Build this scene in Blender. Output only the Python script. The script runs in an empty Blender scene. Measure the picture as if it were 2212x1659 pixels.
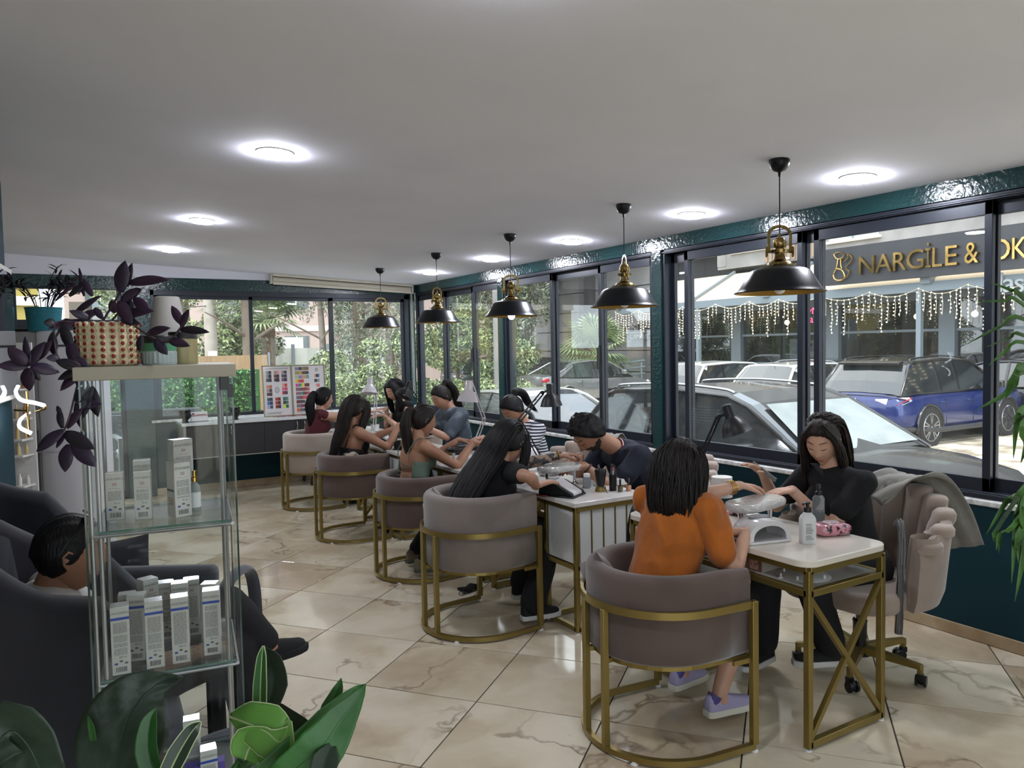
import bpy, bmesh, math, random
import numpy as np
from mathutils import Vector as V, Matrix, noise as mnoise
R = math.radians
PI = math.pi
random.seed(7)
SC = bpy.context.scene
COL = SC.collection

# ---------------- camera ----------------
CX, CY, FP, EYE = 1106.0, 829.5, 1645.0, 1.66
YAW, PIT, ROL = R(30.84), R(-2.783), R(-1.095)
_fw = V((math.sin(YAW)*math.cos(PIT), math.cos(YAW)*math.cos(PIT), math.sin(PIT)))
_r0 = V((math.cos(YAW), -math.sin(YAW), 0)); _u0 = _r0.cross(_fw)
_rt = _r0*math.cos(ROL)+_u0*math.sin(ROL); _up = -_r0*math.sin(ROL)+_u0*math.cos(ROL)
CAM = V((0, 0, EYE))
cd = bpy.data.cameras.new('camera'); cam = bpy.data.objects.new('camera', cd); COL.objects.link(cam)
cd.sensor_width = 36.0; cd.sensor_fit = 'HORIZONTAL'; cd.lens = FP/2212*36
cd.clip_start = 0.05; cd.clip_end = 400
M3 = Matrix((_rt, _up, -_fw)).transposed()
cam.matrix_world = Matrix.Translation(CAM) @ M3.to_4x4()
SC.camera = cam
# ---------------- world, exposure ----------------
SC.view_settings.view_transform = 'Standard'; SC.view_settings.look = 'None'
SC.view_settings.gamma = 1.0; SC.view_settings.use_curve_mapping = False
SC.view_settings.exposure = 0.68
WORLD_STRENGTH = 3.2
LED_STRENGTH = 135.0
wd = bpy.data.worlds.new('overcast_sky'); SC.world = wd; wd.use_nodes = True
_n = wd.node_tree.nodes; _l = wd.node_tree.links
for x in list(_n): _n.remove(x)
_o = _n.new('ShaderNodeOutputWorld'); _b = _n.new('ShaderNodeBackground')
_tc = _n.new('ShaderNodeTexCoord'); _ns = _n.new('ShaderNodeTexNoise'); _ns.inputs['Scale'].default_value = 2.2
_ns.inputs['Detail'].default_value = 5
_cr = _n.new('ShaderNodeValToRGB')
_cr.color_ramp.elements[0].position = .35; _cr.color_ramp.elements[0].color = (.62, .70, .80, 1)
_cr.color_ramp.elements[1].position = .62; _cr.color_ramp.elements[1].color = (.95, .96, .97, 1)
_l.new(_tc.outputs['Generated'], _ns.inputs['Vector']); _l.new(_ns.outputs['Fac'], _cr.inputs['Fac'])
_l.new(_cr.outputs['Color'], _b.inputs['Color']); _b.inputs['Strength'].default_value = WORLD_STRENGTH
_l.new(_b.outputs['Background'], _o.inputs['Surface'])
_sl = bpy.data.lights.new('hazy_sun', 'SUN'); _sl.energy = 1.6; _sl.angle = R(12); _sl.color = (1, .96, .9)
_so = bpy.data.objects.new('hazy_sun', _sl); COL.objects.link(_so)
_so.rotation_euler = V((0.35, 0.5, -1.0)).to_track_quat('-Z', 'Y').to_euler()
SC.cycles.use_denoising = True
SC.cycles.max_bounces = 8; SC.cycles.transparent_max_bounces = 24; SC.cycles.diffuse_bounces = 4
SC.cycles.glossy_bounces = 4; SC.cycles.caustics_reflective = False; SC.cycles.caustics_refractive = False
SC.cycles.sample_clamp_indirect = 6.0

# ---------------- placing helpers: a sight line cut with a plane gives a point of the room ----------------
def ray(x, y): return _rt*((x-CX)/FP) - _up*((y-CY)/FP) + _fw
def pz(x, y, z): d = ray(x, y); return CAM + d*((z-EYE)/d.z)
def px(x, y, X): d = ray(x, y); return CAM + d*(X/d.x)
def py(x, y, Y): d = ray(x, y); return CAM + d*(Y/d.y)
def dep(x, y, d): return CAM + ray(x, y)*d
W = 4.27      # inner face of the window wall on the right
D = 9.735     # inner face of the far wall
def ceil_z(x): return 2.53 + (4.268-x)*.0478

# ---------------- colours and materials ----------------
def C(h):
    h = h.lstrip('#'); v = [int(h[i:i+2], 16)/255 for i in (0, 2, 4)]
    return tuple(((c+.055)/1.055)**2.4 if c > .04045 else c/12.92 for c in v)
_mats = {}
def mat(name, col='#808080', rough=.5, metal=0, var=None, vscale=5, bump=0, bscale=60, emit=0, ecol=None, coat=0, sheen=0, trans=0, ior=1.45, alpha=1, sub=0, vdetail=3, spec=None, vlo=.35, vhi=.65, stretch=None, obj=False):
    if name in _mats: return _mats[name]
    m = bpy.data.materials.new(name); m.use_nodes = True
    nt = m.node_tree; n = nt.nodes; l = nt.links; b = n['Principled BSDF']
    c = C(col) if isinstance(col, str) else col
    b.inputs['Base Color'].default_value = (*c, 1); b.inputs['Roughness'].default_value = rough
    b.inputs['Metallic'].default_value = metal; b.inputs['IOR'].default_value = ior
    b.inputs['Coat Weight'].default_value = coat; b.inputs['Coat Roughness'].default_value = .08
    b.inputs['Sheen Weight'].default_value = sheen; b.inputs['Transmission Weight'].default_value = trans
    b.inputs['Alpha'].default_value = alpha
    if spec is not None: b.inputs['Specular IOR Level'].default_value = spec
    if sub: b.inputs['Subsurface Weight'].default_value = sub; b.inputs['Subsurface Radius'].default_value = (.02, .008, .004); b.inputs['Subsurface Scale'].default_value = .4
    if emit:
        b.inputs['Emission Color'].default_value = (*(C(ecol) if ecol else c), 1); b.inputs['Emission Strength'].default_value = emit
    if var or bump:
        tc = n.new('ShaderNodeTexCoord'); src = tc.outputs['Object']
        if stretch:
            mp = n.new('ShaderNodeMapping'); mp.inputs['Scale'].default_value = stretch; l.new(src, mp.inputs['Vector']); src = mp.outputs['Vector']
    if var:
        t = n.new('ShaderNodeTexNoise'); t.inputs['Scale'].default_value = vscale; t.inputs['Detail'].default_value = vdetail
        r = n.new('ShaderNodeValToRGB'); r.color_ramp.elements[0].position = vlo; r.color_ramp.elements[1].position = vhi
        r.color_ramp.elements[0].color = (*c, 1); r.color_ramp.elements[1].color = (*C(var), 1)
        l.new(src, t.inputs['Vector']); l.new(t.outputs['Fac'], r.inputs['Fac']); l.new(r.outputs['Color'], b.inputs['Base Color'])
    if bump:
        t2 = n.new('ShaderNodeTexNoise'); t2.inputs['Scale'].default_value = bscale; t2.inputs['Detail'].default_value = 3
        bp = n.new('ShaderNodeBump'); bp.inputs['Strength'].default_value = bump; bp.inputs['Distance'].default_value = .01
        l.new(src, t2.inputs['Vector']); l.new(t2.outputs['Fac'], bp.inputs['Height']); l.new(bp.outputs['Normal'], b.inputs['Normal'])
    _mats[name] = m; return m
def glass(name, tint=(1, 1, 1), refl=.06, rough=0.0, top=.6, dust=0):
    if name in _mats: return _mats[name]
    m = bpy.data.materials.new(name); m.use_nodes = True; nt = m.node_tree; n = nt.nodes; l = nt.links
    for x in list(n): n.remove(x)
    o = n.new('ShaderNodeOutputMaterial'); mx = n.new('ShaderNodeMixShader'); t = n.new('ShaderNodeBsdfTransparent'); g = n.new('ShaderNodeBsdfGlossy')
    t.inputs['Color'].default_value = (*tint, 1); g.inputs['Roughness'].default_value = rough
    lw = n.new('ShaderNodeLayerWeight'); lw.inputs['Blend'].default_value = .25
    mr = n.new('ShaderNodeMapRange'); mr.inputs['To Min'].default_value = refl; mr.inputs['To Max'].default_value = top
    l.new(lw.outputs['Fresnel'], mr.inputs['Value']); l.new(mr.outputs['Result'], mx.inputs['Fac'])
    l.new(t.outputs[0], mx.inputs[1]); l.new(g.outputs[0], mx.inputs[2]); out = mx.outputs[0]
    if dust:
        tl = n.new('ShaderNodeBsdfTranslucent'); tl.inputs['Color'].default_value = (.8, .8, .78, 1); m2 = n.new('ShaderNodeMixShader'); tc = n.new('ShaderNodeTexCoord'); mp = n.new('ShaderNodeMapping'); mp.inputs['Scale'].default_value = (3, 3, .5); nz = n.new('ShaderNodeTexNoise'); nz.inputs['Scale'].default_value = 3; nz.inputs['Detail'].default_value = 6
        mr2 = n.new('ShaderNodeMapRange'); mr2.inputs['From Min'].default_value = .35; mr2.inputs['From Max'].default_value = .75; mr2.inputs['To Min'].default_value = dust*.5; mr2.inputs['To Max'].default_value = dust*1.8
        l.new(tc.outputs['Object'], mp.inputs['Vector']); l.new(mp.outputs['Vector'], nz.inputs['Vector']); l.new(nz.outputs['Fac'], mr2.inputs['Value']); l.new(mr2.outputs['Result'], m2.inputs['Fac']); l.new(out, m2.inputs[1]); l.new(tl.outputs[0], m2.inputs[2]); out = m2.outputs[0]
    l.new(out, o.inputs['Surface'])
    _mats[name] = m; return m
def paint(name='print', rough=.5, attr='Col', emit=0, spec=.5):
    if name in _mats: return _mats[name]
    m = bpy.data.materials.new(name); m.use_nodes = True; nt = m.node_tree; b = nt.nodes['Principled BSDF']
    a = nt.nodes.new('ShaderNodeAttribute'); a.attribute_name = attr
    nt.links.new(a.outputs['Color'], b.inputs['Base Color']); b.inputs['Roughness'].default_value = rough; b.inputs['Specular IOR Level'].default_value = spec
    if emit: nt.links.new(a.outputs['Color'], b.inputs['Emission Color']); b.inputs['Emission Strength'].default_value = emit
    _mats[name] = m; return m

# ---------------- mesh builder ----------------
def T(x=0, y=0, z=0, rz=0, rx=0, ry=0, s=1):
    return Matrix.Translation((x, y, z)) @ Matrix.Rotation(rz, 4, 'Z') @ Matrix.Rotation(ry, 4, 'Y') @ Matrix.Rotation(rx, 4, 'X') @ Matrix.Scale(s, 4)
def frame_of(d):
    d = V(d).normalized(); a = V((0, 0, 1)) if abs(d.z) < .9 else V((1, 0, 0))
    x = a.cross(d).normalized(); return x, d.cross(x), d
class MB:
    def __init__(s): s.v = []; s.f = []; s.m = []; s.c = []; s.mi = 0; s.col = (1, 1, 1); s.M = None
    def add(s, vs, fs, M=None):
        o = len(s.v); M = M if M is not None else s.M
        s.v.extend([tuple(M @ V(p)) for p in vs] if M is not None else [tuple(p) for p in vs])
        for f in fs: s.f.append([i+o for i in f]); s.m.append(s.mi); s.c.append(s.col)
        return s
    def box(s, x0, y0, z0, x1, y1, z1, M=None):
        return s.add([(x0,y0,z0),(x1,y0,z0),(x1,y1,z0),(x0,y1,z0),(x0,y0,z1),(x1,y0,z1),(x1,y1,z1),(x0,y1,z1)],
            [(3,2,1,0),(4,5,6,7),(0,1,5,4),(1,2,6,5),(2,3,7,6),(3,0,4,7)], M)
    def cbox(s, c, d, M=None):
        return s.box(c[0]-d[0]/2, c[1]-d[1]/2, c[2]-d[2]/2, c[0]+d[0]/2, c[1]+d[1]/2, c[2]+d[2]/2, M)
    def bar(s, p, q, w, h=None, M=None, up=None):
        h = h or w; p = V(p); q = V(q); d = (q-p)
        x, y, z = frame_of(d)
        if up is not None: x = V(up).cross(z).normalized(); y = z.cross(x)
        vs = []
        for c in (p, q):
            for a, b in ((-1,-1),(1,-1),(1,1),(-1,1)): vs.append(c+x*a*w/2+y*b*h/2)
        return s.add(vs, [(3,2,1,0),(4,5,6,7),(0,1,5,4),(1,2,6,5),(2,3,7,6),(3,0,4,7)], M)
    def tube(s, pts, r, n=8, closed=False, cap=True, M=None, flat=None):
        pts = [V(p) for p in pts]; k = len(pts)
        if not hasattr(r, '__len__'): r = [r]*k
        vs = []; fs = []; prev = None
        for i, p in enumerate(pts):
            a = pts[(i-1) % k] if (closed or i > 0) else pts[i]; b = pts[(i+1) % k] if (closed or i < k-1) else pts[i]
            d = (b-a)
            if d.length < 1e-9: d = V((0,0,1))
            d.normalize()
            if prev is None: x, y, _ = frame_of(d)
            else:
                x = prev - d*prev.dot(d)
                if x.length < 1e-6: x, y, _ = frame_of(d)
                x.normalize(); y = d.cross(x)
            prev = x
            for j in range(n):
                t = 2*PI*j/n; fy = flat if flat else 1
                vs.append(p + x*math.cos(t)*r[i] + y*math.sin(t)*r[i]*fy)
        kk = k if closed else k-1
        for i in range(kk):
            for j in range(n):
                a = i*n+j; b = i*n+(j+1) % n; c = ((i+1) % k)*n+(j+1) % n; d = ((i+1) % k)*n+j
                fs.append((a, b, c, d))
        if cap and not closed: fs.append(tuple(range(n-1, -1, -1))); fs.append(tuple(range((k-1)*n, k*n)))
        return s.add(vs, fs, M)
    def strip(s, pts, w, h, closed=False, M=None):
        """rectangular section (w sideways, h up) along a path lying flat"""
        pts = [V(p) for p in pts]; k = len(pts); vs = []; fs = []
        for i, p in enumerate(pts):
            a = pts[(i-1) % k] if (closed or i > 0) else pts[i]; b = pts[(i+1) % k] if (closed or i < k-1) else pts[i]
            d = (b-a); d.z = 0; d.normalize(); x = V((d.y, -d.x, 0))
            for sx, sz in ((-.5,-.5),(.5,-.5),(.5,.5),(-.5,.5)): vs.append(p+x*w*sx+V((0,0,h*sz)))
        kk = k if closed else k-1
        for i in range(kk):
            for j in range(4):
                fs.append((i*4+j, i*4+(j+1)%4, ((i+1)%k)*4+(j+1)%4, ((i+1)%k)*4+j))
        if not closed: fs.append((3,2,1,0)); fs.append(tuple((k-1)*4+j for j in range(4)))
        return s.add(vs, fs, M)
    def lathe(s, prof, n=24, M=None, cap=True):
        vs = []; fs = []; k = len(prof)
        for r, z in prof:
            for j in range(n): t = 2*PI*j/n; vs.append((r*math.cos(t), r*math.sin(t), z))
        for i in range(k-1):
            for j in range(n): fs.append((i*n+j, i*n+(j+1)%n, (i+1)*n+(j+1)%n, (i+1)*n+j))
        if cap: fs.append(tuple(range(n-1, -1, -1))); fs.append(tuple(range((k-1)*n, k*n)))
        return s.add(vs, fs, M)
    def ball(s, c, r, n=12, m=8, M=None, B=None):
        if not hasattr(r, '__len__'): r = (r, r, r)
        vs = []; fs = []
        for i in range(m+1):
            t = PI*i/m
            for j in range(n):
                a = 2*PI*j/n; q = V((r[0]*math.sin(t)*math.cos(a), r[1]*math.sin(t)*math.sin(a), -r[2]*math.cos(t)))
                if B is not None: q = B @ q
                vs.append(V(c)+q)
        for i in range(m):
            for j in range(n): fs.append((i*n+j, i*n+(j+1)%n, (i+1)*n+(j+1)%n, (i+1)*n+j))
        return s.add(vs, fs, M)
    def prism(s, poly, z0, z1, M=None):
        k = len(poly); vs = [(x, y, z0) for x, y in poly]+[(x, y, z1) for x, y in poly]
        fs = [tuple(range(k-1, -1, -1)), tuple(range(k, 2*k))]+[(i, (i+1)%k, k+(i+1)%k, k+i) for i in range(k)]
        return s.add(vs, fs, M)
    def loft(s, rings, closed=True, cap=True, M=None):
        n = len(rings[0]); vs = [p for r in rings for p in r]; fs = []
        for i in range(len(rings)-1):
            for j in range(n if closed else n-1): fs.append((i*n+j, i*n+(j+1)%n, (i+1)*n+(j+1)%n, (i+1)*n+j))
        if cap and closed: fs.append(tuple(range(n-1,-1,-1))); fs.append(tuple(range((len(rings)-1)*n, len(rings)*n)))
        return s.add(vs, fs, M)
    def quad(s, a, b, c, d, M=None): return s.add([a, b, c, d], [(0,1,2,3)], M)
    def build(s, name, mats, parent=None, smooth=None, bevel=0, seg=2, solid=0, sub=0):
        me = bpy.data.meshes.new(name); me.from_pydata(s.v, [], s.f)
        mats = mats if isinstance(mats, (list, tuple)) else [mats]
        for m in mats: me.materials.append(m)
        if len(mats) > 1: me.polygons.foreach_set('material_index', s.m)
        if any(c != (1, 1, 1) for c in s.c):
            at = me.color_attributes.new('Col', 'FLOAT_COLOR', 'CORNER'); arr = []
            for f, c in zip(s.f, s.c): arr += [c[0], c[1], c[2], 1.0]*len(f)
            at.data.foreach_set('color', arr)
        if smooth:
            me.polygons.foreach_set('use_smooth', [True]*len(me.polygons)); me.set_sharp_from_angle(angle=R(smooth))
        me.update()
        o = bpy.data.objects.new(name, me); COL.objects.link(o)
        if parent: o.parent = parent
        if solid:
            md = o.modifiers.new('solid', 'SOLIDIFY'); md.thickness = solid; md.offset = 0
        if sub: md = o.modifiers.new('sub', 'SUBSURF'); md.levels = sub; md.render_levels = sub
        if bevel:
            md = o.modifiers.new('bevel', 'BEVEL'); md.width = bevel; md.segments = seg; md.limit_method = 'ANGLE'; md.angle_limit = R(40); md.harden_normals = False
            if not smooth: me.polygons.foreach_set('use_smooth', [True]*len(me.polygons)); me.set_sharp_from_angle(angle=R(50))
        return o
def rrect(w, d, r, n=5, cx=0, cy=0):
    out = []
    for sx, sy, a0 in ((1,1,0),(-1,1,90),(-1,-1,180),(1,-1,270)):
        for i in range(n+1):
            a = R(a0+90*i/n); out.append((cx+sx*(w/2-r)+r*math.cos(a), cy+sy*(d/2-r)+r*math.sin(a)))
    return out
def tag(o, label=None, cat=None, group=None, kind=None):
    if label: o['label'] = label
    if cat: o['category'] = cat
    if group: o['group'] = group
    if kind: o['kind'] = kind
    return o
def thing(name, label, cat, loc=(0, 0, 0), rz=0, group=None):
    o = bpy.data.objects.new(name, None); COL.objects.link(o); o.location = loc; o.rotation_euler = (0, 0, rz)
    o.empty_display_size = .1
    return tag(o, label, cat, group)
def copy_tree(o, parent=None):
    c = o.copy(); COL.objects.link(c); c.parent = parent
    for ch in [k for k in o.children]: copy_tree(ch, c)
    return c
def text_obj(name, s, size, m, parent=None, M=None, ext=.002, align='CENTER', spacing=1, bevel=0, xs=1):
    cu = bpy.data.curves.new(name, 'FONT'); cu.body = s; cu.size = size; cu.extrude = ext; cu.align_x = align; cu.align_y = 'CENTER'
    cu.space_character = spacing; cu.bevel_depth = bevel; cu.resolution_u = 3
    o = bpy.data.objects.new(name, cu); COL.objects.link(o)
    bpy.context.view_layer.update()
    me = bpy.data.meshes.new_from_object(o.evaluated_get(bpy.context.evaluated_depsgraph_get()))
    bpy.data.objects.remove(o)
    me.name = name; me.materials.clear(); me.materials.append(m)
    if M is not None: me.transform(M @ Matrix.Diagonal((xs, 1, 1, 1)))
    o = bpy.data.objects.new(name, me); COL.objects.link(o)
    if parent: o.parent = parent
    return o
def basis(x, y, z, o):
    """matrix that takes local axes to the given world directions at origin o"""
    m = Matrix((V(x), V(y), V(z))).transposed().to_4x4(); return Matrix.Translation(o) @ m
def arc(cx, cy, r, a0, a1, n, z=0, ry=None):
    ry = ry or r
    return [V((cx+r*math.cos(R(a0+(a1-a0)*i/n)), cy+ry*math.sin(R(a0+(a1-a0)*i/n)), z)) for i in range(n+1)]
def bez(p0, p1, p2, p3, n):
    out = []
    for i in range(n+1):
        t = i/n; out.append(V(p0)*(1-t)**3+V(p1)*3*t*(1-t)**2+V(p2)*3*t*t*(1-t)+V(p3)*t**3)
    return out
def catmull(pts, n=6):
    pts = [V(p) for p in pts]; P = [pts[0]*2-pts[1]]+pts+[pts[-1]*2-pts[-2]]; out = []
    for i in range(1, len(P)-2):
        for k in range(n):
            t = k/n; a, b, c, d = P[i-1], P[i], P[i+1], P[i+2]
            out.append(.5*((2*b)+(-a+c)*t+(2*a-5*b+4*c-d)*t*t+(-a+3*b-3*c+d)*t**3))
    out.append(pts[-1]); return out
# =====================================================================
# THE SETTING
# =====================================================================
GOLD = mat('brushed_gold_paint', '#8d7a45', .38, .75)
TEAL = mat('dark_teal_paint', '#16353f', .75, spec=.2, bump=.05, bscale=40)
TEALG = mat('glossy_green_paint', '#16383a', .16, bump=.35, bscale=35)
FRAME = mat('charcoal_aluminium', '#262b35', .35, .3)
WHITEWALL = mat('white_ceiling_paint', '#e9ebf7', .85, var='#e3e5f2', vscale=1.2)
SILL = mat('grey_white_marble', '#d8d8d6', .25, var='#8d8c8a', vscale=18, vlo=.45, vhi=.8)
WGLASS = glass('window_glass', (.93, .95, .95), .012, top=.16, dust=.014)
SKIRT = mat('beige_skirting', '#b7a488', .2, var='#a08a6d', vscale=6)
YN = -1.6; XL = -2.6

# marble floor tiles
def tile_material():
    m = bpy.data.materials.new('polished_onyx_tile'); m.use_nodes = True; nt = m.node_tree; n = nt.nodes; l = nt.links; b = n['Principled BSDF']
    tc = n.new('ShaderNodeNewGeometry'); oi = n.new('ShaderNodeObjectInfo')
    mul = n.new('ShaderNodeVectorMath'); mul.operation = 'SCALE'; mul.inputs[0].default_value = (37.1, 23.7, 11.3)
    l.new(oi.outputs['Random'], mul.inputs['Scale'])
    add = n.new('ShaderNodeVectorMath'); add.operation = 'ADD'; l.new(tc.outputs['Position'], add.inputs[0]); l.new(mul.outputs[0], add.inputs[1])
    w = n.new('ShaderNodeTexNoise'); w.inputs['Scale'].default_value = 1.6; w.inputs['Detail'].default_value = 5; l.new(add.outputs[0], w.inputs['Vector'])
    wm = n.new('ShaderNodeVectorMath'); wm.operation = 'SCALE'; wm.inputs['Scale'].default_value = 1.1; l.new(w.outputs['Color'], wm.inputs[0])
    ad2 = n.new('ShaderNodeVectorMath'); ad2.operation = 'ADD'; l.new(add.outputs[0], ad2.inputs[0]); l.new(wm.outputs[0], ad2.inputs[1])
    cl = n.new('ShaderNodeTexNoise'); cl.inputs['Scale'].default_value = 1.5; cl.inputs['Detail'].default_value = 6; l.new(ad2.outputs[0], cl.inputs['Vector'])
    r1 = n.new('ShaderNodeValToRGB'); e = r1.color_ramp.elements
    e[0].position = .3; e[0].color = (*C('#b19f86'), 1); e[1].position = .72; e[1].color = (*C('#ded4bf'), 1)
    x = e.new(.45); x.color = (*C('#c4b59c'), 1); x = e.new(.56); x.color = (*C('#d3c8b1'), 1)
    l.new(cl.outputs['Fac'], r1.inputs['Fac'])
    # veins: the thin zero line of a warped noise
    vn = n.new('ShaderNodeTexNoise'); vn.inputs['Scale'].default_value = .95; vn.inputs['Detail'].default_value = 3.5; l.new(ad2.outputs[0], vn.inputs['Vector'])
    sb = n.new('ShaderNodeMath'); sb.operation = 'SUBTRACT'; sb.inputs[1].default_value = .5; l.new(vn.outputs['Fac'], sb.inputs[0])
    ab = n.new('ShaderNodeMath'); ab.operation = 'ABSOLUTE'; l.new(sb.outputs[0], ab.inputs[0])
    r2 = n.new('ShaderNodeValToRGB'); e = r2.color_ramp.elements; e[0].position = 0; e[0].color = (.75,)*3+(1,); e[1].position = .012; e[1].color = (0, 0, 0, 1)
    l.new(ab.outputs[0], r2.inputs['Fac'])
    md = n.new('ShaderNodeTexNoise'); md.inputs['Scale'].default_value = 1.8; l.new(add.outputs[0], md.inputs['Vector'])
    r3 = n.new('ShaderNodeValToRGB'); r3.color_ramp.elements[0].position = .42; r3.color_ramp.elements[1].position = .62; l.new(md.outputs['Fac'], r3.inputs['Fac'])
    mm = n.new('ShaderNodeMath'); mm.operation = 'MULTIPLY'; l.new(r2.outputs['Color'], mm.inputs[0]); l.new(r3.outputs['Color'], mm.inputs[1])
    mx = n.new('ShaderNodeMix'); mx.data_type = 'RGBA'; l.new(mm.outputs[0], mx.inputs[0]); l.new(r1.outputs['Color'], mx.inputs[6]); mx.inputs[7].default_value = (*C('#6d5440'), 1)
    l.new(mx.outputs[2], b.inputs['Base Color']); b.inputs['Roughness'].default_value = .09; b.inputs['IOR'].default_value = 1.6
    bn = n.new('ShaderNodeTexNoise'); bn.inputs['Scale'].default_value = 14; l.new(tc.outputs['Position'], bn.inputs['Vector'])
    bp = n.new('ShaderNodeBump'); bp.inputs['Strength'].default_value = .03; bp.inputs['Distance'].default_value = .004; l.new(bn.outputs['Fac'], bp.inputs['Height']); l.new(bp.outputs['Normal'], b.inputs['Normal'])
    return m
TILE = tile_material()
GROUT = mat('grey_brown_grout', '#3f382e', .8)
floor = MB().box(XL, YN, -.06, W, D, -.004).build('floor', GROUT); tag(floor, kind='structure')
def clip(poly, f):
    out = []
    for i in range(len(poly)):
        a, b = poly[i], poly[(i+1) % len(poly)]; fa, fb = f(a), f(b)
        if fa >= 0: out.append(a)
        if (fa >= 0) != (fb >= 0): t = fa/(fa-fb); out.append((a[0]+(b[0]-a[0])*t, a[1]+(b[1]-a[1])*t))
    return out
_s, _th, _ox, _oy, _a = .6004, R(-50.52), .4103, 3.6597, .9743
_g = .0028
_full = None
for i in range(-16, 22):
    for j in range(-14, 22):
        def gp(u, v): return (_ox+_s*(u*math.cos(_th)-_a*v*math.sin(_th)), _oy+_s*(u*math.sin(_th)+_a*v*math.cos(_th)))
        q = [gp(i+_g*2, j+_g*2), gp(i+1-_g*2, j+_g*2), gp(i+1-_g*2, j+1-_g*2), gp(i+_g*2, j+1-_g*2)]
        c = gp(i+.5, j+.5)
        p = q
        for f in (lambda a: W-a[0], lambda a: D-a[1], lambda a: a[0]-XL, lambda a: a[1]-YN): p = clip(p, f) if p else p
        if len(p) < 3: continue
        whole = len(p) == 4 and all(abs(p[k][0]-q[k][0])+abs(p[k][1]-q[k][1]) < 1e-6 for k in range(4))
        if whole and _full is not None:
            o = bpy.data.objects.new('tile', _full); COL.objects.link(o); o.parent = floor; o.location = (c[0], c[1], 0)
        else:
            m = MB(); k = len(p); e = .003
            ctr = (sum(a[0] for a in p)/k, sum(a[1] for a in p)/k)
            ins = [(a[0]+(ctr[0]-a[0])*e*1.5, a[1]+(ctr[1]-a[1])*e*1.5) for a in p]
            vs = [(a[0]-c[0], a[1]-c[1], -.004) for a in p]+[(a[0]-c[0], a[1]-c[1], -.0006) for a in p]+[(a[0]-c[0], a[1]-c[1], 0) for a in ins]
            m.add(vs, [tuple(range(2*k, 3*k))]+[(t, (t+1)%k, k+(t+1)%k, k+t) for t in range(k)]+[(k+t, k+(t+1)%k, 2*k+(t+1)%k, 2*k+t) for t in range(k)])
            o = m.build('tile', TILE, floor); o.location = (c[0], c[1], 0)
            if whole: _full = o.data

# ceiling (slopes gently down to the window wall)
cm = MB()
cm.add([(XL, YN, ceil_z(XL)), (W+.3, YN, ceil_z(W+.3)), (W+.3, D+.3, ceil_z(W+.3)), (XL, D+.3, ceil_z(XL)),
        (XL, YN, 2.95), (W+.3, YN, 2.75), (W+.3, D+.3, 2.75), (XL, D+.3, 2.95)],
       [(0,1,2,3),(7,6,5,4),(0,4,5,1),(1,5,6,2),(2,6,7,3),(3,7,4,0)])
tag(cm.build('ceiling', WHITEWALL), kind='structure')

# right wall, below and above the windows
wr = MB().box(W, YN, -.06, W+.22, D+.22, .757); w_ = wr.build('wall_right', TEAL); tag(w_, kind='structure')
tag(MB().box(W-.035, YN, .757, W+.30, D-.001, .789).build('trim_1', SILL, bevel=.006), 'grey and white marble window sill', kind='structure')
tag(MB().box(W-.014, YN, .003, W, D, .07).build('baseboard_right', SKIRT, bevel=.002), kind='structure')
bmr = MB().box(W-.01, YN, 2.425, W+.22, D+.1, 2.60); tag(bmr.build('trim_2', TEALG), 'green painted beam over the windows', kind='structure')
# posts of the window wall
for k, (y0, y1) in enumerate([(7.31, 7.42), (4.735, 4.845), (-.1, .01)]):
    tag(MB().box(W-.012, y0, .789, W+.16, y1, 2.425).build('trim_%d' % (k+3), TEALG, bevel=.004), 'green painted window post', kind='structure')
# windows: (y0,y1,[sash bars])
def window_unit(name, y0, y1, bars, z0=.789, z1=2.425, split=None):
    m = MB(); x0, x1 = W+.005, W+.12
    m.box(x0, y0, z0, x1, y1, z0+.038); m.box(x0, y0, z1-.035, x1, y1, z1)
    m.box(x0, y0, z0, x1, y0+.03, z1); m.box(x0, y1-.03, z0, x1, y1, z1)
    m.box(x0-.008, y0, z0+.02, x0+.006, y1, z0+.03); m.box(x0-.008, y0, z1-.028, x0+.006, y1, z1-.015)
    f = m.build(name, FRAME, bevel=.003); tag(f, kind='structure')
    edges = [y0+.03]+bars+[y1-.03]
    for k in range(len(edges)-1):
        a, b = edges[k], edges[k+1]; xo = W+.03 if k % 2 == 0 else W+.075
        a -= .018 if k else 0; b += .018 if k < len(edges)-2 else 0
        s = MB(); zz0, zz1 = z0+.035, z1-.033
        s.box(xo, a, zz0, xo+.032, b, zz0+.075); s.box(xo, a, zz1-.075, xo+.032, b, zz1)
        s.box(xo, a, zz0, xo+.032, a+.042, zz1); s.box(xo, b-.042, zz0, xo+.032, b, zz1)
        so = s.build('sash', FRAME, f, bevel=.003)
        MB().box(xo+.013, a+.04, zz0+.07, xo+.019, b-.04, zz1-.07).build('pane', WGLASS, so)
        h = MB().box(xo-.014, b-.03, 1.50, xo, b-.012, 1.66); h.bar((xo-.02, b-.021, 1.64), (xo-.026, b-.02, 1.44), .014, .02)
        if k == 0 and y1-y0 > 2: h.build('handle', mat('black_plastic', '#101114', .4), so)
    return f
window_unit('window_1', 7.42, D-.02, [8.10, 8.90])
window_unit('window_2', 4.845, 7.31, [5.61, 6.40])
window_unit('window_3', .01, 4.735, [1.15, 2.205, 3.285, 3.41, 4.49])
window_unit('window_4', YN, -.1, [-.9])

# far wall
wb = MB().box(.95, D, -.06, W+.22, D+.2, .86); tag(wb.build('wall_back', TEAL), kind='structure')
tag(MB().box(.92, D-.035, .855, W, D+.25, .885).build('trim_7', SILL, bevel=.005), 'marble sill of the far window', kind='structure')
tag(MB().box(.95, D-.014, .003, W-.014, D, .085).build('baseboard_back', SKIRT, bevel=.002), kind='structure')
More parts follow.
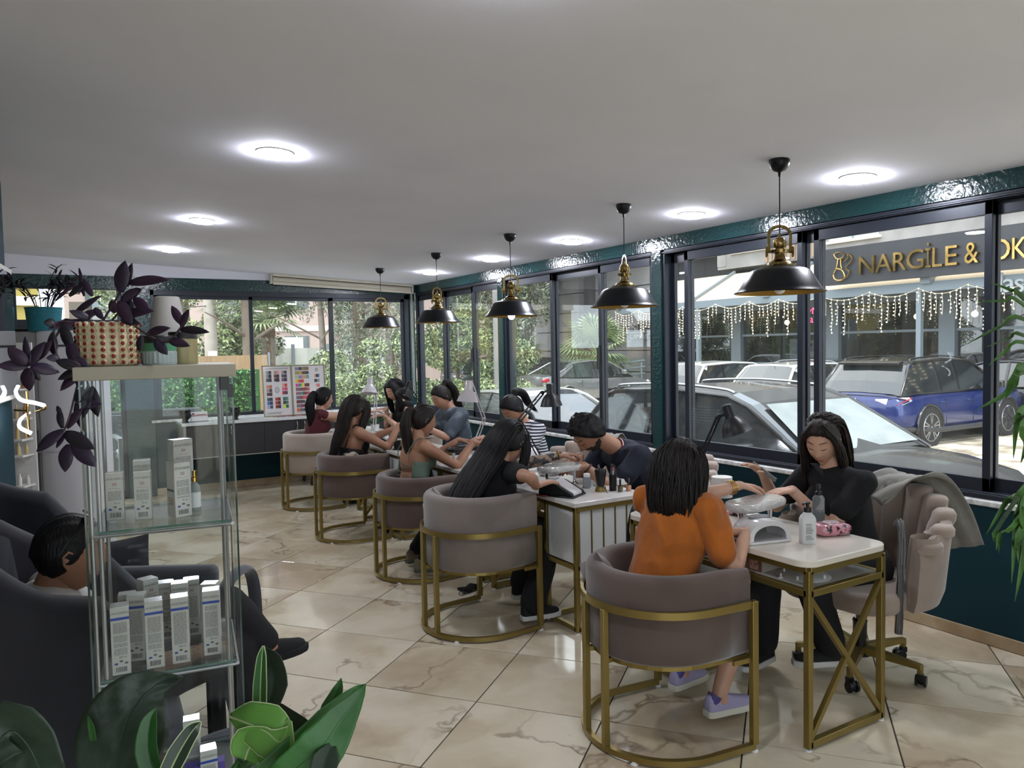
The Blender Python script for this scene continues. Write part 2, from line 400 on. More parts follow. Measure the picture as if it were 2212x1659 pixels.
# beam over the far window and the strip of wall above it
gb = MB(); gb.box(XL, D-.005, 2.40, W, D+.2, 2.545); tag(gb.build('trim_8', TEALG), 'green painted beam of the far wall', kind='structure')
wt = MB(); wt.add([(XL, D+.005, 2.54), (W, D+.005, 2.54), (W, D+.005, 2.9), (XL, D+.005, 2.95), (XL, D+.2, 2.54), (W, D+.2, 2.54), (W, D+.2, 2.9), (XL, D+.2, 2.95)],
       [(0,1,2,3),(7,6,5,4),(0,4,5,1),(3,2,6,7),(0,3,7,4),(1,5,6,2)]); tag(wt.build('wall_back_upper', WHITEWALL), kind='structure')
for k, (a, b) in enumerate([(.66, .96), (-.62, -.39), (4.19, W)]):
    tag(MB().box(a, D-.012, 0 if k < 2 else .885, b, D+.16, 2.41).build('trim_%d' % (9+k), TEALG, bevel=.004), 'green painted wall post', kind='structure')
tag(MB().box(XL, D, -.06, -.62, D+.2, 2.41).build('wall_back_left', TEAL), kind='structure')
f = MB(); y0, y1 = D+.01, D+.1
f.box(.96, y0, .885, 4.19, y1, .915); f.box(.96, y0, 2.34, 4.19, y1, 2.41); f.box(.96, y0, .885, 1.0, y1, 2.41); f.box(4.12, y0, .885, 4.19, y1, 2.41)
f = f.build('window_5', FRAME, bevel=.003); tag(f, kind='structure')
for k, (a, b) in enumerate([(1.0, 2.11), (2.07, 3.125), (3.085, 4.12)]):
    s = MB(); xo = D+.03 + (.035 if k == 1 else 0)
    s.box(a, xo, .905, b, xo+.03, .925); s.box(a, xo, 2.30, b, xo+.03, 2.35); s.box(a, xo, .905, a+.045, xo+.03, 2.35); s.box(b-.045, xo, .905, b, xo+.03, 2.35)
    so = s.build('sash', FRAME, f, bevel=.003)
    MB().box(a+.04, xo+.012, .92, b-.04, xo+.018, 2.31).build('pane', WGLASS, so)
# glazed door to the terrace on the left
f = MB(); f.box(-.39, D+.01, -.06, .66, D+.09, .04); f.box(-.39, D+.01, 2.39, .66, D+.09, 2.42); f.box(-.39, D+.01, 0, -.345, D+.09, 2.4); f.box(.615, D+.01, 0, .66, D+.09, 2.4)
f.box(-.345, D+.015, 1.98, .615, D+.085, 2.055)
f = f.build('door_1', FRAME, bevel=.003); tag(f, kind='structure')
MB().box(-.345, D+.045, 2.055, .615, D+.051, 2.39).build('pane', WGLASS, f)
dl = MB(); dl.box(.18, D+.02, .03, .225, D+.06, 1.98); dl.box(-.345, D+.02, 1.90, .615, D+.06, 1.98); dl.box(-.345, D+.02, .03, .615, D+.06, .09)
dl = dl.build('door_leaf', FRAME, f); MB().box(-.345, D+.037, .09, .615, D+.043, 1.90).build('pane', WGLASS, dl)
# left and near walls close the room behind and beside the camera
tag(MB().box(XL-.2, YN-.2, -.06, XL, D+.2, 2.95).build('wall_left', mat('pale_grey_wall', '#a9a7a2', .8)), kind='structure')
nw = MB(); nw.box(XL, YN-.2, -.06, -1.6, YN, 2.95); nw.box(2.4, YN-.2, -.06, W+.22, YN, 2.95); nw.box(-1.6, YN-.2, -.06, 2.4, YN, .3); nw.box(-1.6, YN-.2, 2.3, 2.4, YN, 2.95)
tag(nw.build('wall_near', mat('pale_grey_wall2', '#8f8d88', .8)), kind='structure')
wn = MB().box(-1.6, YN-.12, .3, 2.4, YN-.04, .36).box(-1.6, YN-.12, 2.24, 2.4, YN-.04, 2.3)  # unseen window behind the camera, added to brighten ceiling and near floor
for x_ in (-1.6, -.27, 1.07, 2.34): wn.box(x_, YN-.12, .3, x_+.06, YN-.04, 2.3)
wn = wn.build('added_fill_window', FRAME); tag(wn, kind='structure'); MB().box(-1.58, YN-.085, .33, 2.38, YN-.079, 2.27).build('pane', WGLASS, wn)

# roller blind over the far window
bl = thing('roller_blind', 'rolled-up cream roller blind at the ceiling above the far window', 'blind', (0, 0, 0))
OFFW = mat('cream_plastic', '#d6d0c2', .5)
zc = lambda x: ceil_z(x)
m = MB(); m.add([(2.32, D-.12, zc(2.32)-.002), (4.2, D-.12, zc(4.2)-.002), (4.2, D-.02, zc(4.2)-.002), (2.32, D-.02, zc(2.32)-.002),
                 (2.32, D-.12, zc(2.32)-.03), (4.2, D-.12, zc(4.2)-.03), (4.2, D-.02, zc(4.2)-.03), (2.32, D-.02, zc(2.32)-.03)],
     [(0,1,2,3),(7,6,5,4),(0,4,5,1),(1,5,6,2),(2,6,7,3),(3,7,4,0)]); m.build('headrail', OFFW, bl)
MB().tube([(2.34, D-.075, zc(2.34)-.07), (4.18, D-.075, zc(4.18)-.07)], .034, 16).build('fabric_roll', mat('cream_blind_cloth', '#cdc7b8', .8), bl, smooth=40)
for x in (2.32, 4.2): MB().box(x-.008, D-.12, zc(x)-.125, x+.008, D-.02, zc(x)-.002).build('bracket', OFFW, bl)
m = MB(); m.bar((2.34, D-.1, zc(2.34)-.118), (4.18, D-.1, zc(4.18)-.108), .012, .03); m.build('bottom_rail', OFFW, bl)
MB().tube([(4.17, D-.11, 2.42), (4.18, D-.11, 1.0)], .003, 6).build('pull_chain', OFFW, bl)
MB().tube([(4.185, D-.11, 2.42), (4.2, D-.11, 1.0)], .003, 6).build('pull_chain', OFFW, bl)

# ---------------- ceiling lights ----------------
LED = mat('lit_diffuser', '#ffffff', .4, emit=LED_STRENGTH, ecol='#f1f4ff')
RIM = mat('white_light_rim', '#c9c9c9', .4)
def ceil_light(x, y, label, group):
    t = thing('ceiling_light', label, 'ceiling light', (x, y, ceil_z(x)), 0, group); t.rotation_euler = (0, R(2.74), 0)
    MB().lathe([(.0, .0), (.094, 0), (.094, -.006), (.09, -.008), (0, -.008)], 32, cap=False).build('rim', RIM, t, smooth=40)
    MB().lathe([(.0, -.026), (.06, -.026), (.08, -.022), (.089, -.012), (.089, -.006)], 32, cap=False).build('diffuser', LED, t, smooth=60)
    return t
nm = ['nearest', 'second', 'third', 'fourth', 'farthest']
for k, y in enumerate((2.636, 3.905, 5.328, 6.731, 8.177)):
    ceil_light(3.80, y, 'round white ceiling light, %s of the five along the windows' % nm[k], 'ceiling lights along the windows')
for k, y in enumerate((4.028, 6.313, 8.203)):
    ceil_light(1.01, y, 'round white ceiling light, %s of the three over the waiting side' % ['nearest', 'middle', 'farthest'][k], 'ceiling lights over the waiting side')
ceil_light(1.01, 1.72, 'round white ceiling light just above the top of the picture', 'ceiling lights over the waiting side')

# ---------------- pendant lamps ----------------
BLK = mat('matt_black_metal', '#14171c', .33, .4); BRASS = mat('aged_brass', '#a08a5a', .26, 1, var='#6e5c36', vscale=30)
SHIN = mat('gold_shade_lining', '#b08a3c', .4, .5); BLKP = mat('black_plastic', '#101114', .4)
def pendant(x, y, rot, k, lit):
    zc_ = ceil_z(x); zr = 1.912
    t = thing('pendant_lamp', 'black and gold pendant lamp, %s of the five over the desks%s' % (nm[k], ', its white bulb showing' if lit else ''), 'lamp', (x, y, 0), rot, 'pendant lamps over the manicure desks')
    MB().lathe([(0, zc_), (.05, zc_+.002), (.052, zc_-.012), (.046, zc_-.034), (.03, zc_-.054), (.008, zc_-.062), (.006, zc_-.085), (0, zc_-.085)], 24, cap=False).build('canopy', BLK, t, smooth=50)
    MB().tube([(0, 0, zc_-.08), (0, 0, zr+.265)], .0035, 8).build('cord', BLKP, t)
    MB().lathe([(.0, zr+.128), (.095, zr+.127), (.125, zr+.12), (.15, zr+.105), (.2, zr+.022), (.214, zr+.006), (.222, zr), (.224, zr+.003), (.226, zr), (.222, zr-.003)], 48, cap=False).build('shade', BLK, t, smooth=50)
    MB().lathe([(.0, zr+.124), (.095, zr+.123), (.123, zr+.116), (.147, zr+.102), (.197, zr+.02), (.221, zr-.0025)], 48, cap=False).build('shade_lining', SHIN, t, smooth=50)
    MB().lathe([(0, zr+.126), (.085, zr+.126), (.087, zr+.132), (.07, zr+.14), (.062, zr+.142), (.058, zr+.150), (.045, zr+.158), (.032, zr+.166), (.026, zr+.18), (.024, zr+.198),
        (.044, zr+.2), (.046, zr+.216), (.024, zr+.218), (.022, zr+.225), (.027, zr+.23), (.032, zr+.245), (.031, zr+.262), (.022, zr+.276), (.008, zr+.28), (.006, zr+.3), (0, zr+.3)], 24, cap=False).build('socket_holder', BRASS, t, smooth=35)
    g = MB()
    for a in range(10):
        q = 2*PI*a/10; g.tube([(.029*math.cos(q), .029*math.sin(q), zr+.228), (.0335*math.cos(q), .0335*math.sin(q), zr+.25), (.024*math.cos(q), .024*math.sin(q), zr+.272)], .003, 5)
    for a in range(12):
        q = 2*PI*a/12; g.ball((.076*math.cos(q), .076*math.sin(q), zr+.138), .004, 6, 4)
    g.build('ribbing', BRASS, t, smooth=50)['kind'] = 'stuff'
    pts = [V((-.056, 0, zr+.2)), V((-.058, 0, zr+.29))]+[V((-.058*math.cos(R(a)), 0, zr+.29+.045*math.sin(R(a)))) for a in range(15, 180, 15)]+[V((.058, 0, zr+.29)), V((.056, 0, zr+.2))]
    m = MB()
    for a, b in zip(pts[:-1], pts[1:]): m.bar(a, b, .016, .0035, up=(0, 1, 0))
    m.build('bail_handle', BRASS, t)
    for s_ in (-1, 1):
        kn = MB().tube([(s_*.046, 0, zr+.208), (s_*.07, 0, zr+.208)], .006, 8); kn.bar((s_*.07, 0, zr+.228), (s_*.07, 0, zr+.186), .007, .012)
        kn.ball((s_*.07, 0, zr+.23), .006, 6, 4); kn.ball((s_*.07, 0, zr+.184), .006, 6, 4); kn.build('thumbscrew', BRASS, t, smooth=50)
    MB().ball((0, 0, zr+.025 if not lit else zr+.005), (.03, .03, .034), 16, 10).build('bulb', mat('frosted_bulb', '#eeeeee', .3) if not lit else mat('lit_bulb', '#ffffff', .3, emit=2.5), t, smooth=60)
for k, (x, y, rt) in enumerate([(3.187, 2.651, R(-25)), (3.237, 3.949, R(65)), (3.222, 5.384, R(-25)), (3.198, 6.742, R(20)), (3.203, 8.248, R(-20))]):
    pendant(x, y, rt, k, k == 2)
# =====================================================================
# FURNITURE
# =====================================================================
def upath(r, L, n=18, z=0):
    """U open to +x: half circle of radius r behind, straight sides of length L"""
    pts = [V((L, -r, z)), V((L*.5, -r, z))]
    pts += [V((-r*math.sin(PI*i/n), -r*math.cos(PI*i/n), z)) for i in range(n+1)]
    pts += [V((L*.5, r, z)), V((L, r, z))]
    return pts
def velvet(name, a, b):
    return mat(name, a, .85, var=b, vscale=4, sheen=.35, bump=.05, bscale=300)
MAUVE = velvet('mauve_velvet', '#4a3b35', '#574740'); GREIGE = velvet('greige_velvet', '#6d635e', '#7a6f68'); SAND = velvet('sand_velvet', '#908479', '#9d9186')
WHITEP = mat('white_plastic', '#dcdcdc', .35)
def barrel_chair(x, y, rz, rim, m, label, pillow=False, cat='chair', band=.605):
    t = thing('barrel_chair', label, cat, (x, y, 0), rz, 'gold-framed barrel chairs of the customers')
    # upholstered shell
    def shell():
        b = MB(); th = .085; ro = .316; rings = []
        path = upath(ro-th/2, .235, 22)
        k = len(path)
        for i, p in enumerate(path):
            a = path[max(i-1, 0)]; c = path[min(i+1, k-1)]; d = (c-a).normalized(); nx = V((d.y, -d.x, 0)); ring = []
            z0, z1 = .385, rim
            prof = []
            for q in range(9): an = PI*q/8; prof.append((th/2*math.cos(an), z1-th*.42+th*.42*math.sin(an)))
            prof = [(th/2, z0+.02), (th/2, (z0+z1)/2)]+prof+[(-th/2, (z0+z1)/2), (-th/2, z0+.02), (-th/2+.02, z0), (th/2-.02, z0)]
            e = 1
            if i in (0, k-1): e = .55
            for u, z in prof: ring.append(p+nx*u*e+V((0, 0, z if e == 1 else (z-(z0+z1)/2)*.96+(z0+z1)/2)))
            rings.append(ring)
            if i == 0: rings[0] = [q+d*(-.0) for q in ring]
        ext = (path[0]-path[1]).normalized()
        rings.insert(1, [q-ext*.0 for q in [p for p in rings[1]]])
        rings[1] = [path[0]-ext*.02+(q-path[2]) if False else q for q in rings[1]]
        b.loft(rings); return b
    shell().build('upholstered_back', m, t, smooth=55)
    b = MB(); poly = [(p.x, p.y) for p in upath(.25, .26, 16)]
    b.prism(poly, .375, .47); b.build('seat_cushion', m, t, smooth=50, bevel=.025, seg=3)
    b = MB(); b.prism([(p.x, p.y) for p in upath(.30, .22, 16)], .372, .39); b.build('seat_frame', GOLD, t)
    b = MB(); b.strip(upath(.333, .22, 26, band), .014, .03); b.build('back_band', GOLD, t, smooth=40)
    b = MB(); b.strip(upath(.333, .22, 26, .022), .024, .024); b.build('base_ring', GOLD, t, smooth=40)
    for s in (-1, 1):
        MB().box(.205, s*.333-.013, .03, .235, s*.333+.013, band+.015).build('leg', GOLD, t, bevel=.002)
        b = MB().box(.12, s*.30-.02, .368, .235, s*.333, .388); b.build('side_bracket', GOLD, t)
    for a in (-13, 13):
        q = R(180+a); cx_, cy_ = .333*math.cos(q), .333*math.sin(q)
        MB().cbox((cx_, cy_, .31), (.026, .026, .57), None).build('leg', GOLD, t, bevel=.002)
        MB().bar((cx_, cy_, .38), (cx_*.85, cy_*.85, .38), .02).build('side_bracket', GOLD, t)
    for px_, py_ in ((.22, .333), (.22, -.333), (-.27, .2), (-.27, -.2)):
        MB().lathe([(.012, .012), (.012, .006), (.016, .004), (.016, 0), (0, 0)], 10, T(px_, py_, 0)).build('foot_pad', WHITEP, t, smooth=40)
    return t
barrel_chair(2.19, 2.46, R(-6.4), .745, MAUVE, 'mauve barrel chair with gold frame under the woman in the orange shirt')
barrel_chair(2.13, 4.015, R(3.7), .812, GREIGE, 'greige barrel chair with gold frame under the long-haired woman in black')
barrel_chair(2.28, 5.2, R(3), .745, MAUVE, 'mauve barrel chair with gold frame under the woman in the green strappy top')
barrel_chair(2.24, 6.56, R(0), .755, MAUVE, 'mauve barrel chair with gold frame under the woman in the backless black top')
barrel_chair(2.33, 8.08, R(5), .80, SAND, 'pale beige barrel chair with gold frame, farthest from the camera')
def pillow(name, c, size, rx, ry, rz, m, label, thick=.32, cat='cushion', pinch=.05):
    b = MB(); n = 10; vs = []; fs = []
    for s in (1, -1):
        for i in range(n+1):
            for j in range(n+1):
                u, v = i/n*2-1, j/n*2-1
                h = (1-u**4)*(1-v**4); edge = 1-pinch*(1-abs(v))*(abs(u)**3) - 0
                x = u*size/2*(1-pinch*(1-v*v)); y = v*size/2*(1-pinch*(1-u*u))
                vs.append((x, y, s*size*thick*.5*max(h, 0)**.6))
        o = (n+1)**2 if s == -1 else 0
        for i in range(n):
            for j in range(n):
                a = o+i*(n+1)+j; q = (a, a+1, a+n+2, a+n+1); fs.append(q if s == -1 else q[::-1])
    b.add(vs, fs); o = b.build(name, m, None, smooth=70)
    o.location = c; o.rotation_euler = (rx, ry, rz); tag(o, label, cat); return o
pillow('cushion', (2.03, 2.62, .60), .30, R(62), R(25), R(70), MAUVE, 'mauve cushion tucked into the chair behind the woman in orange')
pillow('cushion', (1.97, 4.16, .645), .30, R(62), R(30), R(80), GREIGE, 'greige cushion peeping over the chair of the long-haired woman in black')

# ---------------- manicure desks ----------------
DTOP = mat('cream_lacquered_top', '#d3cbc0', .22, coat=.4); MTOP = mat('white_marble_top', '#cfccc8', .15, var='#aaa7a3', vscale=5, vlo=.5, vhi=.8)
WPANEL = mat('white_lacquered_panel', '#c9cccd', .3)
def frame_bars(segs, parent, w=.028, name='frame_bar'):
    for p, q in segs: MB().bar(p, q, w, up=(0, 0, 1) if abs(p[2]-q[2]) < .5 else (0, 1, 0)).build(name, GOLD, parent, bevel=.002)
def desk(x0, x1, y0, y1, zt, near_pedestal, top_m, label, rc=.05, shelf=False, grp='manicure desks'):
    t = thing('manicure_desk', label, 'desk', (x0, y0, 0), 0, grp); w, L = x1-x0, y1-y0
    MB().prism(rrect(w+.04, L+.02, rc, 6, w/2, L/2), zt-.028, zt).build('desk_top', top_m, t, bevel=.004)
    PL = .32 if near_pedestal else .34
    ya, yb = (.02, PL) if near_pedestal else (L-PL, L-.02)     # pedestal
    xa, xb = .014, w-.014; zb = .014; zm = zt-.042
    # pedestal frame
    for X in (xa, xb):
        for Y in (ya, yb): frame_bars([((X, Y, .012), (X, Y, zm+.014))], t, name='leg')
    frame_bars([((xa, ya, .026), (xb, ya, .026)), ((xa, yb, .026), (xb, yb, .026)), ((xa, ya, .026), (xa, yb, .026)), ((xb, ya, .026), (xb, yb, .026)),
                ((xa, ya, .385), (xb, ya, .385)), ((xa, yb, .385), (xb, yb, .385)), ((xa, ya, .385), (xa, yb, .385)), ((xb, ya, .385), (xb, yb, .385))], t)
    frame_bars([((xa, .014, zm), (xb, .014, zm)), ((xa, L-.014, zm), (xb, L-.014, zm)), ((xa, .014, zm), (xa, L-.014, zm)), ((xb, .014, zm), (xb, L-.014, zm))], t, name='frame_bar')
    bx = MB().box(xa+.006, ya+.006, .40, xb-.006, yb-.006, zm-.014).build('cabinet', WPANEL, t, bevel=.003)
    d = MB().box(xa-.006, ya+.02, .405, xa+.008, yb-.02, zm-.018); d.build('door', WPANEL, t, bevel=.002)
    dd = MB()
    for a, b_ in (((ya+.04, .425), (yb-.04, .425)), ((yb-.04, .425), (yb-.04, zm-.04)), ((yb-.04, zm-.04), (ya+.04, zm-.04)), ((ya+.04, zm-.04), (ya+.04, .425))):
        dd.bar((xa-.006, a[0], a[1]), (xa-.006, b_[0], b_[1]), .004)
    dd.build('door_moulding', WPANEL, t)
    if near_pedestal:   # white boards with gold strips on the end
        n = 5
        for k in range(n):
            a = xa+.02+(xb-xa-.04)*k/n; b_ = xa+.02+(xb-xa-.04)*(k+1)/n
            MB().box(a+.003, ya-.006, .405, b_-.003, ya+.006, zm-.016).build('panel_board', WPANEL, t, bevel=.003)
            if k: MB().box(a-.003, ya-.010, .405, a+.003, ya+.004, zm-.016).build('gold_strip', GOLD, t)
    # x-braced end
    ye = L-.014 if near_pedestal else .014
    for X in (xa, xb): frame_bars([((X, ye, .012), (X, ye, zm))], t, name='leg')
    frame_bars([((xa, ye, .026), (xb, ye, .026)), ((xa, ye, zt-.135), (xb, ye, zt-.135)), ((xa, ye, zt-.135), (xa, ya if not near_pedestal else yb, zt-.135)), ((xb, ye, zt-.135), (xb, ya if not near_pedestal else yb, zt-.135))], t, name='frame_bar')
    b = MB(); b.bar((xa, ye, .04), (xb, ye, zt-.15), .022, .02, up=(0, 1, 0)); b.build('cross_brace', GOLD, t)
    b = MB(); b.bar((xb, ye-.001, .04), (xa, ye-.001, zt-.15), .022, .02, up=(0, 1, 0)); b.build('cross_brace', GOLD, t)
    if shelf:
        s0, s1 = (.02, L-PL) if not near_pedestal else (PL, L-.02)
        MB().box(xa+.01, s0, zt-.132, xb-.01, s1, zt-.122).build('shelf', mat('grey_white_shelf', '#b5b3ae', .25), t)
    for X in (xa, xb):
        for Y in (ye, ya, yb): MB().lathe([(.006, .014), (.006, .008), (.014, .005), (.015, 0), (0, 0)], 10, T(X, Y, 0)).build('foot_pad', WHITEP, t, smooth=40)
    return t
desk(2.54, 3.045, 1.972, 3.085, .782, False, DTOP, 'cream-topped manicure desk with a crossed gold end frame, nearest the camera', .07, True)
desk(2.50, 3.0, 3.505, 4.52, .768, True, MTOP, 'white manicure desk with gold-striped boards on its near end, second from the camera', .006)
desk(2.50, 3.0, 4.66, 5.66, .768, False, MTOP, 'white manicure desk in front of the woman in the green strappy top', .006)
desk(2.50, 3.0, 6.09, 7.07, .768, True, MTOP, 'white manicure desk beside the woman in the backless black top', .006)
desk(2.60, 3.1, 7.50, 8.50, .768, False, MTOP, 'white manicure desk farthest from the camera, under the bent white lamp', .006)

# ---------------- technicians' rolling armchairs ----------------
BEIGE = velvet('beige_tufted_velvet', '#85756a', '#958478')
def rolling_chair(x, y, rz, label, zr=.93, m=None, base_rot=0, lod=0):
    m = m or BEIGE
    t = thing('rolling_armchair', label, 'chair', (x, y, 0), rz, 'channel-tufted armchairs on castors')
    # facing +x; fluted tub back
    n = 11; 
    for i in range(n):
        a0 = R(70+220*i/n); a1 = R(70+220*(i+1)/n); am = (a0+a1)/2
        h = zr-.20*(abs(i-(n-1)/2)/((n-1)/2))**1.6
        r = .315; wd = r*(a1-a0)*.66; rings = []
        zs = [.42, .44, .6, .75, h-.05, h-.02, h-.004, h]; sc = [.8, 1, 1, 1, 1.05, 1, .75, .3]
        lean = [0, 0, .01, .03, .05, .055, .058, .06]
        for z, s, ln in zip(zs, sc, lean):
            ring = []
            for q in range(10):
                b = 2*PI*q/10; u = wd*math.cos(b)*min(1, s+.1); v_ = .052*math.sin(b)*s
                rr = r+ln+v_; ring.append(V((rr*math.cos(am)-u*math.sin(am), rr*math.sin(am)+u*math.cos(am), z)))
            rings.append(ring)
        MB().loft(rings).build('back_channel', m, t, smooth=70)
    rings = []
    for i in range(31):
        a = R(68+224*i/30); u = abs(i-15)/15; h = zr-.03-.20*u**1.6; c_, s_ = math.cos(a), math.sin(a)
        rings.append([V(((.335+dr+.05*(z-.42)/.5)*c_, (.335+dr+.05*(z-.42)/.5)*s_, z)) for dr, z in ((-.02, .40), (.02, .40), (.035, .46), (.035, h-.06), (.028, h-.015), (.01, h), (-.02, h-.01), (-.03, .6))])
    MB().loft(rings).build('outer_back', m, t, smooth=50)
    MB().prism(rrect(.60, .58, .16, 6, .04, 0), .39, .49).build('seat_cushion', m, t, smooth=50, bevel=.03, seg=3)
    MB().lathe([(.026, .2), (.026, .39), (.06, .39)], 16, cap=False).build('gas_column', mat('chrome', '#cfcfd2', .12, 1), t, smooth=40)
    MB().lathe([(.02, .07), (.05, .075), (.05, .09), (.032, .1), (.034, .24), (.036, .25), (.03, .26)], 16).build('column_cover', BLKP, t, smooth=40)
    for k in range(5):
        a = base_rot+2*PI*k/5; dx, dy = math.cos(a), math.sin(a)
        b = MB(); b.loft([[V((dx*r_-dy*w_*sx, dy*r_+dx*w_*sx, z_+h_*sz)) for sx, sz in ((-1,-1),(1,-1),(1,1),(-1,1))] for r_, w_, z_, h_ in ((.03, .024, .105, .02), (.16, .019, .105, .017), (.30, .014, .10, .012))])
        b.bar((dx*.293, dy*.293, .11), (dx*.293, dy*.293, .062), .022); b.build('base_arm', GOLD, t, bevel=.002)
        c = MB(); q = a+.8+k; ex, ey = math.cos(q), math.sin(q)
        cx_, cy_ = dx*.293+ex*.02, dy*.293+ey*.02
        for s in (-1, 1): 
            o1 = V((cx_-ey*s*.013, cy_+ex*s*.013, .027)); o2 = V((cx_-ey*s*.024, cy_+ex*s*.024, .027)); c.tube([o1, o2], .0265, 16)
        c.box(-.014, -.014, .04, .014, .014, .066, T(dx*.293, dy*.293, 0, q)); c.ball((cx_, cy_, .032), (.022, .022, .026), 10, 6)
        c.build('castor', BLKP, t, smooth=45)
    return t
rolling_chair(3.43, 2.36, R(186), 'beige channel-tufted armchair on gold castor base under the young woman in black', .93, base_rot=R(20))
rolling_chair(3.52, 3.98, R(180), 'beige channel-tufted armchair under the man in the navy polo shirt', .90, base_rot=R(50))
rolling_chair(3.50, 4.98, R(190), 'beige channel-tufted armchair with a grey cloth on it, beside the woman in stripes', .90, base_rot=R(10))
rolling_chair(3.45, 8.12, R(180), 'beige channel-tufted armchair under the farthest technician', .86, base_rot=R(30))
# black chair with a hoop back
t = thing('hoop_back_chair', 'black office chair with an open hoop back behind the white lamp', 'chair', (3.42, 5.98, 0), R(180))
M_ = T(-.26, 0, .86, 0, 0, R(-8))
b = MB(); b.tube([M_ @ V((0, .2*math.cos(2*PI*k/32), .21*math.sin(2*PI*k/32))) for k in range(32)], .02, 8, closed=True); b.build('hoop_back', BLKP, t, smooth=60)
b = MB()
for a in (60, 120, 200, 270, 340): b.bar(M_ @ V((0, .05*math.cos(R(a)), .05*math.sin(R(a)))), M_ @ V((0, .2*math.cos(R(a)), .2*math.sin(R(a)))), .012, .03)
b.ball(M_ @ V((0, 0, 0)), (.02, .06, .06), 14, 8); b.build('back_spokes', BLKP, t, smooth=50)
b = MB(); b.bar((-.22, 0, .45), (-.26, 0, .67), .05, .02); b.build('back_post', BLKP, t)
MB().prism(rrect(.5, .5, .12, 6), .42, .5).build('seat', BLKP, t, bevel=.02, smooth=50)
MB().tube([(0, 0, .08), (0, 0, .43)], .028, 12).build('column', BLKP, t, smooth=40)
for k in range(5): 
    a = 2*PI*k/5; MB().bar((0, 0, .09), (.28*math.cos(a), .28*math.sin(a), .07), .035, .025).ball((.28*math.cos(a), .28*math.sin(a), .028), .028, 10, 6).build('base_arm', BLKP, t)

# ---------------- counter under the far window ----------------
t = thing('wall_counter', 'white-topped sideboard with dark grey doors and chrome handles under the far window', 'counter', (1.19, 9.20, 0))
CT = mat('glossy_white_counter', '#cfd2d2', .12); DK = mat('dark_grey_laminate', '#2c2b2e', .5); DKW = mat('grey_oak_laminate', '#3f3b3a', .6, var='#4b4745', vscale=6, stretch=(8, 8, 1))
MB().box(-.02, -.02, .838, 2.98, .5, .872).build('counter_top', CT, t, bevel=.003)
cb = MB().box(.03, .012, .47, 2.97, .49, .838).build('carcass', DK, t)
MB().box(.0, .0, .46, .03, .49, .838).build('side_panel', mat('pale_grey_edge', '#8f8e88', .5), t)
MB().box(.03, -.004, .46, 2.97, .02, .472).build('bottom_edge', mat('pale_grey_edge', '#8f8e88', .5), t)
xs = [.034, .46, .885, 1.31, 1.735, 2.16, 2.585, 2.965]
for k in range(7):
    dr = MB().box(xs[k]+.002, -.004, .476, xs[k+1]-.002, .012, .834).build('door', DKW if k == 0 else DK, t, bevel=.0015)
    hx = xs[k+1]-.045 if k % 2 == 0 else xs[k]+.045
    hb = MB(); hb.tube([(hx, -.018, .72), (hx+.003, -.03, .75), (hx+.003, -.03, .79), (hx, -.018, .815)], .007, 8); hb.tube([(hx, -.004, .73), (hx, -.022, .73)], .005, 6); hb.tube([(hx, -.004, .805), (hx, -.022, .805)], .005, 6)
    hb.build('handle', mat('chrome', '#cfcfd2', .12, 1), dr, smooth=50)
for x_ in (.12, 1.5, 2.8):
    for s in (0, .36): MB().bar((x_-.05+s*0, .08+s, .008), (x_+.06, .08+s, .47), .05, .03).build('leg', mat('dark_steel_leg', '#26282c', .5), t)

# ---------------- tall floor-standing air conditioner ----------------
p = (dep(85, 900, 5.25)); acx, acy = p.x, p.y
t = thing('air_conditioner', 'tall white floor-standing air conditioner with a plant pot on top', 'air conditioner', (acx, acy, 0), R(-28))
ACW = mat('glossy_white_plastic', '#cdccd2', .18, coat=.3); ACG = mat('grey_plastic_side', '#8c8b8c', .4)
poly = [(-.20, .34), (-.20, 0)]+[(-.02+.0+.18*math.sin(R(a))*1.0-.0, -.02-.06*math.cos(R(a))+.0) for a in range(-90, 91, 15)]
MB().prism([(0, 0), (.04, -.03), (.12, -.05), (.22, -.055), (.30, -.045), (.35, -.01), (.35, .3), (0, .3)], .02, 1.83).build('front_shell', ACW, t, smooth=30, bevel=.01)
MB().box(-.19, .004, .02, -.002, .3, 1.83).build('side_shell', ACG, t, bevel=.01)
b = MB()
for k in range(5): b.box(-.05+.009*k*1.0, .0, .25, -.047+.009*k, .006, 1.15)
b.build('side_slots', mat('dark_slot', '#4a494a', .6), t)
MB().box(.10, -.058, 1.72, .28, -.05, 1.735).build('top_vent', mat('dark_slot', '#4a494a', .6), t)
MB().box(.005, -.034, 1.0, .345, -.054, 1.003).build('panel_seam', ACG, t)
MB().box(-.18, .01, 0, .34, .29, .03).build('plinth', ACG, t)
# tray, pot on top of it
M_ = T(acx, acy, 0, R(-28))
q = M_ @ V((-.06, .12, 1.83))
tr = MB().prism(rrect(.26, .2, .03), 0, .018).build('tray', BLKP, None, bevel=.003); tr.location = q; tr.rotation_euler = (0, 0, R(-28)); tag(tr, 'flat black tray on top of the air conditioner beside the turquoise pot', 'tray')

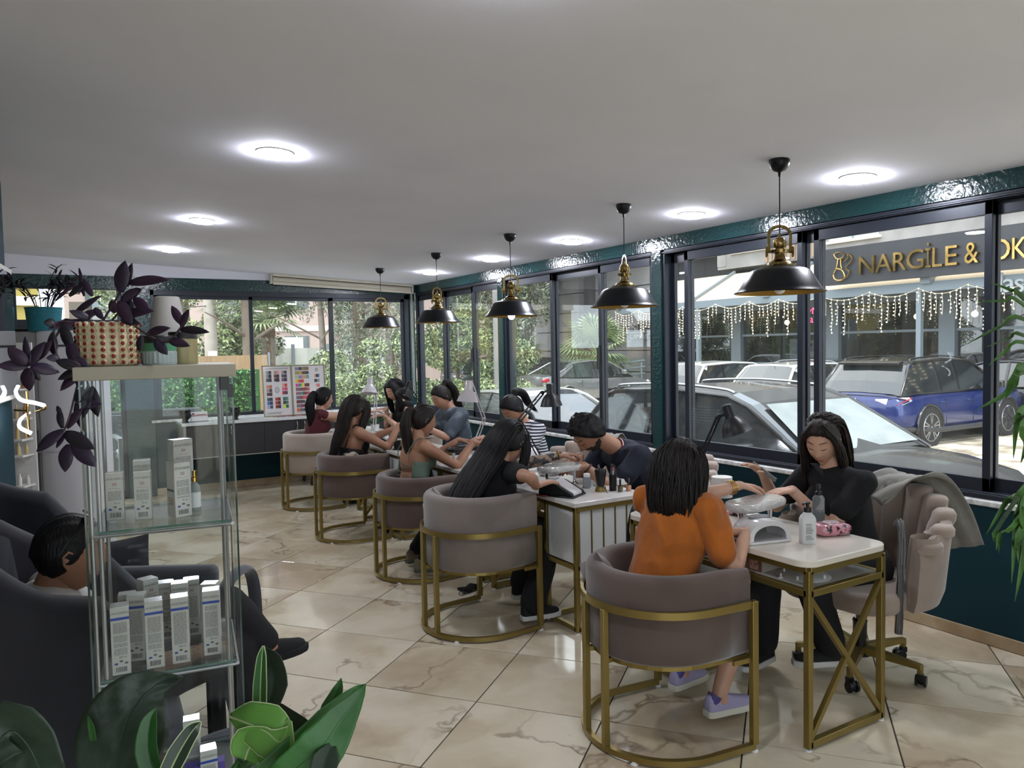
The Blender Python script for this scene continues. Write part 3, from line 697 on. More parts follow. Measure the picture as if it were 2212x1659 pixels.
# ---------------- partition wall and mirror at the left edge ----------------
a = dep(23, 600, 2.6)
pw_dir = R(90-1.5)
fa = dep(-260, 800, 2.3); fb = dep(22, 800, 4.4)
d_ = V((fb.x-fa.x, fb.y-fa.y, 0)); ln = d_.length; ang = math.atan2(d_.y, d_.x)
pw = MB().box(0, 0, 0, ln, .12, 2.66); o = pw.build('wall_partition', TEAL); o.location = (fa.x, fa.y, 0); o.rotation_euler = (0, 0, ang); tag(o, kind='structure')
t = thing('wall_mirror', 'wall mirror with slanted top and lit lower edge at the left edge', 'mirror', (fa.x, fa.y, 0), ang)
MIR = mat('mirror_glass', '#c8ccd0', .02, 1)
zt_, zb_ = fb.z+.0, 0
mz0 = dep(20, 862, 4.3).z; mz1 = dep(22, 580, 4.3).z
MB().box(ln-1.25, -.035, mz0, ln-.02, -.004, mz1).build('frame', mat('white_frame', '#b9b6ae', .4), t, bevel=.004)
MB().box(ln-1.22, -.041, mz0+.03, ln-.05, -.036, mz1-.03).build('mirror_glass', MIR, t)
# narrow shelves with bottles beyond the partition
t = thing('wall_shelves', 'narrow white shelves behind the partition, full of small bottles', 'shelf', tuple(dep(30, 900, 4.9).xy)+(0,), R(-30))
bt_c = ['#d8d4cc', '#c9b27a', '#8a3b4e', '#e4e2dc', '#b0682f', '#25262a', '#b0b3b8']
sx0 = dep(30, 900, 4.9)
for k, yy in enumerate((840, 905, 950, 985, 1052)):
    z_ = dep(40, yy, 4.9).z
    MB().box(-.12, 0, z_-.012, .045, .12, z_).build('shelf_board', WHITEP, t)
MB().box(-.13, .12, 0.3, .06, .13, 1.75).build('back_board', WHITEP, t)
Ms = Matrix.Translation((sx0.x, sx0.y, 0)) @ Matrix.Rotation(R(-30), 4, 'Z')
rnd = random.Random(3)
for k, yy in enumerate((840, 905, 950, 985, 1052)):
    z_ = dep(40, yy, 4.9).z
    for j in range(6):
        h = rnd.uniform(.05, .1); r_ = .011
        o = MB().lathe([(0, 0), (r_, .0), (r_, h*.65), (r_*.45, h*.75), (r_*.45, h), (0, h)], 10).build('bottle', mat('bottle_%d' % (rnd.randrange(7)), rnd.choice(bt_c), .3), smooth=40)
        o.location = Ms @ V((-.1+.025*j, .03+.045*(j % 2), z_+.0005)); tag(o, 'small bottle on the %s narrow shelf behind the partition' % ['top', 'second', 'third', 'fourth', 'lowest'][k], 'bottle', 'small bottles on the %s narrow shelf' % ['top', 'second', 'third', 'fourth', 'lowest'][k])

# spiral LED wall lamp
base = dep(60, 890, 4.2)
t = thing('spiral_wall_lamp', 'gold wall lamp with a glowing spiral ribbon', 'lamp', (base.x, base.y, 0), R(-30))
BR = mat('polished_brass', '#c4a05a', .15, 1)
z0 = dep(60, 945, 4.2).z; z1 = dep(60, 845, 4.2).z
MB().tube([(0, 0, z0), (0, 0, z1)], .007, 10).build('stem', BR, t, smooth=40)
MB().tube([(-.11, .06, (z0+z1)/2+.02), (0, 0, (z0+z1)/2+.02)], .006, 8).build('arm', BR, t, smooth=40)
GL = mat('glowing_led_ribbon', '#ffffff', .4, emit=9, ecol='#f4f6ff')
zz = lambda yy: dep(60, yy, 4.2).z
def P_(xx, yy, off=0): return V(((xx-60)*4.2/FP, off, zz(yy)))
MB().tube(catmull([P_(50, 832, -.03), P_(49, 846, -.05), P_(62, 862, -.06), P_(84, 870, -.03), P_(97, 877, 0)], 5), .0105, 8, flat=.6).build('glowing_ribbon', GL, t, smooth=60)
MB().tube(catmull([P_(97, 877, 0), P_(92, 884, .03), P_(66, 891, .05)], 5), .008, 8, flat=.6).build('ribbon_back', BR, t, smooth=60)
MB().tube(catmull([P_(56, 892, .03), P_(49, 905, -.02), P_(54, 921, -.05), P_(75, 935, -.04)], 5), .0105, 8, flat=.6).build('glowing_ribbon', GL, t, smooth=60)
# =====================================================================
# OUTSIDE: street, cars, buildings, greenery
# =====================================================================
G0 = -.30
PAVE = mat('pale_paving', '#d2c9b8', .85, var='#aca391', vscale=.7, bump=.3, bscale=25)
gm = MB().box(W+.22, -25, G0-.2, 60, 70, G0-.012).box(-40, D+5.5, G0-.2, W+.22, 70, G0-.012).box(-40, -25, G0-.2, W+.22, YN-.2, G0-.012)
ground = gm.build('ground', PAVE); tag(ground, kind='structure')
rnd = random.Random(11)
pv = MB(); PV = mat('beige_pavers', '#d6cdbc', .85, var='#8b8170', vscale=2.2, bump=.25, bscale=60)
for i in range(34):
    for j in range(46):
        x0 = 7.2+i*.4; y0 = -1.5+j*.22+(0)
        xo = .2 if j % 2 else 0
        dz = rnd.uniform(-.003, .004); x0 += xo
        pv.add([(x0+.008, y0+.008, G0-.02), (x0+.392, y0+.008, G0-.02), (x0+.392, y0+.212, G0-.02), (x0+.008, y0+.212, G0-.02), (x0+.012, y0+.012, G0+dz), (x0+.388, y0+.012, G0+dz), (x0+.388, y0+.208, G0+dz), (x0+.012, y0+.208, G0+dz)],
            [(4,5,6,7),(0,1,5,4),(1,2,6,5),(2,3,7,6),(3,0,4,7)])
tag(pv.build('paver', PV, ground), kind='stuff')
tag(MB().box(W+.22, -8, G0-.1, W+.75, 13, -.06).build('kerb_strip', mat('concrete_kerb', '#9c968a', .9, bump=.2)), kind='structure')
# terrace behind the far wall
tag(MB().box(-9, D+.2, -.3, W+.22, D+5.5, -.015).build('terrace_floor', mat('pale_terrace_tile', '#b9b5ab', .35, var='#a49f94', vscale=2)), kind='structure')

def leaves(name, blobs, n, size, m, parent=None, seed=1, aspect=.45, droop=0, hollow=.55):
    rs = np.random.RandomState(seed); vol = np.array([b[1][0]*b[1][1]*b[1][2] if hasattr(b[1], '__len__') else b[1]**3 for b in blobs])
    k = rs.choice(len(blobs), n, p=vol/vol.sum())
    c = np.array([b[0] for b in blobs])[k]; r = np.array([b[1] if hasattr(b[1], '__len__') else (b[1],)*3 for b in blobs])[k]
    d = rs.normal(size=(n, 3)); d /= np.linalg.norm(d, axis=1)[:, None]; rad = hollow+(1-hollow)*rs.rand(n)**.6
    p = c+d*r*rad[:, None]
    a = rs.normal(size=(n, 3)); a[:, 2] -= droop; a /= np.linalg.norm(a, axis=1)[:, None]
    b = np.cross(a, rs.normal(size=(n, 3))); b /= np.linalg.norm(b, axis=1)[:, None]
    s = size*(.6+.8*rs.rand(n))[:, None]
    v = np.stack([p-a*s, p+b*s*aspect, p+a*s, p-b*s*aspect], 1).reshape(-1, 3)
    me = bpy.data.meshes.new(name); me.vertices.add(n*4); me.vertices.foreach_set('co', v.ravel())
    me.loops.add(n*4); me.loops.foreach_set('vertex_index', np.arange(n*4)); me.polygons.add(n)
    me.polygons.foreach_set('loop_start', np.arange(n)*4); me.polygons.foreach_set('loop_total', np.full(n, 4))
    for q in (m if isinstance(m, (list, tuple)) else [m]): me.materials.append(q)
    if isinstance(m, (list, tuple)): me.polygons.foreach_set('material_index', rs.randint(0, len(m), n))
    me.update(); me.validate(); o = bpy.data.objects.new(name, me); COL.objects.link(o)
    if parent: o.parent = parent
    return tag(o, kind='stuff')
LG = [mat('leaf_green', '#74845c', .6), mat('leaf_dark', '#3b4a30', .6), mat('leaf_light', '#a3b080', .6)]
LP = [mat('pine_green', '#626f58', .7), mat('pine_dark', '#343d30', .7), mat('pine_grey', '#8f977c', .7)]
LH = [mat('hedge_green', '#4d7a3e', .5), mat('hedge_dark', '#2e5a2c', .5), mat('hedge_light', '#7aa862', .5)]
BARK = mat('grey_bark', '#6a5f54', .9, bump=.5, bscale=20)
def tree(x, y, h, blobs, n, size, mats_, label, seed, tr=.16, droop=0, group=None, z0=G0, asp=.45):
    t = thing('tree', label, 'tree', (x, y, z0), 0, group)
    b = MB(); b.tube([(0, 0, 0), (.05, .03, h*.4), (-.04, 0, h*.8), (0, .05, h)], [tr, tr*.85, tr*.6, tr*.25], 9)
    rr = random.Random(seed)
    for k in range(9):
        zz_ = h*rr.uniform(.35, .9); a = rr.uniform(0, 2*PI); L = h*rr.uniform(.15, .28); b.tube([(0, 0, zz_), (L*.6*math.cos(a), L*.6*math.sin(a), zz_+L*.3), (L*math.cos(a), L*math.sin(a), zz_+L*.45)], [tr*.3, tr*.18, tr*.07], 5)
    b.build('trunk', BARK, t, smooth=60)
    leaves('foliage', blobs, n, size, mats_, t, seed, droop=droop, aspect=asp); return t

# ---------- cars ----------
TYRE = mat('tyre_rubber', '#17181a', .8); ALLOY = mat('alloy_wheel', '#9a9ca0', .25, .9); CARGL = mat('car_window', '#1b2124', .05, .0, spec=.9, coat=.6); TRIMB = mat('gloss_black_trim', '#0b0c0e', .15, coat=.5)
REDL = mat('red_tail_lamp', '#9e1220', .15, coat=.6); CLRL = mat('clear_lamp', '#b9bcc0', .1, coat=.7); PLW = mat('white_number_plate', '#d6d8d8', .4)
def interp(tab, x):
    if x <= tab[0][0]: return tab[0][1:]
    for a, b in zip(tab[:-1], tab[1:]):
        if x <= b[0]:
            t = (x-a[0])/(b[0]-a[0]); return tuple(p+(q-p)*t for p, q in zip(a[1:], b[1:]))
    return tab[-1][1:]
KINDS = {
 # x, low z, shoulder z, top z, half width
 'suv': dict(body=[(0,.42,.74,.80,.76),(.05,.34,.80,.93,.86),(.22,.30,.86,1.00,.91),(.85,.28,.90,1.02,.925),(2.2,.26,.90,1.0,.93),(3.3,.28,.88,1.02,.92),(3.75,.30,.84,.99,.91),(4.2,.32,.78,.90,.87),(4.44,.36,.68,.76,.74)],
   gh=[(.10,.96,.97),(.24,.98,1.18),(.50,1.0,1.50),(.62,1.0,1.545),(1.6,1.0,1.60),(2.35,1.0,1.56),(2.62,1.0,1.47),(3.38,1.0,1.02)], glass_rear=(.14,.50), glass_front=(2.42,3.36), roof=(.5,2.45), wheels=(.86,3.54), R=.355, L=4.44, pil=[(1.16,.05),(2.06,.05)], wtop=.70, wbelt=.88),
 'sedan': dict(body=[(0,.45,.78,.88,.70),(.05,.32,.84,.99,.83),(.30,.27,.86,1.03,.88),(.95,.25,.86,1.0,.90),(2.3,.24,.84,.95,.905),(3.4,.26,.82,.95,.90),(3.9,.28,.76,.88,.89),(4.35,.30,.68,.78,.84),(4.6,.34,.58,.64,.70)],
   gh=[(.42,1.0,1.01),(.75,.98,1.16),(1.25,.96,1.40),(1.5,.96,1.44),(2.1,.94,1.475),(2.6,.94,1.45),(2.85,.94,1.38),(3.62,.93,.94)], glass_rear=(.46,1.25), glass_front=(2.7,3.6), roof=(1.3,2.7), wheels=(.98,3.66), R=.32, L=4.6, pil=[(1.35,.05),(2.15,.05)], wtop=.64, wbelt=.85),
 'hatch': dict(body=[(0,.42,.78,.84,.72),(.05,.33,.84,.98,.82),(.2,.27,.86,1.02,.85),(.7,.25,.86,1.0,.86),(2.0,.24,.84,.96,.865),(2.9,.26,.82,.96,.86),(3.4,.28,.76,.88,.84),(3.8,.30,.68,.78,.80),(4.0,.34,.6,.66,.66)],
   gh=[(.06,.97,.98),(.16,.98,1.16),(.40,.97,1.42),(.5,.96,1.45),(1.4,.95,1.49),(2.1,.95,1.46),(2.35,.95,1.38),(3.05,.95,.96)], glass_rear=(.1,.38), glass_front=(2.2,3.0), roof=(.4,2.2), wheels=(.72,3.2), R=.31, L=4.0, pil=[(.95,.05),(1.85,.05)], wtop=.62, wbelt=.81)}
def car(kind, label, loc, rz, paintm, roofm=None, detail=False, plate=None, group='parked cars', rails=False, mirror=True):
    K = KINDS[kind]; t = thing('car', label, 'car', loc, rz, group); roofm = roofm or paintm
    b = MB(); rings = []
    xs = sorted(set([q[0] for q in K['body']]+[.12, .5, 1.2, 1.7, 2.8]))
    for x in xs:
        zl, zs, zt, w = interp(K['body'], x)
        r = [(x, -w*.90, zl), (x, -w, zl+.14), (x, -w, (zl+zs)/2+.05), (x, -w*.975, zs), (x, -w*.90, zt-.02), (x, -w*.6, zt+.02), (x, 0, zt+.035), (x, w*.6, zt+.02), (x, w*.90, zt-.02), (x, w*.975, zs), (x, w, (zl+zs)/2+.05), (x, w, zl+.14), (x, w*.90, zl)]
        rings.append(r)
    b.loft(rings); b.build('body', paintm, t, smooth=50)
    # wheel wells, wheels
    for wx in K['wheels']:
        w = interp(K['body'], wx)[3]
        for s in (-1, 1):
            Rr = K['R']; m = MB()
            arch = [V((wx+(Rr+.055)*math.cos(R(a)), s*(w+.004), Rr+(Rr+.055)*math.sin(R(a)))) for a in range(-12, 193, 12)]
            MB().tube(arch, .028, 6).build('wheel_arch', TRIMB if kind == 'suv' else paintm, t, smooth=60)
            m.tube([(wx, s*(w-.22), Rr), (wx, s*(w+.008), Rr)], Rr+.045, 28); m.build('wheel_well', TYRE, t, smooth=40)
            wh = MB().tube([(wx, s*(w-.18), Rr), (wx, s*(w-.02), Rr), (wx, s*(w+.016), Rr), (wx, s*(w+.022), Rr)], [Rr, Rr, Rr-.012, Rr-.05], 32).build('tyre', TYRE, t, smooth=40)
            rm = MB(); ry = s*(w+.024)
            rm.tube([V((wx+(Rr*.70)*math.cos(2*PI*k/28), ry, Rr+(Rr*.70)*math.sin(2*PI*k/28))) for k in range(28)], .013, 6, closed=True)
            rm.tube([(wx, ry-.01*s, Rr), (wx, ry+.006*s, Rr)], .035, 12)
            ns = 5
            for k in range(ns):
                a = 2*PI*k/ns+.3
                for da in (-.16, .16):
                    rm.bar((wx+.03*math.cos(a), ry, Rr+.03*math.sin(a)), (wx+Rr*.69*math.cos(a+da), ry, Rr+Rr*.69*math.sin(a+da)), .03, .012, up=(0, 1, 0))
            rm.build('rim', ALLOY, wh, smooth=50)
    # greenhouse
    wb, wt = K['wbelt'], K['wtop']; b = MB(); rg = MB(); rf = MB()
    gx = sorted(set([q[0] for q in K['gh']]+[.75, 1.0, 1.3, 1.9, 3.0]) ); gx = [x for x in gx if K['gh'][0][0] <= x <= K['gh'][-1][0]]
    R_ = []
    hmax = max(q[2]-q[1] for q in K['gh'])
    for x in gx:
        zb, zr = interp(K['gh'], x); f = max(0, (zr-zb)/hmax); w = wb+(wt-wb)*f
        e = interp(K['body'], x)[3]; k_ = e/max(q[4] for q in K['body']); w *= k_; w0 = wb*k_
        R_.append([V((x, -w0, zb-.03)), V((x, -w, zr-.02)), V((x, -w*.8, zr+.012)), V((x, 0, zr+.03)), V((x, w*.8, zr+.012)), V((x, w, zr-.02)), V((x, w0, zb-.03))])
    g = MB()
    for i in range(len(gx)-1):
        xm = (gx[i]+gx[i+1])/2; roof = K['roof'][0] <= xm <= K['roof'][1]
        for j in range(6):
            q = (R_[i][j], R_[i+1][j], R_[i+1][j+1], R_[i][j+1]); side = j in (0, 5)
            if side or not roof: g.quad(*q)
            else: rf.quad(*q)
    g.build('windows', CARGL, t, smooth=40); 
    o_ = rf.build('roof', roofm, t, smooth=60)
    # pillars and window trim
    def pil(a, b_, w_, m_, name='pillar'):
        for s in (-1, 1): 
            q = [V((p.x, p.y*s*-1 if s == 1 else p.y, p.z)) for p in (a, b_)]
            MB().bar(q[0], q[1], w_, .03, up=(0, 1, .3)).build(name, m_, t)
    def edge(i0, j, s): return [V((p[j].x, -p[j].y*1.005 if s > 0 else p[j].y*1.005, p[j].z)) for p in R_]
    for s in (-1, 1):
        e = edge(0, 1, s); MB().tube(e, [.018]+[.03]*(len(e)-2)+[.02], 6).build('roof_edge', roofm, t, smooth=60)
        e = [V((p[0].x, p[0].y*1.01*(-s), p[0].z+.012)) for p in R_]; MB().tube(e, .012, 6).build('window_sill_trim', TRIMB, t, smooth=60)
    for px_, w_ in K['pil']:
        i = min(range(len(gx)), key=lambda k: abs(gx[k]-px_)); pil(R_[i][0]*1.0, R_[i][1]*1.0, w_, TRIMB)
    i1 = min(range(len(gx)), key=lambda k: abs(gx[k]-K['roof'][0]))
    # C pillar filled
    for s in (-1, 1):
        c = MB(); p = R_[0][0]; q = R_[i1][1]; p2 = R_[min(i1+1, len(gx)-1)][0]
        f = lambda v, k: V((v.x, v.y*(1.006)*(-s), v.z+k))
        c.add([f(p, 0), f(q, 0), f(V((q.x+.12, q.y, q.z)), 0), f(V((p.x+.30, p.y, p.z)), 0)], [(0, 1, 2, 3)]); c.build('rear_pillar', paintm, t)
    # lamps, bumper, plate
    zl, zs, zt, w0 = interp(K['body'], .05); rb = .0
    for s in (-1, 1):
        if kind == 'suv':
            c = MB(); c.add([(.02, s*.40, .80), (.0, s*.62, .78), (.10, s*.88, .80), (.30, s*.925, .86), (.24, s*.91, .93), (.06, s*.83, .93), (.01, s*.6, .90), (.01, s*.40, .89),
                     (.05, s*.40, .80), (.08, s*.62, .78), (.2, s*.80, .80), (.3, s*.85, .86), (.28, s*.82, .92), (.2, s*.75, .92), (.1, s*.6, .90), (.1, s*.40, .89)], [(0,1,2,3,4,5,6,7)] if s < 0 else [(7,6,5,4,3,2,1,0)])
            c.build('tail_lamp', CLRL, t)
            MB().bar((.035, s*.80, .80), (.28, s*.930, .92), .035, .012).build('red_lamp_strip', REDL, t)
        else:
            c = MB(); c.ball((.17, s*(w0-.03), (zs+zt)/2-.04), (.17, .055, .075), 12, 8); c.build('tail_lamp', REDL, t, smooth=60)
        c = MB(); xf = K['L']; c.ball((xf-.28, s*.70, .70), (.16, .13, .07), 12, 8); c.build('headlamp', CLRL, t, smooth=60)
        if mirror:
            mx = K['glass_front'][1]-.50; c = MB(); c.prism(rrect(.13, .22, .05, 4, mx, s*(wb+.20)), 1.0, 1.14); c.build('wing_mirror', paintm if not detail else roofm, t, bevel=.03, seg=3, smooth=60)
            MB().bar((mx+.02, s*(wb+.0), .985), (mx, s*(wb+.14), 1.03), .05).build('mirror_stalk', TRIMB, t)
        for hx in ((K['wheels'][0]+.42), (K['wheels'][0]+1.30)):
            w = interp(K['body'], hx)[3]; MB().tube([(hx-.09, s*(w+.0), .80), (hx-.07, s*(w+.022), .803), (hx+.07, s*(w+.022), .803), (hx+.09, s*(w+.0), .80)], .012, 6).build('door_handle', paintm, t, smooth=60)
        for sx in (K['wheels'][0]+.52, K['wheels'][0]+1.42):
            w = interp(K['body'], sx)[3]; MB().bar((sx, s*(w+.001), .40), (sx, s*(w*.985), .86), .008, .008).build('door_seam', TYRE, t)
    if kind == 'suv':
        MB().box(-.02, -.70, .33, .12, .70, .44).build('rear_bumper', TRIMB, t, bevel=.03, seg=3, smooth=60)
        for s in (-1, 1):
            c = MB(); c.tube([(.12, s*.85, .36), (1.0, s*.94, .30), (K['wheels'][0]+.45, s*.945, .29), (K['wheels'][1]-.4, s*.945, .29)], .05, 8); c.build('lower_cladding', mat('grey_cladding', '#35373a', .5), t, smooth=60)
            MB().bar((.0, s*.48, .50), (.04, s*.78, .47), .05, .03).build('red_reflector', REDL, t)
        MB().loft([[V((x, y, z)) for y, z in ((-.62, z0), (.62, z0), (.62, z0+.05), (-.62, z0+.05))] for x, z0 in ((.36, 1.49), (.52, 1.52))]).build('roof_spoiler', TRIMB, t, bevel=.01)
        c = MB(); c.bar((.27, .02, 1.14), (.24, -.06, 1.10), .07, .03); c.bar((.25, -.06, 1.10), (.22, -.32, 1.10), .022, .014); c.build('rear_wiper', TRIMB, t)
        MB().bar((.035, -.80, .955), (.035, .80, .955), .014).build('chrome_strip', mat('chrome', '#cfcfd2', .12, 1), t)
        if detail:
            c = MB(); d = [V((-.004, 0, .885)), V((-.004, -.045, .835)), V((-.004, 0, .785)), V((-.004, .045, .835))]
            c.tube(d, .011, 4, closed=True); c.build('diamond_badge', mat('dark_chrome', '#5c6064', .2, 1), t)
    else:
        MB().box(-.01, -.6, .36, .12, .6, .46).build('rear_bumper', paintm, t, bevel=.03, seg=3, smooth=60)
    if plate or kind != 'suv' or True:
        pzz = .64 if kind == 'suv' else .60
        pl = MB().box(-.022, -.26, pzz-.056, -.008, .26, pzz+.056)
        if kind == 'suv': MB().prism([(-.36, 0), (.36, 0), (.30, .20), (-.30, .20)], 0, .02, basis((0, 1, 0), (0, 0, 1), (1, 0, 0), (-.004, 0, .54))).build('plate_recess', TRIMB, t)
        po = pl.build('number_plate', PLW, t, bevel=.004)
        if plate:
            text_obj('plate_text', plate, .105, mat('black_print', '#111111', .5), po, basis((0, -1, 0), (0, 0, 1), (-1, 0, 0), (-.0235, -.02, pzz)), ext=.001, xs=.86)
            MB().box(-.0235, .215, pzz-.052, -.0215, .256, pzz+.052).build('blue_band', mat('plate_blue', '#1f3f9a', .4), po)
    if rails:
        for s in (-1, 1):
            e = [V((x, s*.66, z)) for x, z in ((.62, 1.56), (.72, 1.605), (1.5, 1.64), (2.2, 1.61), (2.38, 1.575))]; MB().tube(catmull(e, 4), .016, 6).build('roof_rail', rails, t, smooth=60)
    if kind != 'suv': 
        MB().tube([(K['roof'][0]+.15, 0, interp(K['gh'], K['roof'][0]+.15)[1]+.03), (K['roof'][0]-.1, 0, interp(K['gh'], K['roof'][0]+.15)[1]+.22)], .005, 5).build('aerial', TRIMB, t)
    return t
BLUE = mat('blue_car_paint', '#10245f', .25, .3, coat=.7); DGREY = mat('dark_grey_car_paint', '#1d1e21', .32, .3, coat=.5); BKP = mat('black_car_paint', '#101114', .2, .2, coat=.6)
SILV = mat('silver_car_paint', '#85878a', .28, .6, coat=1); WHT = mat('white_car_paint', '#b9bab8', .3, coat=1); MGREY = mat('mid_grey_car_paint', '#55585b', .28, .6, coat=1)
car('suv', 'blue car with black roof and number plate 34 NAC 345', (12.74, 8.88, G0), 0, BLUE, BKP, True, '34 NAC 345', rails=BKP)
ps_ = 0; c_ = car('suv', 'dark grey car parked right outside the windows, white card behind its windscreen', (6.22, 7.53, G0), R(-90), DGREY, DGREY, True, rails=mat('satin_aluminium', '#a8abae', .3, .9))
c_.scale = (1, 1, .94)
SHD = mat('silver_sunshade', '#8b9292', .6, var='#7a8282', vscale=3)
b = MB(); b.add([(2.70, -.60, 1.475), (2.70, .60, 1.475), (3.33, .76, 1.075), (3.33, -.76, 1.075)], [(0, 1, 2, 3)]); b.build('windscreen_sunshade', SHD, c_)
MB().bar((3.22, .05, 1.10), (3.05, .45, 1.145), .016, .012).build('wiper', TRIMB, c_); MB().bar((3.30, -.5, 1.06), (3.10, -.05, 1.13), .016, .012).build('wiper', TRIMB, c_)
car('hatch', 'white hatchback between the blue car and the other white car', (12.9, 11.35, G0), 0, WHT)
car('hatch', 'white car left of the white hatchback, its aerial raised', (12.9, 13.95, G0), 0, WHT)
car('sedan', 'silver saloon car with red tail lamps, parked below the palms', (13.0, 20.75, G0), 0, SILV, plate=' ')
car('suv', 'grey car parked left of the silver saloon', (13.3, 24.2, G0), 0, MGREY, rails=False)
car('suv', 'dark car with a red lamp, farthest left of the parked row', (13.3, 27.2, G0), 0, mat('slate_car_paint', '#4c5154', .3, .5, coat=1))
car('sedan', 'pale saloon car parked close to the far windows, nose towards the dark grey car', (6.6, 12.7, G0-.0), R(-90), mat('pale_grey_car_paint', '#8f908c', .35, .3, coat=.6)).scale = (1, 1, .86)
car('hatch', 'white car with red rear trim, seen through the far window', (4.6, 14.6, G0), R(62), WHT)
car('sedan', 'black car parked in front of the cafe, behind the blue car', (17.9, 6.3, G0), R(90), BKP)
car('hatch', 'dark car behind the white cars in front of the cafe', (17.9, 12.2, G0), R(90), mat('slate_car_paint', '#4c5154', .3, .5, coat=1))

# ---------- street front opposite ----------
XF = 20.0
CONC = mat('grey_render', '#8d8c8b', .9, var='#7d7c7b', vscale=1.5, bump=.2, bscale=30); DKC = mat('dark_recess', '#3a3b3e', .8); STEEL = mat('grey_blue_steel', '#77828a', .5, .2)
bd = thing('cafe_building', 'grey building with the cafe, its dark fascia and cream awning', 'building', (0, 0, 0))
b = MB(); b.box(XF, -14, 4.2, XF+8, 19.3, 14).box(XF, 19.3, 5.0, XF+8, 22.6, 14).box(XF+.0, -14, 3.0, XF+.35, 8, 4.3)
b.build('upper_wall', CONC, bd)
MB().box(XF+.8, 15, 3.0, XF+8, 22.6, 5.0).build('recess_wall', DKC, bd)
MB().box(XF-.02, 18.9, 4.3, XF+.8, 19.3, 5.1).build('corner_pier', CONC, bd)
b = MB()
for k in range(11): b.box(XF-.05, 15.3+.18*k, 4.25, XF-.0, 15.40+.18*k, 5.6)
b.build('wooden_battens', mat('tan_batten', '#8e7a66', .7), bd)
for (y0, y1, z0, z1) in ((13.2, 14.8, 4.62, 5.9), (17.0, 18.6, 4.75, 5.9), (9.4, 10.4, 4.9, 6), (20.2, 21.8, 5.4, 6.6)):
    w_ = MB().box(XF-.03, y0, z0, XF+.02, y1, z1).build('window', mat('pale_window', '#a9b8b4', .15), bd)
    MB().box(XF-.10, y0-.08, z0-.08, XF+.0, y1+.08, z0-.01).build('window_ledge', mat('pale_stone', '#c9c6c0', .7), w_)
    MB().bar((XF-.04, (y0+y1)/2, z0), (XF-.04, (y0+y1)/2, z1), .04).build('mullion', STEEL, w_)
MB().box(XF+.2, -14, G0, XF+8, 22.6, -.1).build('plinth', CONC, bd)
# interior of the cafe
ci = MB(); ci.box(XF+6, -14, -.1, XF+6.1, 22.6, 3.1).box(XF, -14, 2.98, XF+6, 22.6, 3.05).box(XF, 22.5, -.1, XF+6, 22.6, 3.05)
ci.build('interior_wall', mat('cafe_dark_wall', '#2d2b2a', .8, var='#4a4540', vscale=1.5), bd)
MB().box(XF, -14, -.15, XF+6, 22.6, -.1).build('interior_floor', mat('cafe_floor', '#55504a', .5), bd)
b = MB(); b.box(XF+5.7, 18.3, .4, XF+5.95, 21.8, 2.2); b.build('green_panel', mat('cafe_green', '#3f6a44', .6), bd)
b = MB(); b.box(XF+1.6, 17.2, -.1, XF+2.0, 17.55, 1.75); b.build('white_pillar', mat('white_pillar', '#c5c8ca', .6), bd)
ac2 = MB().box(XF+1.7, 16.3, -.1, XF+2.0, 16.95, 1.7).build('cabinet_unit', mat('cream_cabinet', '#a8a59a', .5), bd); MB().box(XF+1.68, 16.36, 1.32, XF+1.70, 16.9, 1.6).build('grille', DKC, ac2)
for k in range(26):
    yy = 8.4+rnd.uniform(0, 6); MB().lathe([(0, 0), (.05, 0), (.05, .2), (.02, .28), (.02, .36), (0, .36)], 8, T(XF+4.2, yy, .75+.5*(k % 3))).build('bottle', mat('amber_bottle', '#8a6a3a', .2), bd, smooth=50) if k < 24 else None
for z in (.73, 1.23, 1.73): MB().box(XF+4.0, 8.2, z-.03, XF+4.4, 14.6, z).build('bar_shelf', mat('wood_shelf', '#5b4c3c', .6), bd)
for yy in (7.2, 10.3, 11.9, 13.6, 18.4, 20.5): MB().ball((XF+2.5, yy, 2.35), .09, 10, 8).build('hanging_bulb', mat('warm_bulb', '#ffdca0', .4, emit=6), bd)
# shop front
for y0 in (-3.2, 3.2, 7.35, 11.0, 14.4, 18.15, 22.1):
    MB().box(XF-.14, y0, G0, XF+.06, y0+.42, 2.75).build('steel_post', STEEL, bd)
MB().box(XF-.18, -14, 2.70, XF+.05, 22.5, 3.02).build('steel_beam', STEEL, bd)
for z in (.93, 1.86): MB().box(XF-.06, -14, z, XF-.01, 22.5, z+.07).build('rail', STEEL, bd)
MB().box(XF-.0, -14, 0, XF+.012, 22.5, 2.7).build('shop_glass', glass('shop_glass', (.78, .82, .84), .06), bd)
MB().box(XF-.1, 8, G0, XF+.1, 22.5, .55).build('low_wall', mat('brick_brown', '#5d4a40', .8), bd)
# awning
AW = mat('cream_awning', '#c9b79c', .8); b = MB()
ya, yb = -2, 22.3
b.add([(XF-2.0, ya, 3.02), (XF-2.0, yb, 3.02), (XF-.05, yb, 4.0), (XF-.05, ya, 4.0), (XF-2.0, ya, 2.98), (XF-2.0, yb, 2.98), (XF-.05, yb, 3.96), (XF-.05, ya, 3.96)], [(0,1,2,3),(7,6,5,4),(0,4,5,1),(1,5,6,2),(2,6,7,3),(3,7,4,0)])
b.build('awning_cloth', AW, bd)
MB().box(XF-2.06, ya, 2.80, XF-1.98, yb, 3.03).build('awning_valance', STEEL, bd)
for y in (-1.8, 4.5, 10.6, 15.4, 18.5, 22.2):
    MB().bar((XF-2.05, y, 3.05), (XF-.02, y, 4.07), .09, .07).build('awning_rafter', STEEL, bd); MB().box(XF-2.15, y-.12, 2.98, XF-1.95, y+.12, 3.18).build('awning_end', STEEL, bd)
for y in (3.0, 10.8, 18.2): MB().box(XF-2.08, y-.06, G0, XF-1.96, y+.06, 2.8).build('awning_post', STEEL, bd)
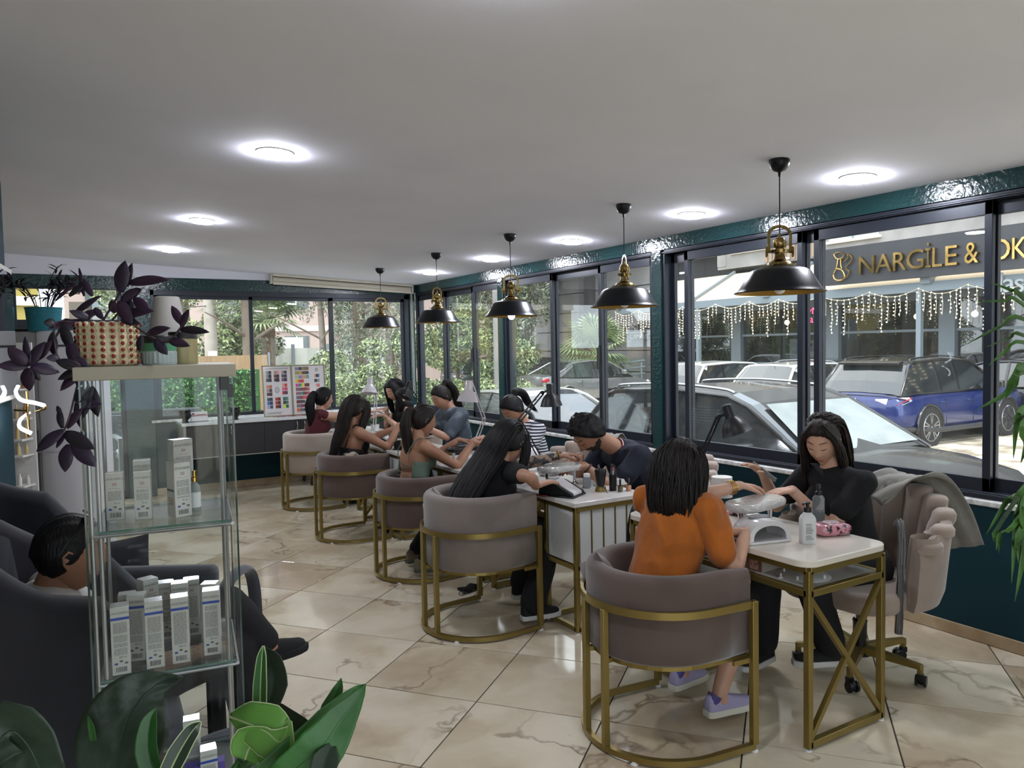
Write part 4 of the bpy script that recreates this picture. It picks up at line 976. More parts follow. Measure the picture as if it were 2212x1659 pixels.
# fascia sign
XS = XF-2.35
pTL, pBL = px(1782, 545, XS), px(1783, 622, XS)
zt_ = px(2000, 510, XS).z; zb_ = px(2000, 598, XS).z
sg = thing('fascia_sign', 'long black fascia sign reading NARGILE & OK in raised gold letters', 'sign', (XS, pTL.y, 0))
MB().box(0, -8.5, zb_, .16, 0, zt_).build('sign_board', mat('black_sign_board', '#2b2d33', .4), sg)
GL_ = mat('polished_gold_letters', '#b99a62', .18, 1, var='#7b6437', vscale=2.5)
LM = lambda y, z: basis((0, -1, 0), (0, 0, 1), (-1, 0, 0), (-.02, y, z))
def letter(ch, p0, p1, hgt):
    """one raised letter whose foot spans the two sight lines"""
    a = px(p0[0], p0[1], XS-.02); b_ = px(p1[0], p1[1], XS-.02); return a, b_
y_ = lambda x: px(x, 560, XS-.02).y-pTL.y
zc_ = lambda x, yy: px(x, yy, XS-.02).z
lets = [('N', 1859, 1892), ('A', 1894, 1930), ('R', 1933, 1961), ('G', 1962, 1999), ('İ', 2003, 2014), ('L', 2018, 2039), ('E', 2046, 2071), ('&', 2087, 2117), ('O', 2139, 2186), ('K', 2190, 2222)]
zb0 = zc_(1960, 583); hh = zc_(1960, 543)-zb0
for ch, x0, x1 in lets:
    ya_, yb_ = y_(x0), y_(x1); o = text_obj('letter', ch, 1.0, GL_, sg, None, ext=.05)
    co = np.array([v.co[:] for v in o.data.vertices]); mn, mx_ = co.min(0), co.max(0); h = (mx_[1]-mn[1]); hs = hh*(1.30 if ch == 'İ' else 1.04 if ch in 'GO&' else 1)
    sx = abs(ya_-yb_)/(mx_[0]-mn[0]); sy = hs/h
    o.data.transform(basis((0, -1, 0), (0, 0, 1), (-1, 0, 0), (-.05, ya_, zb0)) @ Matrix.Diagonal((sx, sy, 1, 1)) @ Matrix.Translation((-mn[0], -mn[1], 0)))
# water-pipe emblem in outline
em = MB(); s_ = lambda x, yy: V((-.05, y_(x), zc_(x, yy)))
for pts in ([(1803,549),(1806,556),(1812,560),(1820,558),(1826,550)], [(1812,560),(1810,572),(1808,580)], [(1818,560),(1818,572),(1820,580)],
            [(1808,580),(1802,592),(1804,602),(1812,606),(1822,604),(1826,596),(1820,584),(1808,580)], [(1803,549),(1814,545),(1826,550)],
            [(1826,566),(1834,556),(1832,549),(1838,552),(1842,562),(1830,578),(1836,588),(1830,600),(1824,596)]):
    em.tube(catmull([s_(*p) for p in pts], 4), .02, 5)
em.build('pipe_emblem', GL_, sg, smooth=60)
s2 = thing('fascia_letters', 'grey letters below the black fascia at the right edge', 'sign', (XF-2.07, 0, 0))
for ch, x in (('l', 2163), ('a', 2180), ('s', 2203)):
    q = px(x, 612, XF-2.1); text_obj('letter', ch, .62, mat('pale_grey_letters', '#9aa2a4', .5), s2, basis((0, -1, 0), (0, 0, 1), (-1, 0, 0), (-.03, q.y, q.z)), ext=.03)
ne = thing('neon_sign', 'pink neon writing inside the cafe window', 'sign', (XF+.3, 0, 0))
NE = mat('pink_neon', '#ff4f8a', .4, emit=2.2)
q = px(1742, 672, XF+.3); text_obj('neon_text', 'Keyfi', .34, NE, ne, basis((0, -1, 0), (0, 0, 1), (-1, 0, 0), (0, q.y, q.z)), ext=.01)
q = px(1751, 690, XF+.3); text_obj('neon_text', 'Iska  a', .34, NE, ne, basis((0, -1, 0), (0, 0, 1), (-1, 0, 0), (0, q.y, q.z)), ext=.01)
# icicle lights along the awning
il = thing('icicle_lights', 'warm white icicle string lights hanging from the cafe awning', 'string lights', (XF-2.1, 0, 0))
WIRE = mat('cream_wire', '#cbbfa8', .6); BU = mat('lit_tiny_bulb', '#fff1cf', .4, emit=3)
y = 4.2; rr = random.Random(5)
while y < 22.0:
    L = rr.uniform(1.0, 1.5); pts = [V((0, y+L*k/8, 2.88-.16*math.sin(PI*k/8))) for k in range(9)]; MB().tube(pts, .009, 4).build('swag_wire', WIRE, il)
    for k in range(1, 9):
        p = pts[k]-V((0, rr.uniform(0, .06), 0)); Ld = rr.choice([.35, .5, .65, .9, .45]); b = MB(); b.mi = 0; b.tube([p, p-V((0, .02, Ld/2)), p-V((0, 0, Ld))], .006, 4); b.mi = 1
        for q in range(int(Ld/.09)+1):
            b.ball(p-V((.01, rr.uniform(-.03, .03), q*.09)), .017, 5, 3)
        if rr.random() < .93: b.build('light_drop', [WIRE, BU], il)
    y += L
# people sitting in the cafe
def far_person(x, y, z, label, shirt, rot, arm=False):
    t = thing('person', label, 'person', (x, y, z), rot, None)
    b = MB(); SK = mat('far_skin', '#8c6a58', .6); b.ball((.0, 0, .62), (.085, .075, .11), 14, 10); b.tube([(0, 0, .48), (0, 0, .56)], .05, 10)
    b.ball((.085, 0, .61), (.02, .014, .02), 8, 6); b.tube([(.02, -.2, .38), (.22, -.24, .22), (.26, -.08, .5 if arm else .2)], [.045, .04, .03], 8); b.tube([(.02, .2, .38), (.2, .24, .2), (.3, .1, .2)], [.045, .04, .03], 8)
    b.build('body', SK, t, smooth=70)
    MB().ball((-.02, 0, .645), (.095, .09, .11), 14, 10).build('hair', mat('far_hair', '#1d1816', .7), t, smooth=70)
    b = MB(); b.loft([[V((.11*sx*math.cos(a), .2*sx*math.sin(a), zz_)) for a in [2*PI*k/14 for k in range(14)]] for zz_, sx in ((-.1, .8), (.1, .85), (.3, 1), (.42, .95), (.5, .35))]); b.build('shirt', shirt, t, smooth=60)
SH = mat('far_dark_shirt', '#2b2d33', .8)
for (qx, label, rot) in ((1486, 'person in dark clothes at the left of the cafe window', R(200)), (1515, 'person in dark clothes resting head on hand in the cafe', R(170)), (1549, 'person with dark hair right of the one resting head on hand', R(120))):
    q = px(qx, 790, XF+1.0); far_person(XF+1.0, q.y, px(qx, 764, XF+1.0).z-.62, label, SH, rot, 'resting' in label)

# stone building with raised letters
sb = thing('stone_building', 'grey stone-clad building with raised SPORTS CAMPUS letters', 'building', (0, 0, 0))
ST = mat('grey_stone_slab', '#706f70', .8, var='#7e7d7c', vscale=1.2, bump=.1, bscale=25); ST2 = mat('dark_stone', '#4e4e51', .8)
MB().box(XF+.3, 22.65, G0, XF+8, 31.5, 12).build('core', ST2, sb)
zz0 = G0; hs = .86
for r in range(6):
    for (y0, y1, xo) in ((22.7, 26.4, 0), (27.6, 29.2, 0), (29.2, 31.4, -.25)):
        MB().box(XF+xo+.02, y0+.012, zz0+r*hs+.02, XF+.32, y1-.012, zz0+(r+1)*hs-.015).build('slab', ST, sb, bevel=.01)
for (y0, y1, z0, z1) in ((22.7, 25.2, 5.2, 6.8), (25.2, 28.2, 5.0, 7.6), (28.2, 31.4, 4.9, 8.5)):
    MB().box(XF-.9, y0, z0, XF+.4, y1, z1).build('balcony_block', CONC, sb)
for (y0, z0) in ((24.2, 6.9), (27.0, 5.7)):
    w_ = MB().box(XF-.95, y0, z0, XF-.88, y0+1.8, z0+1.3).build('window', mat('pale_window', '#a9b8b4', .15), sb)
    MB().box(XF-1.0, y0-.1, z0-.08, XF-.9, y0+1.9, z0).build('window_ledge', mat('pale_stone', '#c9c6c0', .7), w_)
LT = mat('grey_raised_letters', '#8f8d8a', .6)
qa, qb = px(1337, 709, XF-.1), px(1394, 708, XF-.1); text_obj('lettering', 'SPORTS.', abs(qa.y-qb.y)/3.9, LT, sb, basis((0, -1, 0), (0, 0, 1), (-1, 0, 0), (XF-.06, (qa.y+qb.y)/2, qa.z)), ext=.06)
qc = px(1377, 728, XF-.1); text_obj('lettering', 'CAMPUS', abs(qa.y-qb.y)/5.6, LT, sb, basis((0, -1, 0), (0, 0, 1), (-1, 0, 0), (XF-.06, qc.y-.1, qc.z)), ext=.06)
ql = px(1366, 719, XF-.1); MB().box(XF-.1, qb.y, ql.z-.02, XF-.0, qa.y, ql.z+.02).build('underline_bar', LT, sb)
qd = px(1259, 711, XF-.02); MB().box(XF-.02, qd.y-.25, qd.z-.28, XF+.03, qd.y+.25, qd.z+.28).build('notice_plate', PLW, sb)
# ramp railing
rl = thing('ramp_railing', 'grey steel railing of the ramp beside the stone building', 'railing', (0, 0, 0))
pr_ = [px(1300, 792, XF-2.2), px(1395, 777, XF-2.2), px(1395, 800, XF-2.2)]
for k, dz in enumerate((0, -.22, -.44)): MB().tube([px(1250, 800, XF-2.5)+V((0, 0, dz)), px(1392, 778, XF-2.5)+V((0, 0, dz))], .025, 6).build('rail', STEEL, rl)
for x in (1262, 1290, 1310, 1350, 1386): q = px(x, 790, XF-2.5); MB().tube([(q.x, q.y, G0), (q.x, q.y, q.z+.12)], .025, 6).build('post', STEEL, rl)

# pink building and apartment blocks further off
def block(name, label, c, rz, w, d, h, floors, wallm, bandm, cols, balc=True, z0=G0):
    t = thing('apartment_building', label, 'building', (c[0], c[1], z0), rz)
    MB().box(-w/2, 0, 0, w/2, d, h).build('wall', wallm, t)
    fh = h/floors; DW = mat('far_window', '#5a6266', .15)
    for f_ in range(floors):
        for k in range(cols):
            x = -w/2+w*(k+.5)/cols; ww = w/cols*.42
            p = MB().box(x-ww/2, -.06, fh*f_+fh*.25, x+ww/2, .02, fh*f_+fh*.82).build('window', DW, t); MB().bar((x, -.08, fh*f_+fh*.25), (x, -.08, fh*f_+fh*.82), .07).build('mullion', PLW, p)
        MB().box(-w/2-.05, -.12, fh*(f_+1)-.35, w/2+.05, .0, fh*(f_+1)-.05).build('floor_band', bandm, t)
        if balc:
            for k in range(0, cols, 2):
                x = -w/2+w*(k+.5)/cols; ww = w/cols*.8
                b_ = MB().box(x-ww/2, -1.3, fh*f_+.0, x+ww/2, 0, fh*f_+.18).build('balcony_slab', bandm, t); q = MB()
                q.box(x-ww/2, -1.3, fh*f_+.18, x+ww/2, -1.26, fh*f_+1.1); q.build('balcony_front', wallm if balc == 2 else glass('balcony_glass', (.6, .63, .64), .1), b_)
    return t
PINKW = mat('dusty_pink_render', '#b0a09b', .9); BANDW = mat('off_white_band', '#cbc6c0', .9); PKR = mat('salmon_pink_render', '#b98a86', .9, bump=.1); GRYW = mat('pale_grey_render', '#a7a3a0', .9)
p = py(640, 700, 42); block('b', 'dusty pink apartment block with glass balconies behind the construction fence', (p.x, 42, 0), R(-6), 22, 10, 17, 5, PINKW, BANDW, 7)
p = dep(960, 700, 48); block('b', 'pale apartment block with white balconies seen through the corner windows', (p.x-1, p.y, 0), R(-38), 20, 9, 15, 5, GRYW, BANDW, 6, 2)
p = dep(1165, 700, 40); block('b', 'salmon pink building with curved balconies beside the stone building', (p.x+3, p.y+2, 0), R(-100), 14, 10, 15, 5, PKR, PKR, 4, 2)
p = py(230, 650, 30); block('b', 'yellow and pale building beyond the terrace at the left', (p.x-8, 30, 0), R(2), 12, 8, 8, 2, mat('yellow_ochre_render', '#8f8246', .9), BANDW, 3, False)

# construction fence, reed fence, pole
cf = thing('site_fence', 'white panel fence of the building site behind the palm', 'fence', (0, 0, 0))
FW = mat('fence_white', '#b9bcb6', .8, var='#a8aba5', vscale=2)
xa = py(548, 760, 24).x; xb = py(722, 760, 24).x; n = 5; ztop = py(640, 752, 24).z
for k in range(n):
    a = xa-1+(xb-xa+3)*k/n; b_ = xa-1+(xb-xa+3)*(k+1)/n; MB().box(a+.03, 24, G0, b_-.03, 24.06, ztop).build('panel', FW, cf); MB().box(b_-.05, 23.95, G0, b_+.03, 24.08, ztop+.12).build('post', STEEL, cf)
zt2 = py(600, 735, 27).z; zb2 = py(600, 750, 27).z
MB().box(py(548, 740, 27).x, 27, zb2-1, py(655, 740, 27).x, 27.05, zt2+.1).build('upper_board', mat('white_board', '#cfcfcb', .7), cf)
rf_ = thing('reed_fence', 'tan reed fence standing behind the green hedge', 'fence', (0, 0, 0))
REED = mat('tan_reed', '#9c8263', .85, var='#7f6a4f', vscale=6, stretch=(30, 1, .5), bump=.4, bscale=40)
yr = 16.5; za = py(450, 769, yr).z
for a, b_ in ((-7, -4), (-4, -1), (-1, 1.5), (1.5, py(579, 780, yr).x)): MB().box(a+.01, yr, G0, b_-.01, yr+.05, za-.02*a*0).build('reed_panel', REED, rf_)
MB().box(py(580, 780, yr).x, yr-.02, G0, py(583, 780, yr).x, yr+.06, za+.05).build('post', STEEL, rf_)
q = py(455, 720, 19)
pl_ = thing('utility_pole', 'pale concrete utility pole behind the reed fence', 'pole', (q.x, 19, G0)); MB().tube([(0, 0, 0), (0, 0, 9)], [.16, .10], 18).build('shaft', mat('pale_concrete', '#a39d94', .9, var='#8f8980', vscale=3), pl_, smooth=60)
w1 = MB().tube([(py(345, 663, 19).x, 18.9, py(345, 668, 19).z), (q.x, 18.9, py(455, 661, 19).z), (py(545, 636, 19).x, 18.9, py(545, 636, 19).z)], .012, 5).build('cable', TRIMB, pl_); w1.location = (-q.x, -19, -G0)
MB().box(-.10, -.17, 1.75, .10, -.155, 2.0).build('sticker', PLW, pl_)
# hedge of the terrace
hd = thing('hedge', 'long bright green artificial hedge screen around the terrace', 'hedge', (0, 0, 0))
yh = 12.55; zh = py(450, 798, yh).z; xr = py(562, 850, yh).x
MB().box(-7, yh, .1, xr, yh+.12, zh-.02).build('backing', LH[1], hd)
leaves('foliage', [((x, yh-.01, z), (.28, .05, .2)) for x in np.arange(-6.8, xr, .3) for z in np.arange(.35, zh-.02, .22)], 26000, .03, LH, hd, 4, aspect=.5, hollow=.0)
MB().box(-7, yh-.02, -.015, xr+.05, yh+.3, .12).build('kerb', mat('pale_stone', '#c9c6c0', .7), hd)
# terrace furniture
GR = mat('grey_rattan', '#4c5054', .7, var='#3b3f43', vscale=30, bump=.5, bscale=120); GP = mat('grey_garden_plastic', '#6d7276', .5); CUSH = mat('pale_outdoor_cushion', '#b7b8b8', .9)
q = py(245, 915, 12.0)
t = thing('rattan_sofa', 'grey rattan bench with pale cushions along the hedge', 'bench', (q.x-.2, 12.0, 0)); MB().box(-2.5, .25, 0, 1.4, .4, .84).build('backrest', GR, t, bevel=.02); MB().box(-2.5, -.35, 0, 1.4, .25, .32).build('base', GR, t, bevel=.01); MB().box(-2.45, -.36, .32, 1.35, .22, .44).build('seat_cushion', CUSH, t, bevel=.04, seg=3, smooth=60)
q = py(292, 960, 10.9)
t = thing('terrace_chair', 'grey woven plastic armchair on the terrace', 'chair', (q.x+.05, 10.75, -.015), R(8)); b = MB()
for k in range(6): b.box(-.24, .20, .46+k*.065, .24, .22, .495+k*.065)
for k in range(8): b.box(-.23+k*.063, .195, .44, -.205+k*.063, .225, .86)
b.build('woven_back', GP, t)
for s in (-1, 1):
    MB().bar((s*.26, .21, 0), (s*.26, .25, .88), .05, .05).build('back_post', GP, t); MB().bar((s*.28, -.26, 0), (s*.28, -.24, .62), .05, .05).build('front_leg', GP, t); MB().bar((s*.28, -.28, .63), (s*.27, .24, .65), .06, .03).build('armrest', GP, t)
MB().bar((-.28, .25, .87), (.28, .25, .87), .05, .05).build('top_rail', GP, t); MB().box(-.26, -.26, .36, .26, .22, .41).build('seat', GP, t, bevel=.01); MB().box(-.25, -.26, .41, .25, .2, .47).build('seat_pad', CUSH, t, bevel=.02, seg=3, smooth=60)
q = py(232, 965, 11.0)
t = thing('side_table', 'small grey plastic table on the terrace with an ashtray', 'table', (q.x, 11.1, -.015)); MB().prism(rrect(.5, .5, .06), .40, .44).build('table_top', GP, t, bevel=.008)
for a in (-1, 1):
    for b_ in (-1, 1): MB().bar((a*.22, b_*.22, 0), (a*.2, b_*.2, .41), .05).build('leg', GP, t)
o = MB().lathe([(0, 0), (.05, 0), (.06, .03), (.045, .03), (.04, .01), (0, .01)], 16).build('ashtray', mat('yellow_dish', '#c9a13a', .4), smooth=40); o.location = (q.x-.05, 11.0, .426); tag(o, 'yellow ashtray on the terrace table', 'ashtray')
o = MB().lathe([(0, 0), (.05, 0), (.055, .12), (.05, .12), (.045, .01), (0, .01)], 16).build('planter_cup', GP, smooth=40); o.location = (q.x+.1, 11.15, .426); tag(o, 'grey pot on the terrace table', 'pot')
# street lantern
q = py(697, 775, 15); t = thing('garden_lantern', 'old-style black garden lantern with cream panes behind the colour chart', 'lamp', (q.x, 15, G0)); zl = q.z-G0
MB().tube([(0, 0, 0), (0, 0, zl-.12)], .03, 8).build('post', TRIMB, t); MB().lathe([(.06, zl-.14), (.11, zl+.08)], 6, cap=False).build('panes', mat('cream_pane', '#cdbd93', .5, emit=.15), t); MB().lathe([(.13, zl+.08), (.11, zl+.11), (.04, zl+.17), (.03, zl+.2), (.045, zl+.22), (.008, zl+.26), (0, zl+.28)], 12).build('cap', TRIMB, t, smooth=40)
for k in range(6): a = PI/3*k; MB().bar((.06*math.cos(a), .06*math.sin(a), zl-.14), (.11*math.cos(a), .11*math.sin(a), zl+.08), .012).build('glazing_bar', TRIMB, t)

# ---------- greenery ----------
def palm(x, y, zc, n, L, label, trunk=.18, seed=1, z0=G0):
    t = thing('palm_tree', label, 'palm', (x, y, z0)); h = zc-z0; rr = random.Random(seed)
    MB().tube([(0, 0, 0), (.02, 0, h*.5), (0, 0, h)], [trunk*1.1, trunk, trunk*1.2], 12).build('trunk', mat('palm_bark', '#76604c', .95, bump=.9, bscale=12, var='#57463a', vscale=8), t, smooth=60)
    PG = [mat('palm_leaf', '#6f8355', .5), mat('palm_leaf_light', '#95a377', .5), mat('palm_leaf_dark', '#4e6240', .5)]
    for k in range(n):
        az = rr.uniform(0, 2*PI); el = rr.uniform(-.5, 1.35); LL = L*rr.uniform(.85, 1.1); d = V((math.cos(az)*math.cos(el), math.sin(az)*math.cos(el), math.sin(el)))
        o = V((0, 0, h)); c = o+d*LL*.45; sx = d.cross(V((0, 0, 1))).normalized(); up = sx.cross(d).normalized(); b = MB(); b.mi = 0
        b.tube([o, c], [.02, .012], 4, cap=False)
        for j in range(19):
            a = R(-100+200*j/18); dd = d*math.cos(a)+sx*math.sin(a); l_ = LL*.6*(1-.25*abs(a)/1.7); w_ = .022*L
            e = c+dd*l_+V((0, 0, -.12*LL)); m_ = c+dd*l_*.6; px2 = dd.cross(up).normalized()*w_
            b.add([c, m_+px2, e, m_-px2], [(0, 1, 2, 3)])
        b.build('frond', PG[rr.randrange(3)], t)
    return t
q = py(577, 690, 22); palm(q.x, 22, q.z, 34, 1.25, 'tall fan palm in front of the pink apartment block', .17, 2)
q = py(530, 672, 26); palm(q.x, 26, q.z, 26, 1.6, 'pale fan palm farther back, partly behind the window bar', .17, 5)
q = px(1125, 770, 17.6); palm(17.6, q.y, q.z, 34, 1.35, 'fan palm behind the silver saloon, left of the two', .2, 3)
q = px(1290, 765, 17.2); palm(17.2, q.y, q.z, 44, 1.75, 'large fan palm in front of the stone building', .22, 4)
def atree(xpix, Y, zlo, zhi, w, n, size, mats_, label, seed, droop=.3, tr=.2, asp=.45, kind=py):
    q = kind(xpix, 700, Y); rr = random.Random(seed); blobs = []
    for k in range(14): blobs.append(((rr.uniform(-w, w), rr.uniform(-w, w)*.7, rr.uniform(zlo, zhi)-G0), (rr.uniform(.5, .9)*w*.7, w*.55, (zhi-zlo)*rr.uniform(.12, .24))))
    tree(q.x, q.y, zhi*.9, blobs, n, size, mats_, label, seed, tr, droop, asp=asp)
atree(400, 22, 1.8, 6, 1.9, 14000, .06, LG, 'leafy tree with yellow-green crown behind the terrace', 21, .3, .14)
atree(495, 23, .6, 2.7, 1.0, 9000, .06, LG, 'round dark bush beside the concrete pole', 22, 0, .08)
atree(531, 18.5, 2.9, 6.5, .8, 9000, .05, LP, 'conifer with a dark trunk at the middle bar of the far window', 23, .6, .16, .2)
atree(692, 17.5, 2.75, 6, .55, 8000, .045, LP, 'hanging conifer branches above the palm', 24, .8, .09, .2)
atree(772, 17, 1.5, 6.5, .75, 16000, .05, LP, 'tall conifer in the right pane of the far window', 25, .8, .2, .2)
atree(838, 19, 1.4, 5.5, .8, 9000, .055, LP+[mat('dry_brown_leaf', '#76604f', .8)], 'conifer with brown dry branches in the right pane of the far window', 26, .6, .12, .2)
atree(790, 13.6, .0, 1.75, .7, 12000, .038, LG, 'pale green shrub filling the right pane of the far window', 27, 0, .04)
atree(735, 14.5, -.1, 1.15, .4, 6000, .035, LG, 'low shrub below the colour chart panels', 28, 0, .03)
atree(640, 20, .0, 1.15, .55, 2500, .06, [mat('olive_grey_leaf', '#8a9279', .7), LG[0]], 'grey-green olive bush before the white fence', 29, 0, .03)
atree(1060, 30, 2.0, 8.5, 1.9, 16000, .09, LP, 'big dark tree in the left panes of the window wall', 30, .5, .25, .25, dep)
atree(985, 27, .3, 3.0, 1.1, 7000, .07, LG, 'green tree behind the parked grey car', 31, 0, .08, .4, dep)
atree(1090, 26, .2, 2.4, 1.0, 7000, .07, LG, 'green bush beside the grey pillar', 32, 0, .08, .4, dep)
atree(1140, 33, 3.5, 9, 1.6, 9000, .10, LP, 'dark tree between the pink building and the big tree', 33, .4, .2, .25, dep)
for k, (x, X_, w, label, sd) in enumerate(((1180, 16.8, .9, 'low hedge plants left of the large palm', 41), (1240, 17.4, .9, 'low hedge plants at the foot of the large palm', 42), (940, 24, 1.6, 'low yellow-green planting behind the dark car', 43), (1010, 22, 1.6, 'low planting behind the grey car', 44), (1100, 20, 1.2, 'low planting left of the fan palms', 45))):
    q = px(x, 790, X_) if k < 2 else dep(x, 790, X_); 
    t = thing('shrub', label, 'shrub', (q.x, q.y, G0)); MB().tube([(0, 0, 0), (0, 0, .6)], .03, 6).build('stem', BARK, t)
    leaves('foliage', [((random.Random(sd+i).uniform(-w, w), random.Random(sd+i+9).uniform(-w, w)*.6, .55), (.5, .4, .5)) for i in range(6)], 3500, .06, LG, t, sd)
q = dep(1088, 760, 21); t = thing('street_pillar', 'plain grey pillar among the trees', 'pillar', (q.x, q.y, G0), R(-30)); MB().box(-.28, -.2, 0, .28, .2, 4.2).build('shaft', CONC, t, bevel=.01)
q = dep(1050, 812, 24); t = thing('park_bench', 'red bench between the trees', 'bench', (q.x, q.y, G0), R(-30)); RB = mat('faded_red', '#a0413a', .7)
MB().box(-.9, -.2, .4, .9, .2, .46).build('seat', RB, t); MB().box(-.9, .2, .5, .9, .24, .9).build('backrest', RB, t)
for s in (-.8, .8): MB().box(s-.04, -.2, 0, s+.04, .2, .4).build('leg', TRIMB, t)
# =====================================================================
# PEOPLE
# =====================================================================
def _cap(b, p0, r0, p1, r1, n=12):
    p0, p1 = V(p0), V(p1); d = p1-p0; L = max(d.length, 1e-5); x, y, z = frame_of(d if d.length > 1e-6 else V((0, 0, 1))); rings = []
    for k in range(5): a = PI/2*(1-k/4)*.96; rings.append((p0-z*r0*math.sin(a), r0*math.cos(a)))
    for k in range(5): a = PI/2*(k/4)*.96; rings.append((p1+z*r1*math.sin(a), r1*math.cos(a)))
    b.loft([[c+x*r*math.cos(2*PI*j/n)+y*r*math.sin(2*PI*j/n) for j in range(n)] for c, r in rings])
def blob_mesh(elems, voxel, smooth=4, noise=None, seed=0):
    b = MB()
    for e in elems:
        if e[0] == 'c': _cap(b, *e[1:])
        elif e[0] == 'e': b.ball(e[1], e[2], 18, 12, None, e[3] if len(e) > 3 else None)
        elif e[0] == 'l': b.loft(e[1])
    me = bpy.data.meshes.new('tmp'); me.from_pydata(b.v, [], b.f); me.update(); o = bpy.data.objects.new('tmp', me); COL.objects.link(o)
    m = o.modifiers.new('r', 'REMESH'); m.mode = 'VOXEL'; m.voxel_size = voxel; m.use_smooth_shade = True
    if smooth: s = o.modifiers.new('s', 'SMOOTH'); s.factor = .5; s.iterations = smooth
    dg = bpy.context.evaluated_depsgraph_get(); dg.update(); r = bpy.data.meshes.new_from_object(o.evaluated_get(dg)); bpy.data.objects.remove(o); bpy.data.meshes.remove(me)
    if noise:
        amp, sc = noise; n = len(r.vertices); co = np.empty(n*3); r.vertices.foreach_get('co', co); nn = np.empty(n*3); r.vertices.foreach_get('normal', nn)
        co = co.reshape(-1, 3); nn = nn.reshape(-1, 3)
        q = np.array([1-abs(mnoise.noise(V((p[0]*sc+seed, p[1]*sc, p[2]*sc*.55)))*2) for p in co]); co += nn*(amp*(q-.5))[:, None]
        r.vertices.foreach_set('co', co.ravel()); r.update()
    return r
def mesh_obj(name, me, m, parent, shift=None):
    me.name = name; me.materials.clear(); me.materials.append(m)
    if shift is not None: me.transform(Matrix.Translation(-V(shift)))
    me.polygons.foreach_set('use_smooth', [True]*len(me.polygons)); me.update(); o = bpy.data.objects.new(name, me); COL.objects.link(o); o.parent = parent; return o
def join_meshes(ms):
    vs = []; fs = []
    for m in ms:
        o = len(vs)
        if isinstance(m, tuple): vs += [tuple(v) for v in m[0]]; fs += [[i+o for i in f] for f in m[1]]
        else: vs += [v.co[:] for v in m.vertices]; fs += [[i+o for i in p.vertices] for p in m.polygons]
    r = bpy.data.meshes.new('body'); r.from_pydata(vs, [], fs); r.update(); return r
def g_(a, s): return np.exp(-(a/s)**2)
def head_pts(n=56, m=44, male=False):
    P = []
    for i in range(m+1):
        t = PI*i/m
        for j in range(n):
            a = 2*PI*j/n; P.append((math.sin(t)*math.cos(a), math.sin(t)*math.sin(a), -math.cos(t)))
    P = np.array(P); D_ = P.copy(); x, y, z = P[:, 0]*.093, P[:, 1]*.075, P[:, 2]*.116
    x = np.sign(x)*np.abs(x)*(1+.06*(P[:, 2] > 0)); lo = np.clip(-z/.116, 0, 1)
    jaw = .30 if male else .36
    y = y*(1-jaw*lo**1.7); x = np.where(x < 0, x*(1-.55*lo**1.2), x*(1-.10*lo)); x = np.where((x > 0), x*(1-.06*np.clip(z/.1, 0, 1)), x)
    F = (P[:, 0] > .25)*np.clip((P[:, 0]-.25)*3, 0, 1); ay = np.abs(y)
    nz = np.clip((.028-z)/.056, 0, 1)*np.where(z < -.028, g_(z+.028, .010), 1.0)
    x = x+F*((.027 if male else .023)*g_(y, .0115)*nz**1.2+.006*g_(ay-.012, .007)*g_(z+.030, .009))
    x = x-F*.010*g_(ay-.031, .016)*g_(z-.016, .013)+F*.005*g_(ay-.031, .011)*g_(z-.012, .008)
    x = x+F*.005*g_(z-.038, .010)*g_(ay-.025, .022)
    x = x+F*(.0075*g_(y, .021)*g_(z+.058, .0055)+.0065*g_(y, .018)*g_(z+.070, .006)-.004*g_(y, .025)*g_(z+.064, .0025)-.004*g_(y, .03)*g_(z+.082, .008))
    x = x+F*.012*g_(y, .024)*g_(z+.100, .014); x = x+F*.004*g_(ay-.042, .016)*g_(z+.022, .018)
    fs = []
    for i in range(m):
        for j in range(n): fs.append((i*n+j, i*n+(j+1) % n, (i+1)*n+(j+1) % n, (i+1)*n+j))
    return np.stack([x, y, z], 1), fs
HP, HF = head_pts(); HPM, _ = head_pts(male=True)
def sx_(y, z, off=.001):
    q = HP[HP[:, 0] > 0]; d = (q[:, 1]-y)**2+(q[:, 2]-z)**2; i = np.argsort(d)[:4]; w = 1/(d[i]+1e-7); return float((q[i, 0]*w).sum()/w.sum())+off
SKINS = {'fair': mat('fair_skin', '#c29a84', .5, sub=.15, var='#b58c76', vscale=6), 'tan': mat('tan_skin', '#a3785f', .5, sub=.15, var='#946a52', vscale=6), 'mid': mat('medium_skin', '#b0866f', .5, sub=.15, var='#a37a64', vscale=6)}
def hair_mat(name, a, b): return mat(name, a, .5, var=b, vscale=70, vlo=.45, vhi=.8, stretch=(1, 1, .06), bump=.35, bscale=140, spec=.28)
HAIRS = {'black': hair_mat('black_hair', '#0a090b', '#1b191c'), 'brown': hair_mat('dark_brown_hair', '#140e0c', '#332620'), 'soft': hair_mat('soft_black_hair', '#0f0c0b', '#241c1a')}
LIPM = mat('lips', '#9a5a50', .4); BROW = mat('brow_hair', '#17110f', .8); WHTE = mat('eye_white', '#c9c2bc', .2)
